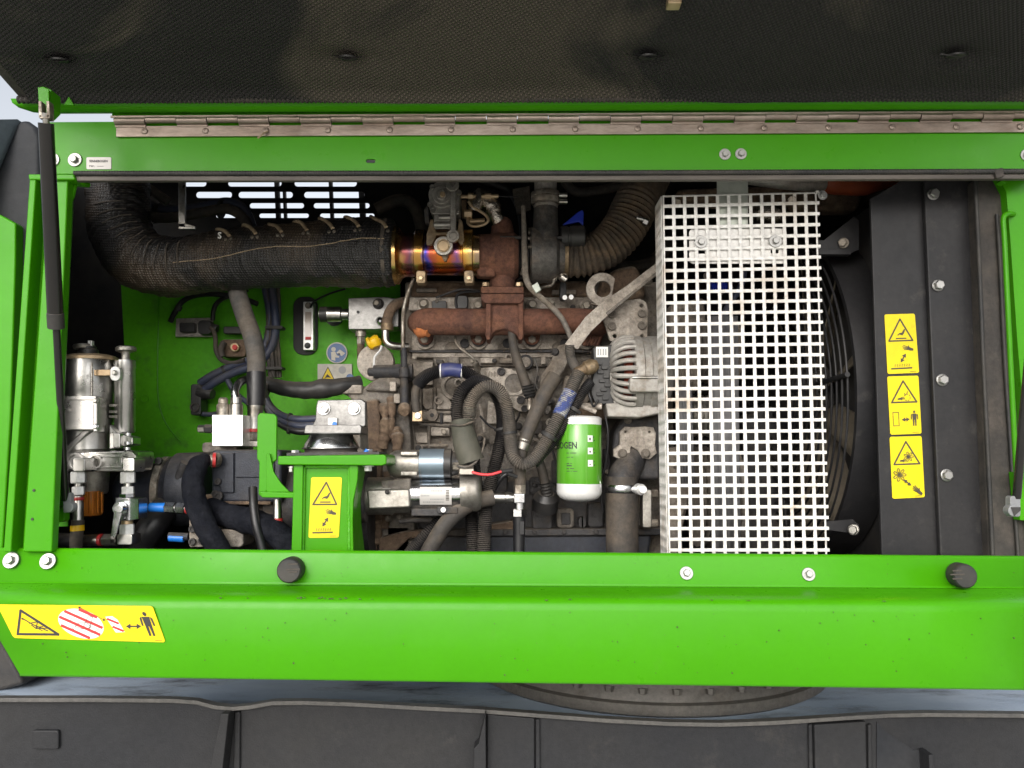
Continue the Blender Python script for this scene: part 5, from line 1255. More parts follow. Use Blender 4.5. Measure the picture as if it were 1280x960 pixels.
g = G(); g.prism([(550, 316), (561, 316), (558, 326), (555, 326)], 1.80, .012); g.make('arm_pointer', 'tan_dirty', lv, bevel=.001)
AC = T('flap_actuator', 'silver actuator with round cover and push rod above the flap valve', 'actuator', (556, 290, 1.83))
g = G(); g.prism([(541, 232), (546, 228), (570, 232), (575, 238), (574, 268), (540, 268), (536, 258), (537, 240)], 1.815, .06); g.make('actuator_body', 'alu', AC, bevel=.003)
for r, Yq in ((16.5, 1.809), (11.5, 1.804), (6.5, 1.799)):
    g = G(); g.disc(552, 243, r, Yq, .012, 32); g.make('cover_step', 'alu', AC, bevel=.0015)
g = G(); g.disc(553, 242.5, 3.4, 1.794, .01, 16); g.make('cover_plug', 'tan_lug', AC, bevel=.001)
g = G(); g.rect(542, 267, 563, 286, 1.812, .05); g.cyl((548, 272, 1.812), (564, 272, 1.812), 3.4); g.cyl((542, 281, 1.812), (570, 281, 1.812), 4); g.make('motor_box', 'alu', AC, bevel=.003)
for x, y in ((540.5, 234), (541, 263), (571, 263), (574, 241), (537.5, 256)):
    bolt(x, y, 1.812, 3.4, AC, 'socket', 'zinc')
g = G(); g.prism([(530, 262), (535, 256), (537, 280), (531, 278)], 1.83, .02); g.make('side_fin', 'cast_dark', AC, bevel=.001)
g = G(); g.rect(562.8, 232, 570, 292, 1.782, .008); rd = g.make('push_rod', 'alu', AC, bevel=.002)
g = G(); g.disc(565.5, 230.5, 8.2, 1.780, .012, 28); g.make('rod_eye', 'alu', rd, bevel=.0015)
g = G(); g.prism([(560, 226), (571, 226), (565.5, 234)], 1.778, .004); g.make('rod_notch', 'cast_dark', rd, bevel=.0008)
g = G(); g.disc(566, 294.5, 8, 1.776, .012, 28); g.ring(566, 294.5, 5.4, 4.2, 1.773, .004); g.make('rod_eye', 'alu', rd, bevel=.0012)
SN = T('sensor_pipes', 'small tan sensor pipes and a foil covered elbow right of the actuator', 'pipe', (610, 285, 1.86))
g = G(); g.tube([(574, 246, 1.86), (590, 246, 1.86), (623, 245, 1.86)], 2.6, n=12); g.hexa((585, 246, 1.86), (592, 246, 1.86), 5); g.hexa((606, 245.5, 1.86), (614, 245.3, 1.86), 4); g.make('sensor_rod', 'tan_lug', SN, ang=25)
cr2 = lambda s, d, p: 1 + .16 * mnoise.noise(p * 70 + d * .6)
g = G(); g.tube([(594, 250, 1.89, 10), (604, 248, 1.885, 12), (614, 256, 1.88, 12), (620, 270, 1.88, 10), (624, 284, 1.885, 8)], n=24, step=.0035, rf=cr2); g.make('foil_elbow', 'foil', SN)
g = G(); g.tube([(598, 238, 1.87, 4), (600, 244, 1.865, 5), (594, 258, 1.862, 8), (592, 264, 1.862, 7)], n=18, step=.0035, rf=cr2); g.make('foil_patch', 'foil', SN)
g = G(); g.tube([(586, 252, 1.85), (590, 258, 1.85), (600, 264, 1.85), (608, 270, 1.85), (610, 276, 1.85), (604, 281, 1.852), (592, 283, 1.855), (585, 279, 1.855), (585, 270, 1.86)], 2.0, n=10); g.make('bent_line', 'tan_lug', SN)
g = G(); g.cyl((587, 277, 1.865), (606, 276, 1.865), 3.4); g.hexa((580, 268, 1.86), (590, 268, 1.86), 6); g.make('union', 'tan_lug', SN, ang=25)
g = G(); g.rect(577, 250, 583, 272, 1.87, .01); g.make('sensor_strip', 'tan_dirty', SN, bevel=.001)
g = G(); g.tube([(623, 245, 1.86), (634, 246, 1.86), (648, 246, 1.87)], .7, n=6); g.make('sensor_wire', 'hose_black', SN)
t = T('coolant_line', 'flat dusty steel line bending down across the exhaust manifold', 'pipe', (714, 422, 1.85))
g = G(); g.tube([(654, 258, 1.84, 2.6), (655, 290, 1.835, 3.4), (656, 325, 1.832, 4), (657, 345, 1.832, 4), (662, 358, 1.832, 4), (674, 370, 1.835, 3.8), (692, 386, 1.84, 3.8), (704, 401, 1.845, 3.6), (714, 423, 1.85, 3.4)], n=14, step=.004); g.make('line_body', 'cast', t)
g = G(); g.prism([(664, 357), (672, 352), (677, 362), (670, 367)], 1.822, .012); g.make('line_clip', 'galv', t, bevel=.002)
t = T('diagonal_brace', 'flat dusty steel brace running diagonally up behind the white guard', 'brace', (713, 435, 1.83))
g = G(); g.prism([(706, 430), (722, 437), (739, 414), (760, 394), (790, 369), (828, 338), (828, 323), (782, 358), (752, 378), (732, 396)], 1.83, .006); g.make('brace_bar', 'cast_light', t, bevel=.001)
g = G(); g.prism([(760, 394), (790, 369), (828, 338), (828, 333), (788, 366), (757, 391)], 1.827, .02); g.make('brace_fold', 'cast', t, bevel=.001)
t = T('lifting_eye', 'round steel lifting eye behind the diagonal brace', 'lifting eye', (753, 382, 1.88))
plate('eye_plate', circ(753, 361, 19.5, 36)[8:33] + [(762, 384), (744, 380)], [circ(753.5, 361, 11, 28)], 1.88, .012, 'cast_light', t, bevel=.0015)
for x, y in ((704, 346), (809, 352)):
    bolt(x, y, 1.89, 6.5, EN, 'hex', 'zinc_dirty')
for x, y in ((706, 371.5), (714, 371)):
    g = G(); g.cyl((x, y, 1.93), (x, y + .4, 1.905), 3); g.make('small_stud', 'alu_face', EN)
g = G(); g.prism(rrect(700, 352, 708, 374, 3), 1.92, .03); g.make('rubber_drop', 'rubber', EN, bevel=.002)
CP = T('thermostat_cover', 'flat grey cover plate with four bolts above the alternator', 'cover', (785, 428, 1.88))
plate('cover_plate', [(753, 392), (760, 380), (782, 376), (800, 374), (807, 378), (809, 386), (808.5, 424), (805, 428), (770, 428), (763, 425)], [circ(802, 382, 3.2, 16), circ(768.5, 420, 3.4, 16), circ(802.5, 420, 3, 16)], 1.875, .014, 'cast_light', CP, bevel=.0015)
for x, y in ((764.5, 393), (764.5, 408), (802, 392), (802, 407)):
    bolt(x, y, 1.874, 5.2, CP, 'socket', 'cast')
g = G(); g.tube([(772, 385, 1.8745), (780, 383, 1.8745), (789, 384, 1.8745)], .8, n=6); g.make('cast_ridge', 'cast_light', CP)

# ------------------------------------------------------------------ alternator
AL = T('alternator', 'silver alternator with vented end and red copper windings', 'alternator', (800, 515, 1.82))
Ya = 1.83; ya = 468
g = G(); g.lathe((769, ya, Ya), (790, ya, Ya), [(0, 22), (.2, 30), (1, 34)], 40); g.make('rotor', 'bay_black', AL)
g = G(); g.lathe((776, ya, Ya), (787, ya, Ya), [(0, 34), (.2, 37), (.8, 37), (1, 34)], 40, rf=lambda t_, a_: 1 + .03 * math.sin(40 * a_)); g.make('winding', 'copper_wire', AL)
for k in range(30):
    a = 2 * math.pi * k / 30 + .06
    pts = []
    for x, r in ((763, 20), (764, 32), (767, 39), (773, 44), (780, 46.5), (790, 47)):
        s = Ya / F
        q = P(x, ya, Ya)
        pts.append((q.x, q.y - r * s * math.cos(a), q.z + r * s * math.sin(a), 3.0 * s))
    if math.cos(a) < -.35: continue
    g = G(); g.wtube(pts, n=8, step=.005); g.make('vent_fin', 'alu_matte', AL)
g = G(); g.lathe((762, ya, Ya), (767, ya, Ya), [(0, 18), (.2, 30), (1, 31)], 36); g.make('end_plate', 'alu_matte', AL)
g = G(); g.lathe((788, ya, Ya), (800, ya, Ya), [(0, 46), (.05, 48), (.9, 48), (1, 46)], 56); g.make('rear_shell', 'alu_matte', AL)
g = G(); g.lathe((800, ya, Ya), (808, ya, Ya), [(0, 46.5), (1, 46.5)], 56); g.make('stator_core', 'alu_matte', AL)
g = G(); g.lathe((808, ya, Ya), (838, ya, Ya), [(0, 46), (.05, 48), (.5, 48), (.8, 40), (1, 26)], 56); g.make('front_shell', 'alu_matte', AL)
for dy in (4,):
    g = G(); q = math.sqrt(max(0, 48 ** 2 - dy ** 2)); g.cyl((790, ya + dy, Ya - Mx(q, Ya)), (826, ya + dy, Ya - Mx(q, Ya)), 2.4); g.make('tie_bolt', 'zinc', AL)
g = G(); g.prism([(741, 434), (766, 430), (768, 506), (744, 506), (738, 490), (742, 460)], 1.80, .05); rb = g.make('regulator_box', 'plastic_black', AL, bevel=.004)
for i in range(9):
    y = 452 + i * 5.5; x = 745 + (i * 7) % 12
    g = G(); g.prism(rrect(x, y, x + 8, y + 4, 1), 1.794, .01); g.make('regulator_rib', 'plastic_black', rb, bevel=.001)
g = G(); g.rect(745, 433.5, 760, 446.5, 1.7965, .002); lbw = g.make('white_label', 'print_white', rb)
g = G()
for i in range(4):
    g.rect(747 + i * 3.2, 436, 748.4 + i * 3.2, 444, 1.7962, .0002)
g.make('label_print', 'print_grey', rb, kind='stuff')
g = G(); g.prism(rrect(787, 471, 828, 490, 4), Ya - Mx(49, Ya), .03); g.make('clamp_boss', 'alu_matte', AL, bevel=.004)
g = G(); g.rect(763, 466, 771, 476, 1.785, .012); g.make('terminal_nut', 'alu_matte', AL, bevel=.001)
g = G(); g.prism([(757, 504), (830, 500), (830, 516), (800, 522), (760, 521)], 1.79, .07); g.make('alternator_foot', 'alu_matte', AL, bevel=.004)
g = G(); g.cyl((726, 507, 1.80), (752, 508, 1.80), 4); g.cyl((727, 507, 1.79), (745, 515, 1.79), 3); g.make('ground_strap', 'cast_light', AL)
t = T('cable_lug_boot', 'dirty tan cable boot plugged into the back of the alternator', 'cable boot', (738, 460, 1.78))
g = G(); g.lathe((720, 466, 1.775), (746, 455, 1.785), [(0, 6), (.4, 7), (.45, 9), (.8, 9.5), (1, 6)], 18, rf=lambda t_, a: 1 + .08 * math.sin(3 * a + t_ * 9)); g.make('boot', 'tan_dirty', t)
g = G(); g.tube([(712, 433, 1.82), (714, 448, 1.815), (720, 460, 1.80), (722, 466, 1.79)], 6.4, n=14, corr=(.004, .2)); g.make('corrugated_lead', 'hose_grey', t)

# ------------------------------------------------------------------ oil filter
OF = T('oil_filter', 'green and white spin-on oil filter canister below the alternator', 'oil filter', (724, 626, 1.8))
Yo = 1.80
g = G(); g.lathe((724, 531.5, Yo), (724, 521, Yo), [(0, 27.8), (.8, 27.8), (1, 25)], 48); g.make('top_rim', 'white_paint', OF)
g = G(); g.lathe((724, 605, Yo), (724, 531, Yo), [(0, 27.6), (.01, 28), (.99, 28), (1, 27.6)], 64); cb = g.make('green_can', 'filter_green', OF)
g = G(); g.lathe((724, 627, Yo), (724, 604.5, Yo), [(0, 4), (.03, 12), (.1, 19), (.22, 24), (.4, 27), (.55, 28), (1, 28)], 64); g.make('white_base', 'white_paint', OF)
rc = Mx(28, Yo) + .0004
cc = P(724, 568, Yo)
def onfilter(name, m, body, px_w, py, ang0):
    vs, fs = text_geo(body, 1)
    w = max(v[0] for v in vs)
    k = Mx(px_w, Yo) / w
    z0 = P(724, py, Yo).z
    o = G()
    o.add([(cc.x + rc * math.sin(R(ang0) + v[0] * k / rc), Yo - rc * math.cos(R(ang0) + v[0] * k / rc), z0 + v[1] * k * 1.25) for v in vs], fs)
    return o.make(name, m, cb, recalc=False)
onfilter('lettering', 'print_black', 'SENNEBOGEN', 58, 561, -128)
onfilter('lettering', 'print_black', '-- -----', 13, 568, -38)
onfilter('lettering', 'print_black', '--- --', 9, 573, -38)
for i, s in enumerate(('-- -', '---', '-- ---', '--- - ----')):
    onfilter('lettering', 'print_black', s, (7, 7, 10, 14)[i], 581 + i * 3, -38)
for i, y in enumerate((549, 564, 579)):
    def fq(a0, a1, y0, y1, m, nm, rr):
        o = G(); z0, z1 = P(724, y0, Yo).z, P(724, y1, Yo).z; n = 4
        vs = []
        for j in range(n + 1):
            a = R(a0 + (a1 - a0) * j / n)
            vs += [(cc.x + rr * math.sin(a), Yo - rr * math.cos(a), z0), (cc.x + rr * math.sin(a), Yo - rr * math.cos(a), z1)]
        o.add(vs, [(2 * j, 2 * j + 2, 2 * j + 3, 2 * j + 1) for j in range(n)]); o.make(nm, m, cb, recalc=False)
    fq(17, 31, y - 4, y + 4, 'print_white', 'icon_square', rc)
    fq(21, 25, y - 1 + i, y + 2, 'print_black', 'icon_mark', rc + .0003)
    fq(33, 36, y - 3, y - 1, 'print_black', 'icon_mark', rc); fq(34, 38, y + 1.5, y + 3, 'print_black', 'icon_mark', rc)

# ------------------------------------------------------------------ starter motor
ST = T('starter_motor', 'starter motor with blue grey solenoid and silver labelled body', 'starter motor', (530, 640, 1.76))
Ys = 1.76
g = G(); g.lathe((484, 580, Ys - .01), (528, 580, Ys - .01), [(0, 3), (.02, 8), (.08, 13), (.2, 16.5), (.4, 17.5), (.95, 17.5), (1, 18.5)], 36); g.make('solenoid_nose', 'alu', ST)
for y in (564, 589):
    g = G(); g.rect(500, y, 522, y + 6, Ys - .045, .02); g.make('nose_rib', 'alu', ST, bevel=.003)
g = G(); g.lathe((525, 579.5, Ys - .01), (555.5, 579.5, Ys - .01), [(0, 18), (.02, 18.5), (1, 18.5)], 44); g.make('solenoid_can', 'solenoid_blue', ST)
g = G(); g.lathe((555, 579.5, Ys - .01), (573, 580, Ys - .01), [(0, 18), (.5, 18), (.6, 15), (1, 13)], 36); g.make('solenoid_cap', 'plastic_black', ST)
g = G(); g.cyl((570, 577, Ys - .03), (596, 578, Ys - .03), 4); g.make('terminal_post', 'plastic_black', ST)
g = G(); g.hexa((566, 583, Ys - .035), (574, 583, Ys - .035), 5); g.make('terminal_nut', 'zinc_dirty', ST, ang=20)
g = G(); g.prism(rrect(574.5, 586, 592, 593, 1.5), Ys - .05, .014); g.make('spade_connector', 'sticker_beige', ST, bevel=.001)
g = G(); g.disc(577, 574, 4.2, Ys - .04, .01); g.make('copper_lug', 'tan_lug', ST, bevel=.001)
g = G(); g.lathe((456, 620, Ys), (514, 620, Ys), [(0, 22), (.05, 23), (.6, 23), (.65, 21), (1, 21)], 40); g.make('drive_housing', 'alu', ST)
g = G(); g.prism([(458, 612), (512, 611), (513, 635), (460, 637)], Ys - .046, .03); g.make('housing_web', 'alu', ST, bevel=.005)
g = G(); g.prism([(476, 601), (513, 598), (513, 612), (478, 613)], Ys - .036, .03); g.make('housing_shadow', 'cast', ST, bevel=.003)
g = G(); g.lathe((513, 618.5, Ys), (577, 617.5, Ys), [(0, 19), (.01, 20.5), (.99, 20.5), (1, 19)], 56); mb = g.make('motor_can', 'zinc_bright', ST)
g = G(); g.lathe((576, 615, Ys), (602, 614, Ys), [(0, 23), (.02, 24.5), (.75, 24.5), (.92, 22), (1, 17)], 48); g.make('end_cap', 'alu', ST)
# curved paper label on the motor can
o = G(); n = 8; s = Ys / F; q = P(513, 618, Ys)
def onmotor(x, a): 
    p = P(x, 618, Ys); r = 20.5 * s + .0006
    return Vector((p.x, p.y - r * math.cos(R(a)), p.z + r * math.sin(R(a))))
vs = []
for j in range(n + 1):
    a = -34 + 62 * j / n
    vs += [onmotor(527, a), onmotor(566, a)]
o.add(vs, [(2 * j, 2 * j + 1, 2 * j + 3, 2 * j + 2) for j in range(n)]); lab_ = o.make('paper_label', 'sticker_silver', mb, recalc=False)
for i, (x0, x1, a) in enumerate(((541, 554, 14), (529, 538, -2), (540, 556, -14), (531, 556, -24))):
    o = G(); xx = x0
    while xx < x1:
        w = random.uniform(.6, 1.6)
        o.add([onmotor(xx, a - 2.2), onmotor(xx + w, a - 2.2), onmotor(xx + w, a + 2.2), onmotor(xx, a + 2.2)], [(0, 1, 2, 3)]); xx += w + .6
    for v in o.v: v.y -= .0004
    o.make('label_print', 'print_grey', mb, recalc=False, kind='stuff')
o = G()
for j in range(7):
    a = -18 + j * 5.2
    o.add([onmotor(559, a), onmotor(563, a), onmotor(563, a + 3), onmotor(559, a + 3)], [(0, 1, 2, 3)])
for v in o.v: v.y -= .0004
o.make('label_print', 'print_dark', mb, recalc=False, kind='stuff')
g = G(); g.rect(514, 636, 566, 645, Ys - .03, .03); g.prism(rrect(546, 634, 572, 642, 2), Ys - .04, .02); g.make('lower_strap', 'cast_dark', ST, bevel=.002)
g = G(); g.disc(554, 637.5, 3.4, Ys - .045, .01); g.make('strap_stud', 'alu_face', ST, bevel=.001)
g = G(); g.lathe((448, 622, Ys), (460, 622, Ys), [(0, 26), (.1, 30), (.9, 30), (1, 26)], 36); g.make('mounting_flange', 'cast_dark', ST)
bolt(484, 615, Ys - .055, 3, ST, 'hex', 'cast_dark')
g = G(); g.tube([(590, 590, 1.71), (602, 593, 1.708), (614, 593, 1.71), (627, 589.5, 1.715), (640, 588, 1.73)], 1.7, n=10); g.make('red_wire', 'red_cable', label='thin bright red wire leading right from the starter solenoid', cat='cable')
t = T('terminal_boot', 'olive rubber terminal boot above the starter solenoid', 'rubber boot', (586, 578, 1.74))
g = G(); g.tube([(577, 527, 1.745, 14), (579, 540, 1.74, 14.5), (584, 560, 1.735, 16), (589, 577, 1.735, 17)], n=24, step=.004, rf=lambda s, d, p: 1 + .05 * mnoise.noise(p * 40)); g.make('boot_body', 'olive_boot', t)
g = G(); g.tube([(563, 531, 1.73), (577, 532, 1.715), (592, 527, 1.725)], 1.4, n=8); g.make('boot_rim', 'hose_dusty', t)

# ------------------------------------------------------------------ hoses and looms in front of the engine
CPT = (.0042, .22)
t = cable('corrugated_loom', [(523, 480, 1.905), (532, 471, 1.89), (546, 465, 1.88), (565, 462, 1.875), (583, 466, 1.875), (598, 475, 1.88), (608, 487, 1.89)], 8.4, 'hose_black', 'black corrugated loom with a navy band arching over the block face', corr=(.0038, .2), n=16)
g = G(); g.tube([(551, 463.6, 1.878), (564, 462, 1.875), (577, 464, 1.875)], 9, n=18); g.make('navy_band', 'band_blue', t)
for x, y in ((551, 463.6), (577, 464)):
    g = G(); g.cyl((x - .7, y, 1.876), (x + .7, y, 1.876), 9.4, n=18); g.make('band_edge', 'print_white', t)
cable('corrugated_loom', [(573, 532, 1.80), (571, 512, 1.80), (575, 494, 1.80), (586, 482, 1.805), (600, 477, 1.815), (614, 484, 1.83), (625, 502, 1.83), (629, 525, 1.82), (627, 550, 1.80), (618, 585, 1.79), (608, 630, 1.79), (604, 700, 1.79)], 8.8, 'hose_black', 'black corrugated loom looping up from the boot then down to the floor', corr=CPT, n=16, ties=((628, 536, 1.81, .3, 1.6, 10.5),))
t = cable('corrugated_loom', [(586, 524, 1.775), (588, 506, 1.775), (596, 491, 1.775), (609, 483, 1.775), (623, 487, 1.78), (632, 503, 1.785), (636, 525, 1.78), (638, 550, 1.765), (642, 571, 1.75), (654, 580, 1.745), (668, 573, 1.745), (682, 552, 1.75), (697, 523, 1.755), (708, 500, 1.76), (717, 480, 1.765), (724, 465, 1.77)], 8.6, 'hose_grey', 'grey corrugated loom forming a deep U in front of the block', corr=CPT, n=16, ties=((686, 545, 1.752, -1.2, 2, 11), (637, 541, 1.77, .2, 1.6, 10)))
g = G(); g.tube([(699, 519, 1.756), (706, 504, 1.76), (713, 489, 1.763)], 9.3, n=18, corr=(.0042, .15)); g.make('printed_band', 'band_blue_white', t)
g = G(); g.tube([(586.5, 520, 1.775), (587.5, 510, 1.775)], 9.2, n=18, lin=True, corr=(.003, .2)); g.make('silver_cuff', 'alu', t)
cable('corrugated_loom', [(738, 478, 1.785), (730, 488, 1.775), (721, 505, 1.772), (708, 527, 1.768), (694, 549, 1.765), (680, 566, 1.76), (668, 580, 1.765)], 6.4, 'hose_black', 'slim black loom tied alongside the grey one above the oil filter', corr=(.0038, .2), n=14, ties=((718, 512, 1.77, -1, 1.6, 9),))
cable('drain_tube', [(640, 415, 1.885, 5.5), (641, 428, 1.88, 5.5), (645, 445, 1.875, 6), (652, 465, 1.87, 6.4), (658, 482, 1.87, 6.8), (660, 492, 1.87, 6.8)], 6, 'hose_dusty', 'dusty tube dropping from below the manifold to a ribbed plug')
t = T('ribbed_plug', 'black ribbed plug and metal stem at the end of the dusty tube', 'plug', (662, 510, 1.87))
g = G(); g.tube([(659, 482, 1.868), (663, 497, 1.868)], 8, n=16, lin=True, corr=(.007, .25)); g.make('ribbed_sleeve', 'rubber', t)
g = G(); g.cyl((662, 496, 1.868), (662, 512, 1.868), 3.4); g.make('stem', 'zinc_dirty', t)
t = T('high_pressure_hose', 'straight thick dark hose sloping down to the silver collar', 'hose', (652, 560, 1.78))
g = G(); g.tube([(694, 470, 1.81, 10), (682, 490, 1.80, 9.5), (668, 520, 1.79, 9), (658, 545, 1.785, 8.6), (655, 554, 1.783, 8.6)], n=20); g.make('hose_body', 'hose_dusty', t)
g = G(); g.cyl((656.5, 549, 1.783), (652, 562, 1.783), 8.2); g.make('silver_collar', 'alu', t, bevel=.001)
g = G(); g.tube([(653, 560, 1.785), (651, 580, 1.785), (650, 612, 1.785)], 7, n=18); g.make('lower_hose', 'hose_dusty', t)
cable('sensor_hose', [(672, 572, 1.84), (678, 590, 1.845), (682, 608, 1.85), (684, 622, 1.86)], 6, 'hose_dusty', 'short dusty hose ending in a black sensor plug on the lower block', n=16)
t = T('sensor_plug', 'black ribbed sensor plug on the lower block left of the oil filter', 'plug', (682, 625, 1.86))
g = G(); g.tube([(681, 603, 1.848), (684, 620, 1.855)], 7.4, n=16, lin=True, corr=(.007, .2)); g.make('ribbed_sleeve', 'rubber', t)
g = G(); g.lathe((683, 616, 1.86), (681, 636, 1.88), [(0, 10), (.3, 16), (1, 16)], 22); g.make('plug_base', 'plastic_black', t)
cable('thin_wire', [(690, 560, 1.85), (697, 585, 1.85), (706, 600, 1.86), (716, 606, 1.87)], 1.6, 'hose_black', 'thin black wire curving behind the oil filter')
TF = T('tee_fitting', 'bright plated tee fitting with nuts left of the oil filter', 'pipe fitting', (650, 648, 1.76))
Yt = 1.77
g = G(); g.rect(642.5, 617, 656, 629, Yt - .018, .036); g.cyl((649.5, 640, Yt), (649.5, 606, Yt), 6.4); g.make('tee_body', 'zinc_bright', TF, bevel=.002)
g = G(); g.hexa((649.5, 618, Yt), (649.5, 606, Yt), 7.4); g.make('top_nut', 'zinc_dirty', TF, ang=20)
g = G(); g.hexa((649, 646, Yt), (649, 636, Yt), 10); g.make('lower_nut', 'zinc_bright', TF, ang=20)
g = G(); g.lathe((613, 622, Yt), (643, 622, Yt), [(0, 7.4), (.6, 7.4), (.62, 6.6), (.7, 7.4), (.9, 6), (1, 5)], 22); g.make('side_ferrule', 'zinc', TF)
g = G(); g.lathe((648.5, 700, Yt), (649, 645, Yt), [(0, 8), (.2, 7), (.75, 7.6), (1, 8)], 20); g.rect(650, 652, 655, 668, Yt - .02, .01); g.make('lower_stem', 'hose_black', TF)
g = G(); g.tube([(528, 705, 1.74), (541, 680, 1.735), (557, 655, 1.735), (577, 636, 1.745), (597, 626, 1.76), (616, 622, 1.77)], 10, n=20); g.make('curved_hose', 'hose_dusty', label='dusty black hose curving up from the sill to the tee fitting', cat='hose')
cable('corrugated_loom', [(500, 708, 1.79), (518, 686, 1.785), (536, 666, 1.785), (556, 645, 1.80)], 9, 'hose_black', 'black corrugated loom rising diagonally below the starter', corr=(.0044, .2), n=16)
cable('corrugated_loom', [(589, 640, 1.83), (590, 665, 1.82), (592, 705, 1.82)], 8.4, 'hose_black', 'black corrugated loom standing upright below the starter end cap', corr=(.0044, .2), n=16)
cable('corrugated_loom', [(604, 555, 1.81), (596, 575, 1.80), (600, 610, 1.81), (602, 640, 1.815)], 4.6, 'hose_black', 'thin black loom behind the boot and red wire', corr=(.0036, .2), n=12)
cable('thin_cable', [(640, 590, 1.79), (628, 596, 1.79), (618, 612, 1.80), (612, 640, 1.81), (611, 700, 1.81)], 3, 'hose_black', 'thin black cable hanging between the looms and the tee fitting')
t = T('wire_splice', 'small black wire splice at the end of the red wire', 'connector', (640, 595, 1.73))
g = G(); g.cyl((626, 590, 1.716), (640, 588, 1.725), 2.8); g.cyl((634, 592, 1.72), (646, 596, 1.73), 2.4); g.make('splice_body', 'rubber', t)
# water elbow and hose right of the filter
WE = T('water_elbow', 'grey cast water elbow with triangular flange right of the oil filter', 'elbow', (790, 605, 1.84))
g = G(); g.prism([(778, 522), (826, 520), (826, 600), (770, 600), (765, 590), (770, 575), (765, 560), (768, 540)], 1.87, .1); g.make('elbow_casting', 'cast_dark', WE, bevel=.01, seg=3)
plate('flange_plate', [(776, 540), (782, 534), (790, 535), (806, 534), (816, 535), (819, 542), (818, 556), (820, 566), (812, 573), (804, 572), (798, 562), (788, 556), (786, 570), (778, 574), (768, 570), (768, 562), (776, 556)], [circ(782, 540, 2.4, 14), circ(812, 540, 2.4, 14)], 1.852, .02, 'cast_light', WE, bevel=.002)
for x, y in ((778, 567), (807, 567)):
    bolt(x, y, 1.85, 6, WE, 'hex', 'cast')
bolt(785, 525, 1.868, 5, WE, 'hex', 'cast')
g = G(); g.tube([(798, 560, 1.90, 14), (788, 580, 1.87, 17), (779, 596, 1.85, 19), (777, 608, 1.845, 19)], n=26, step=.005); g.make('elbow_neck', 'cast_dark', WE)
t = T('radiator_hose', 'thick grey brown hose dropping behind the sill beside the guard', 'hose', (777, 700, 1.85))
g = G(); g.tube([(777, 596, 1.845, 19.5), (777, 620, 1.845, 20), (777.5, 660, 1.845, 20), (778, 710, 1.845, 20)], n=36); g.make('hose_body', 'hose_dusty', t)
g = G(); g.lathe((777, 616, 1.845), (777, 606, 1.845), [(0, 20.4), (.1, 21), (.9, 21), (1, 20.4)], 40); g.make('clamp_band', 'zinc_bright', t)
g = G(); g.cyl((797, 611, 1.825), (802, 612, 1.81), 7); g.disc(804, 612, 5, 1.80, .01); g.make('clamp_screw', 'alu_face', t, bevel=.001)
g = G(); g.prism(rrect(803, 612, 815, 660, 3), 1.86, .04); pl = g.make('tensioner_bracket', 'alu', label='speckled aluminium bracket with bolts at the lower left of the guard', cat='bracket', bevel=.003)
for y in (617, 654):
    g = G(); g.hexa((813, y, 1.87), (822, y, 1.87), 5); g.make('bracket_bolt', 'zinc_dirty', pl, ang=20)

# ------------------------------------------------------------------ finer pipework and fixings on the engine
def pipe(lab, pts, r, m, nuts=(), nm='steel_line', cat='pipe', n=10):
    t = T(nm, lab, cat, pts[-1][:3])
    g = G(); g.tube(pts, r, n=n); g.make('line_body', m, t)
    for a, b, rr in nuts:
        g = G(); g.hexa(a, b, rr); g.make('nut', 'zinc_dirty', t, ang=20)
    return t
pipe('thin steel line dropping from the manifold to the gear cover', [(569, 420, 1.93), (570, 428, 1.925), (576, 436, 1.92), (588, 445, 1.92), (594, 452, 1.925), (597, 462, 1.94), (601, 470, 1.955)], 1.7, 'zinc_dirty', (((594, 452, 1.925), (598, 463, 1.94), 4.2),))
pipe('thin dark line running along the head rail above the manifold', [(545, 372, 1.96), (575, 362, 1.95), (598, 363, 1.95)], 1.5, 'cast_dark')
pipe('thin steel line rising right of the riser to the turbocharger', [(668, 372, 1.93), (676, 360, 1.90), (690, 356, 1.88), (694, 344, 1.87)], 2.0, 'zinc_dirty', (((692, 350, 1.875), (694, 343, 1.87), 4),))
pipe('dark feed line curling below the compressor', [(640, 352, 1.93), (652, 346, 1.90), (655, 334, 1.88)], 2.6, 'cast_dark', (((653, 343, 1.89), (655, 335, 1.88), 4.6),))
pipe('thin black wire looping across the gear cover', [(600, 520, 1.90), (612, 532, 1.90), (628, 538, 1.90), (644, 528, 1.91), (650, 515, 1.93)], 1.4, 'hose_black', nm='thin_wire', cat='cable')
pipe('thin grey wire beside the bracket casting', [(668, 448, 1.93), (672, 462, 1.93), (669, 478, 1.93), (676, 492, 1.93)], 1.3, 'hose_grey', nm='thin_wire', cat='cable')
pipe('thin black wire dropping from the regulator to the ground strap', [(748, 500, 1.79), (742, 508, 1.785), (738, 498, 1.78), (734, 486, 1.785)], 1.5, 'hose_black', nm='thin_wire', cat='cable')
pipe('thin black wire hanging right of the oil filter', [(757, 520, 1.83), (760, 545, 1.83), (757, 580, 1.84), (750, 605, 1.85), (754, 640, 1.86)], 1.7, 'hose_black', nm='thin_wire', cat='cable')
pipe('small brake pipe under the starter end', [(540, 655, 1.82), (546, 650, 1.815), (556, 650, 1.815), (560, 656, 1.82), (556, 664, 1.83)], 2.0, 'tan_dirty')
pipe('dark line along the starter underside', [(500, 652, 1.80), (520, 650, 1.79), (546, 651, 1.80)], 3.0, 'cast_dark')
pipe('grey wire from the solenoid terminal up behind the boot', [(572, 582, 1.715), (580, 584, 1.705), (592, 580, 1.71), (602, 566, 1.73), (606, 548, 1.76)], 1.5, 'hose_grey', nm='thin_wire', cat='cable')
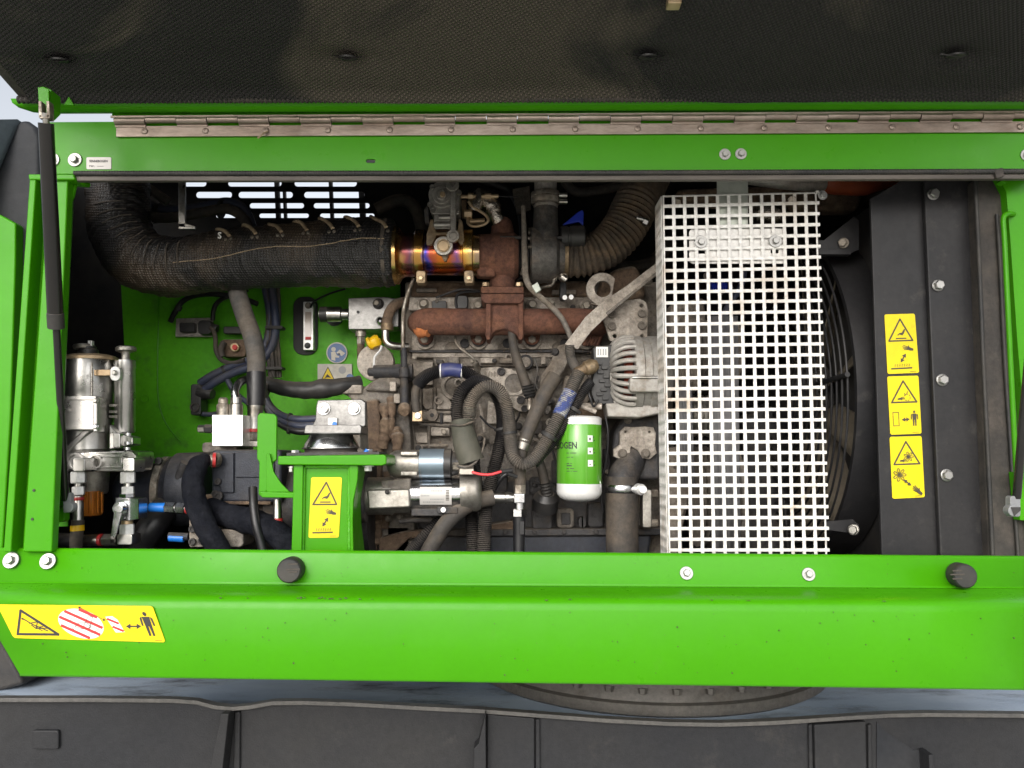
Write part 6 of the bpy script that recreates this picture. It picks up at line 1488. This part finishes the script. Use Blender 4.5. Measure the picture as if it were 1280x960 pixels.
for x, y, w, h, m in ((560, 446, 14, 9, 'cast'), (600, 447, 20, 7, 'cast_light'), (545, 449, 9, 6, 'cast_dark'), (625, 447, 16, 7, 'cast'), (516, 486, 8, 14, 'cast_dark'), (575, 520, 14, 18, 'cast_dark'), (612, 545, 18, 10, 'cast'), (668, 525, 10, 18, 'cast_dark'), (700, 532, 10, 40, 'cast_dark'),
                      (515, 600, 18, 9, 'cast_brown'), (610, 590, 24, 26, 'cast_dark'), (662, 596, 18, 22, 'cast_dark'), (690, 575, 12, 30, 'cast_dark'), (755, 560, 9, 46, 'cast_dark'), (520, 360, 26, 5, 'cast'), (690, 362, 30, 6, 'cast_light'), (560, 360, 22, 4, 'cast_brown')):
    g = G(); g.prism(rrect(x, y, x + w, y + h, min(w, h) * .25), 1.972, .04); g.make('cast_pad', m, EN, bevel=.003)
for x, y, r in ((552, 468, 3.2), (590, 452, 3.2), (618, 451, 3), (518, 447, 3.4), (512, 470, 3.2), (513, 505, 3.4), (555, 540, 3.6), (580, 552, 3.2), (672, 520, 3.4), (676, 545, 3.4), (705, 545, 3.4), (707, 565, 3), (615, 600, 3.4), (668, 606, 3.2), (546, 377, 3), (640, 365, 3), (690, 378, 3.4), (716, 384, 3.4), (760, 545, 3.2), (759, 590, 3.2)):
    bolt(x, y, 1.966, r, EN, 'hex', random.choice(['cast_dark', 'zinc_dirty', 'cast']))
for x, y in ((636, 447), (573, 478), (548, 500), (536, 470), (688, 528)):
    g = G(); g.ring(x, y, 5.5, 3.2, 1.975, .02, 18); g.make('cast_boss', 'cast_light', EN)
for (a, b) in (((508, 478), (524, 470)), ((515, 530), (520, 560)), ((552, 516), (552, 530)), ((580, 500), (592, 516)), ((600, 505), (606, 540)), ((672, 470), (664, 500)), ((640, 540), (690, 556)), ((620, 560), (660, 552)), ((700, 520), (694, 560))):
    g = G(); g.tube([(a[0], a[1], 1.98), (b[0], b[1], 1.98)], 1.9, n=8, lin=True, step=.05); g.make('cast_rib', random.choice(['cast', 'cast_light', 'cast_dark']), EN)
# dried mud and grit lying on ledges
mud = G()
for i in range(700):
    x = random.uniform(440, 760); y = random.choice([random.gauss(440, 3), random.gauss(664, 3), random.gauss(557, 5), random.gauss(600, 6), random.uniform(480, 660)])
    c = P(x, y, random.uniform(1.955, 1.985)); s_ = random.uniform(.0008, .0028)
    o_ = [Vector((random.uniform(-1, 1), random.uniform(-1, 1), random.uniform(-1, 1))).normalized() * s_ for _ in range(4)]
    mud.add([c + v for v in o_], [(0, 1, 2), (0, 2, 3), (0, 3, 1), (1, 3, 2)])
mud.make('grit', 'cast_brown', EN, kind='stuff')

# hoses and brackets glimpsed in the dark behind the turbocharger
for i, (pts, r, m, lab) in enumerate((
    ([(470, 262, 2.2), (500, 250, 2.2), (520, 262, 2.2), (530, 300, 2.2)], 8, 'hose_dusty', 'dusty hose glimpsed behind the actuator'),
    ([(600, 225, 2.25), (640, 240, 2.25), (655, 280, 2.2), (652, 340, 2.15)], 7, 'hose_black', 'dark hose dropping behind the turbine inlet'),
    ([(705, 226, 2.2), (722, 240, 2.2), (760, 236, 2.2), (790, 226, 2.2)], 6, 'hose_grey', 'grey hose crossing behind the bellows'),
    ([(735, 300, 2.2), (770, 332, 2.2), (812, 330, 2.2), (840, 300, 2.2)], 9, 'hose_dusty', 'dusty hose behind the corrugated intake hose'),
    ([(1005, 245, 2.0), (1040, 252, 2.0), (1075, 250, 2.0), (1100, 238, 2.0)], 8, 'hose_dusty', 'dusty hose under the orange hose at the top right'))):
    g = G(); g.tube(pts, r, n=16); g.make('background_hose', m, label=lab, cat='hose')
g = G(); g.prism([(640, 236), (662, 232), (664, 262), (646, 268)], 2.15, .01); g.make('stay_bracket', 'cast', label='flat grey bracket in the shadow left of the charge air pipe', cat='bracket', bevel=.002)

# ================================================================== RIGHT: fan, belt drive, mesh guard
FAN = T('cooling_fan', 'large black cooling fan with pale dusty blades behind the guard', 'fan', (1060, 690, 1.9))
XF = (1087 - 640) / F * 1.66
CF = Vector((XF, 2.04, P(640, 478, 1.66).z))
RF = .385
def fanpt(r, a, dx=0.): return CF + Vector((dx, -r * math.cos(a), r * math.sin(a)))
g = G()
n = 72
vs = []
for i in range(n):
    a = 2 * math.pi * i / n
    vs += [fanpt(RF, a, -.03), fanpt(RF + .012, a, -.03), fanpt(RF + .012, a, .05), fanpt(RF, a, .05)]
fs = []
for i in range(n):
    j = (i + 1) % n
    for k in range(4):
        fs.append((4 * i + k, 4 * i + (k + 1) % 4, 4 * j + (k + 1) % 4, 4 * j + k))
g.add(vs, fs); g.make('shroud_ring', 'plate_black', FAN)
for q in range(9):
    a0 = 2 * math.pi * q / 9 + .25
    vs = []
    for i in range(9):
        r = .08 + (.365 - .08) * i / 8
        w = .26 + .16 * i / 8
        for j in range(5):
            t_ = j / 4 - .5
            vs.append(fanpt(r, a0 + t_ * w * (.5 + .5 * .2 / r) + .25 * r, .035 + t_ * .06 + .02 * (t_ * t_)))
    fs = [(i * 5 + j, i * 5 + j + 1, (i + 1) * 5 + j + 1, (i + 1) * 5 + j) for i in range(8) for j in range(4)]
    g = G().add(vs, fs); g.make('fan_blade', 'fan_blade', FAN, solid=.004)
g = G(); g.wlathe(CF + Vector((-.06, 0, 0)), CF + Vector((.06, 0, 0)), [(0, .06), (.1, .085), (.9, .085), (1, .07)], 32); g.make('fan_hub', 'cast_dark', FAN)
GD = T('fan_guard', 'black wire guard of concentric rings in front of the fan', 'fan guard', (1070, 690, 1.8))
for k in range(13):
    r = .12 + k * .0225
    pts = []
    for i in range(49):
        a = 2 * math.pi * i / 48
        p = fanpt(r, a, -.045 - .018 * math.cos(k / 12 * 1.5)); pts.append((p.x, p.y, p.z, .0026))
    g = G(); g.wtube(pts, 8, step=.02, lin=True); g.make('guard_ring', 'plate_black', GD)
for k in range(4):
    a = R(2 + k * 90)
    p, q = fanpt(.08, a, -.062), fanpt(RF + .02, a, -.052)
    g = G(); g.wtube([(p.x, p.y, p.z, .0055), (q.x, q.y, q.z, .0055)], 10, lin=True, step=.05); g.make('guard_spoke', 'plate_black', GD)
g = G(); g.prism([(1020, 300), (1030, 300), (1068, 270), (1074, 275), (1074, 312), (1062, 317), (1020, 318)], 1.70, .004); g.make('guard_bracket', 'plate_black', GD, bevel=.001)
g = G(); g.rect(1020, 312, 1064, 318, 1.69, .02); g.make('bracket_lip', 'plate_black', GD, bevel=.001)
g = G(); g.prism([(1030, 652), (1066, 649), (1074, 656), (1074, 668), (1030, 662)], 1.70, .006); g.make('guard_bracket', 'plate_black', GD, bevel=.001)
bolt(1054, 304, 1.698, 7, GD, 'hex', 'zinc_dirty', axis=(-.55, -.83, 0)); bolt(1067, 662, 1.69, 7, GD, 'hex', 'zinc', axis=(-.55, -.83, 0))
# shroud face behind the fan plane
g = G(); g.add([(XF + .06, 1.62, P(640, 235, 1.62).z), (XF + .06, 2.64, P(640, 235, 1.62).z), (XF + .06, 2.64, P(640, 720, 1.62).z), (XF + .06, 1.62, P(640, 720, 1.62).z)], [(0, 1, 2, 3)])
g.make('fan_cowl', 'bay_black', RS, solid=.004)

# belt drive behind the guard
BD = T('belt_drive', 'dark ribbed belt running between pulleys behind the white mesh guard', 'belt drive', (900, 690, 1.8))
def pulley(x0, x1, y, Y, r, m='cast_dark'):
    g = G(); L_ = [(0, r * .6), (.05, r)]
    k = 6
    for i in range(k):
        L_ += [(.1 + .8 * i / k, r * .9), (.1 + .8 * (i + .5) / k, r)]
    g.lathe((x0, y, Y), (x1, y, Y), L_ + [(.95, r), (1, r * .6)], 40); return g.make('pulley', m, BD)
pulley(866, 920, 620, 1.90, 62, 'cast'); pulley(866, 920, 440, 1.88, 40, 'cast'); pulley(850, 890, 520, 1.86, 26, 'alu'); pulley(842, 868, 468, 1.83, 24, 'cast')
for x0, x1, Yb, ya_, yb_ in ((886, 922, 1.72, 395, 705), (846, 864, 1.80, 470, 610)):
    n_ = 10; w = (x1 - x0) / n_
    g = G()
    poly = []
    top, bot = [], []
    for i in range(n_ + 1):
        top.append(P(x0 + i * w, ya_, Yb + (.004 if i % 2 else 0))); bot.append(P(x0 + i * w + 4, yb_, Yb + (.004 if i % 2 else 0)))
    g.add(top + bot, [(i, i + 1, n_ + 2 + i, n_ + 1 + i) for i in range(n_)]); g.make('ribbed_belt', 'belt', BD, solid=.004, ang=10)
g = G(); g.prism([(838, 380), (880, 372), (885, 420), (850, 470), (838, 470)], 1.90, .05); g.make('pulley_bracket', 'cast', BD, bevel=.006)
g = G(); g.prism([(832, 560), (860, 556), (866, 600), (846, 700), (832, 700)], 1.90, .05); g.make('front_cover', 'cast', BD, bevel=.006)
g = G(); g.prism([(930, 520), (985, 500), (990, 700), (930, 700)], 2.1, .1); g.make('lower_cover', 'cast_dark', BD, bevel=.01)
for x, y in ((846, 400), (868, 392), (852, 440), (845, 580), (850, 640), (884, 345)):
    bolt(x, y, 1.895, 5, BD, 'hex', 'zinc_dirty')
g = G(); g.tube([(930, 340, 1.85), (925, 360, 1.84), (905, 400, 1.86), (920, 470, 1.9)], 4, n=12); g.make('coolant_tube', 'hose_blue', label='thin blue grey tube glimpsed through the upper guard holes', cat='hose')
g = G(); g.tube([(888, 357, 1.80), (898, 358, 1.80), (908, 357, 1.80)], 6, n=16, corr=(.005, .3)); g.make('blue_spring', 'blue_clip', label='small blue ribbed sleeve seen through the guard', cat='sleeve')
g = G(); g.lathe((940, 265, 1.85), (985, 268, 1.85), [(0, 6), (.1, 12), (.5, 14), (.8, 12), (1, 7)], 24); g.make('thermostat_stub', 'foil', label='shiny pipe stub seen through the top of the guard', cat='pipe')
g = G(); g.prism([(845, 235), (1030, 228), (1080, 240), (1075, 262), (1000, 262), (850, 250)], 1.92, .06); g.make('header_pipe_cover', 'cast_brown', label='dusty brown duct just below the seal above the guard', cat='duct', bevel=.015, seg=3)
ohf = lambda s, d, p: 1 + .07 * math.sin(s * 75)
g = G(); g.tube([(1028, 226, 1.80), (1050, 231, 1.80), (1075, 232, 1.80), (1105, 224, 1.82), (1130, 212, 1.84)], 13, n=24, rf=ohf, step=.004); g.make('orange_hose', 'orange_hose', label='orange red ribbed hose peeking out under the seal at the top right', cat='hose')
g = G(); g.tube([(936, 222, 1.78), (990, 229, 1.78), (1030, 230, 1.79)], 9, n=20); g.make('alloy_pipe', 'pipe_alu', label='grey alloy pipe under the seal above the guard', cat='pipe')

MG = T('mesh_guard', 'white perforated square mesh guard standing over the belt drive', 'mesh guard', (930, 697, 1.6))
Q = [(828, 244.5), (1020.5, 240), (1034, 701), (836, 701)]
def bil(u, v):
    x = (Q[0][0] * (1 - u) + Q[1][0] * u) * (1 - v) + (Q[3][0] * (1 - u) + Q[2][0] * u) * v
    y = (Q[0][1] * (1 - u) + Q[1][1] * u) * (1 - v) + (Q[3][1] * (1 - u) + Q[2][1] * u) * v
    return x, y
def perforated(pt, nc, nr, bu, bv, seed=0):
    us, vs_ = [], []
    cu_, cv_ = 1 / nc, 1 / nr
    U = [0.]; V = [0.]
    for i in range(nc):
        U += [(i + bu / 2) * cu_, (i + 1 - bu / 2) * cu_]
    U.append(1.)
    for j in range(nr):
        V += [(j + bv / 2) * cv_, (j + 1 - bv / 2) * cv_]
    V.append(1.)
    verts, idx, faces = [], {}, []
    def vid(i, j):
        if (i, j) not in idx:
            idx[(i, j)] = len(verts); verts.append(pt(U[i], V[j]))
        return idx[(i, j)]
    for i in range(len(U) - 1):
        for j in range(len(V) - 1):
            if i % 2 == 1 and j % 2 == 1: continue
            faces.append((vid(i, j), vid(i + 1, j), vid(i + 1, j + 1), vid(i, j + 1)))
    g = G(); g.add(verts, faces); return g
YG = 1.60
def front(u, v):
    return P(*bil(u, v), YG)
g = perforated(front, 14, 34, .29, .29); g.make('front_mesh', 'mesh_white', MG, solid=.002, ang=25)
def side(u, v):
    p = P(*bil(0, v), YG); return p + Vector((-.0015, .003 + u * .07, 0))
g = perforated(side, 5, 34, .29, .29); g.make('side_mesh', 'mesh_white', MG, solid=.002, ang=25)
for j in range(34):
    p = P(*bil(1, (j + .5 - .5) / 34 + .0147 * .0), YG)
    g = G(); g.wbox((p.x - .001, p.y - .0012, p.z - .003), (p.x + .005, p.y + .006, p.z + .003)); g.make('edge_tab', 'mesh_white', MG)
plate('joint_plate', rrect(862, 286, 983, 329, 5), [rrect(871, 312.5, 882, 317.5, 2), rrect(963, 311.5, 974, 317, 2)], 1.606, .004, 'mesh_white', MG, bevel=.0008)
bolt(876, 302.5, 1.5985, 8.2, MG, 'hexw', 'washer'); bolt(969, 301.5, 1.5985, 8.2, MG, 'hexw', 'washer')
g = G(); g.rect(896.5, 223, 935, 292, 1.612, .004); g.make('hanger_strap', 'galv', MG, bevel=.0006)
bolt(1028, 244, 1.66, 6, MG, 'hexw', 'alu_face')
for x, y in ((846, 254), (990, 250)):
    g = G(); g.hexa((x, y, 1.602), (x, y + .3, 1.625), 6); g.make('weld_nut', 'zinc_dirty', MG, ang=20)

# ================================================================== STICKERS
def uvq(quad):
    def f(u, v):
        (x0, y0), (x1, y1), (x2, y2), (x3, y3) = quad
        return ((x0 * (1 - u) + x1 * u) * (1 - v) + (x3 * (1 - u) + x2 * u) * v, (y0 * (1 - u) + y1 * u) * (1 - v) + (y3 * (1 - u) + y2 * u) * v)
    return f
class Dec:
    """flat print: every shape lies a hair above the last so that no two faces share a plane"""
    def __init__(self, quad, Y): self.f = uvq(quad); self.Y = Y; self.g = G(); self.k = 0
    def poly(self, pts):
        self.k += 1
        Y = self.Y - .00002 * self.k
        self.g.add([P(*self.f(u, v), Y) for u, v in pts], [tuple(range(len(pts)))]); return self
    def stroke(self, pts, w):
        for a, b in zip(pts, pts[1:]):
            pa, pb = self.f(*a), self.f(*b)
            d = Vector((pb[0] - pa[0], pb[1] - pa[1])); L = max(d.length, 1e-6); d /= L
            nx, ny = -d.y * w / 2, d.x * w / 2; ex, ey = d.x * w * .3, d.y * w * .3
            self.k += 1
            Y = self.Y - .00002 * self.k
            c = [(pa[0] - ex + nx, pa[1] - ey + ny), (pb[0] + ex + nx, pb[1] + ey + ny), (pb[0] + ex - nx, pb[1] + ey - ny), (pa[0] - ex - nx, pa[1] - ey - ny)]
            self.g.add([P(x, y, Y) for x, y in c], [(0, 1, 2, 3)])
        return self
    def circ(self, u, v, ru, rv, n=14): return self.poly([(u + ru * math.cos(6.2832 * i / n), v + rv * math.sin(6.2832 * i / n)) for i in range(n)])
    def tri(self, a, b, c, w): return self.stroke([a, b, c, a], w)
    def arrow(self, a, b, w, h):
        self.stroke([a, b], w)
        fa, fb = self.f(*a), self.f(*b)
        d = Vector((fb[0] - fa[0], fb[1] - fa[1])).normalized(); nn = Vector((-d.y, d.x))
        for (px, py), s in ((fa, 1), (fb, -1)):
            self.k += 1; Y = self.Y - .00002 * self.k
            q = [Vector((px, py)) - d * s * h * .3, Vector((px, py)) + d * s * h * .9 + nn * h * .75, Vector((px, py)) + d * s * h * .9 - nn * h * .75]
            self.g.add([P(p.x, p.y, Y) for p in q], [(0, 1, 2)])
        return self
    def person(self, u, v, su, sv):
        self.circ(u, v - .42 * sv, .1 * su, .09 * sv)
        self.poly([(u - .2 * su, v - .3 * sv), (u + .2 * su, v - .3 * sv), (u + .17 * su, v + .1 * sv), (u - .17 * su, v + .1 * sv)])
        for s in (-1, 1):
            self.poly([(u + s * .22 * su, v - .3 * sv), (u + s * .33 * su, v - .24 * sv), (u + s * .35 * su, v + .08 * sv), (u + s * .26 * su, v + .08 * sv)])
            self.poly([(u + s * .02 * su, v + .1 * sv), (u + s * .17 * su, v + .1 * sv), (u + s * .16 * su, v + .5 * sv), (u + s * .05 * su, v + .5 * sv)])
        return self
    def hand(self, u, v, s, ang, fl=1, asp=1.):
        ca, sa = math.cos(R(ang)), math.sin(R(ang))
        def X(x, y): return (u + s * (x * ca - y * fl * sa), v + s * asp * (x * sa + y * fl * ca))
        self.poly([X(.05, -.28), (X(.5, -.2)), X(.95, -.12), X(1, .2), X(.5, .3), X(.1, .22)])
        for y0, y1, l in ((-.28, -.42, -.75), (-.14, -.16, -.85), (.0, .06, -.75), (.12, .28, -.55)):
            self.poly([X(.15, y0), X(l, y1), X(l, y1 + .09), X(.15, y0 + .15)])
        self.poly([X(.35, -.2), X(.1, -.5), X(0, -.48), X(.15, -.2)])
        return self
    def make(self, name, m, par): return self.g.make(name, m, par, recalc=False) if self.g.v else None
def shrink(quad, k):
    cx = sum(p[0] for p in quad) / 4; cy = sum(p[1] for p in quad) / 4
    return [(cx + (x - cx) * k, cy + (y - cy) * k) for x, y in quad]
def sticker(name, lab, quad, Y, m, rad=.06, group=None, asp=1.9, cat='sticker'):
    t = T(name, lab, cat, (quad[3][0], quad[3][1], Y), group)
    f = uvq(quad)
    pts = []
    ru, rv = rad, rad / asp
    for cu_, cv_, a0 in ((1 - ru, rv, -90), (1 - ru, 1 - rv, 0), (ru, 1 - rv, 90), (ru, rv, 180)):
        for i in range(5):
            a = R(a0 + 90 * i / 4); pts.append(f(cu_ + ru * math.cos(a), cv_ + rv * math.sin(a)))
    g = G(); g.prism(pts, Y, .0006); g.make('backing', m, t)
    return t, Dec(quad, Y - .0003)
def hot_surface(quad, Y, lab, grp):
    t, d = sticker('warning_sticker', lab, quad, Y, 'sticker_yellow', group=grp)
    s = abs(quad[1][0] - quad[0][0]) / 40
    d.tri((.5, .085), (.87, .45), (.1, .45), 2.0 * s); d.stroke([(.34, .41), (.66, .41)], 1.6 * s)
    d.poly([(.38, .35), (.46, .32), (.54, .31), (.6, .26), (.66, .25), (.6, .33), (.55, .36), (.45, .345)])
    d.stroke([(.4, .36), (.44, .33)], 1 * s)
    d.hand(.68, .58, .2, 12, asp=.52)
    d.arrow((.46, .8), (.6, .68), 1.8 * s, 4.0 * s)
    for i in range(7):
        u = .24 + i * .075; d.stroke([(u + .02, .885), (u, .87), (u + .03, .855), (u + .01, .84)], .5 * s)
    d.stroke([(.14, .915), (.78, .91)], 1.8 * s)
    for i in range(5): d.stroke([(.72 + i * .04, .972), (.74 + i * .04, .972)], .6 * s)
    d.make('pictogram', 'print_dark', t)
    d2 = Dec(quad, Y - .0003); d2.stroke([(.05, .49), (.95, .49)], .35 * s); d2.make('divider', 'cap_yellow', t)
GS = 'yellow warning stickers on the black shroud'
hot_surface([(1105.5, 393), (1143.5, 392), (1149, 466), (1109.5, 467.5)], 1.6035, 'topmost yellow hot surface sticker on the black shroud', GS)
hot_surface([(389, 596.5), (427.5, 596.5), (423.5, 672), (385.5, 672.5)], 1.6235, 'yellow hot surface sticker on the green pedestal', None)
q2 = [(1109, 470.5), (1148, 469.5), (1152, 542), (1113, 543.5)]
t, d = sticker('warning_sticker', 'middle yellow sticker on the shroud showing a person and belt hazard', q2, 1.6035, 'sticker_yellow', group=GS)
d.tri((.5, .085), (.9, .45), (.1, .45), 2.0); d.hand(.42, .385, .13, 165, asp=.52)
for i in range(14):
    a, b = 6.2832 * i / 14, 6.2832 * (i + 1) / 14
    if i % 2 == 0: d.stroke([(.6 + .1 * math.cos(a), .37 + .055 * math.sin(a)), (.6 + .1 * math.cos(b), .37 + .055 * math.sin(b))], .8)
d.stroke([(.52, .3), (.56, .33)], 1); d.stroke([(.62, .27), (.6, .31)], 1)
d.stroke([(.12, .62), (.3, .62), (.3, .85), (.12, .85), (.12, .62)], .7); d.arrow((.42, .75), (.62, .745), 1.6, 3.6); d.person(.8, .73, .34, .26)
for i in range(5): d.stroke([(.72 + i * .04, .972), (.74 + i * .04, .972)], .6)
d.make('pictogram', 'print_dark', t)
q3 = [(1112, 546), (1152, 545), (1156, 621.5), (1115.5, 623.5)]
t, d = sticker('warning_sticker', 'lowest yellow sticker on the shroud showing a fan and a hand', q3, 1.6035, 'sticker_yellow', group=GS)
d.tri((.5, .085), (.9, .45), (.1, .45), 2.0); d.hand(.4, .39, .12, 170, asp=.52)
def fan_icon(u, v, r, w):
    for i in range(7):
        a = 6.2832 * i / 7
        p = [(u + r * k * math.cos(a + o), v + r * .52 * k * math.sin(a + o)) for k, o in ((.2, 0), (.75, -.25), (1, -.05), (1, .15), (.7, .3), (.2, .3))]
        d.stroke(p, w)
    d.circ(u, v, .03, .016, 8)
fan_icon(.56, .33, .15, .7); fan_icon(.26, .62, .2, .8)
d.arrow((.4, .71), (.58, .79), 1.6, 3.4); d.hand(.78, .88, .2, 38, asp=.55)
for i in range(5): d.stroke([(.72 + i * .04, .972), (.74 + i * .04, .972)], .6)
d.make('pictogram', 'print_dark', t)
# long sticker on the lower panel
q4 = [(-4, 755.5), (190.5, 757.5), (207, 803), (17, 797.5)]
t, d = sticker('danger_zone_sticker', 'long slanted yellow sticker with red striped circle on the lower left panel', q4, 1.3975, 'sticker_orange', rad=.018, asp=.25)
d.tri((.135, .17), (.31, .86), (.04, .88), 3.0)
d.stroke([(.12, .4), (.17, .58), (.25, .76)], 1.3); d.stroke([(.15, .55), (.21, .5), (.185, .66), (.23, .64)], 1.2); d.stroke([(.16, .6), (.18, .7), (.265, .68)], 1.2); d.stroke([(.185, .68), (.215, .76)], 1.0); d.circ(.12, .42, .006, .03)
d.arrow((.785, .58), (.87, .57), 1.8, 4.6)
d.person(.928, .5, .125, .66)
d.arrow((.52, .05), (.655, .42), .6, 2.6)
for i in range(6): d.stroke([(.935 + i * .008, .95), (.938 + i * .008, .95)], .7)
d.make('pictogram', 'print_black', t)['kind'] = 'stuff'
dw = Dec(q4, 1.3971)
dw.circ(.49, .53, .142, .43, 40); dw.poly([(.668, .32), (.715, .3), (.74, .4), (.755, .74), (.695, .76)])
dw.make('white_field', 'print_white', t)
dr = Dec(q4, 1.3967)
for k in range(-1, 3):
    c = .36 + k * .28
    pts = []
    x0, x1 = .35, .63
    seg = []
    for i in range(41):
        u = x0 + (x1 - x0) * i / 40; v = c + (u - .49) * 2.3 - .02
        if ((u - .49) / .138) ** 2 + ((v - .53) / .42) ** 2 < 1: seg.append((u, v))
    if len(seg) > 1: dr.stroke([seg[0], seg[-1]], 3.4)
dr.stroke([(.676, .38), (.735, .5)], 2.6); dr.stroke([(.692, .6), (.748, .71)], 2.6)
dr.make('red_stripe', 'print_red', t)
dk = Dec(q4, 1.3962)
dk.stroke([(0.425, .5), (0.440, .38), (0.470, .44)], .5); dk.stroke([(0.440, .62), (0.480, .5), (0.530, .5), (0.550, .62), (0.490, .68), (0.440, .62)], .6); dk.stroke([(0.500, .6), (0.560, .3), (0.585, .33), (0.530, .66)], .6); dk.stroke([(0.470, .72), (0.530, .8), (0.590, .68), (0.560, .62)], .5); dk.stroke([(0.415, .6), (0.430, .74)], .5)
dk.make('machine_outline', 'print_dark', t)
dl = Dec(q4, 1.3971); dl.stroke([(.315, .03), (.36, .97)], .25); dl.stroke([(.63, .03), (.69, .97)], .25); dl.make('divider', 'cap_yellow', t)
# maker's plate on the top rail
qn = [(108, 196.5), (139, 196.5), (139, 211.5), (108, 211.5)]
t, d = sticker('maker_label', 'small silver label with maker name at the left of the top rail', qn, 1.4985, 'sticker_silver', rad=.05, asp=.5)
for body, x0, y0, w, h in (('SENNEBOGEN', 111.5, 202.8, 23, 4.2), ('Nr.  -----', 111.5, 208.6, 18, 3.4)):
    vs, fs = text_geo(body, 1); mw = max(v[0] for v in vs)
    o = G(); o.add([P(x0 + v[0] / mw * w, y0 - v[1] * h, 1.4981) for v in vs], fs); o.make('lettering', 'print_black', t, recalc=False)
# round blue read-the-manual sticker and the beige one below, on the bulkhead
t = T('manual_sticker', 'round blue sticker of a reader on the green bulkhead', 'sticker', (421, 454, 2.14))
g = G(); g.disc(421, 441, 13.2, 2.1435, .003, 36); g.make('white_rim', 'sticker_beige', t)
g = G(); g.disc(421, 441, 11.8, 2.1425, .001, 36); g.make('blue_field', 'print_blue', t)
d = Dec([(408, 428), (434, 428), (434, 454), (408, 454)], 2.142)
d.circ(.34, .33, .11, .11); d.poly([(.22, .46), (.42, .44), (.5, .62), (.62, .66), (.6, .74), (.42, .72), (.44, .88), (.24, .84)]); d.poly([(.48, .5), (.64, .34), (.76, .42), (.9, .52), (.74, .66), (.6, .56)])
d.make('reader_figure', 'sticker_beige', t)
d = Dec([(408, 428), (434, 428), (434, 454), (408, 454)], 2.1415); d.poly([(.54, .54), (.62, .5), (.68, .58), (.6, .62)]); d.make('book_mark', 'print_black', t)
t = T('pressure_sticker', 'beige sticker with yellow warning triangle half hidden by black harness', 'sticker', (418, 476, 2.14))
g = G(); g.rect(397, 455, 440, 480, 2.1435, .003); g.make('backing', 'sticker_beige', t)
d = Dec([(397, 455), (440, 455), (440, 480), (397, 480)], 2.143); d.poly([(.3, .16), (.52, .9), (.08, .9)]); d.make('triangle', 'sticker_orange', t)
d = Dec([(397, 455), (440, 455), (440, 480), (397, 480)], 2.1425); d.tri((.3, .16), (.52, .9), (.08, .9), .9); d.poly([(.2, .72), (.28, .5), (.34, .6), (.4, .7), (.3, .66)]); d.make('triangle_print', 'print_dark', t)
for u, v in ((.72, .3), (.94, .68)):
    d = Dec([(397, 455), (440, 455), (440, 480), (397, 480)], 2.142); d.circ(u, v, .11, .19, 18); d.make('icon_disc', 'print_blue' if v > .5 else 'print_grey', t)
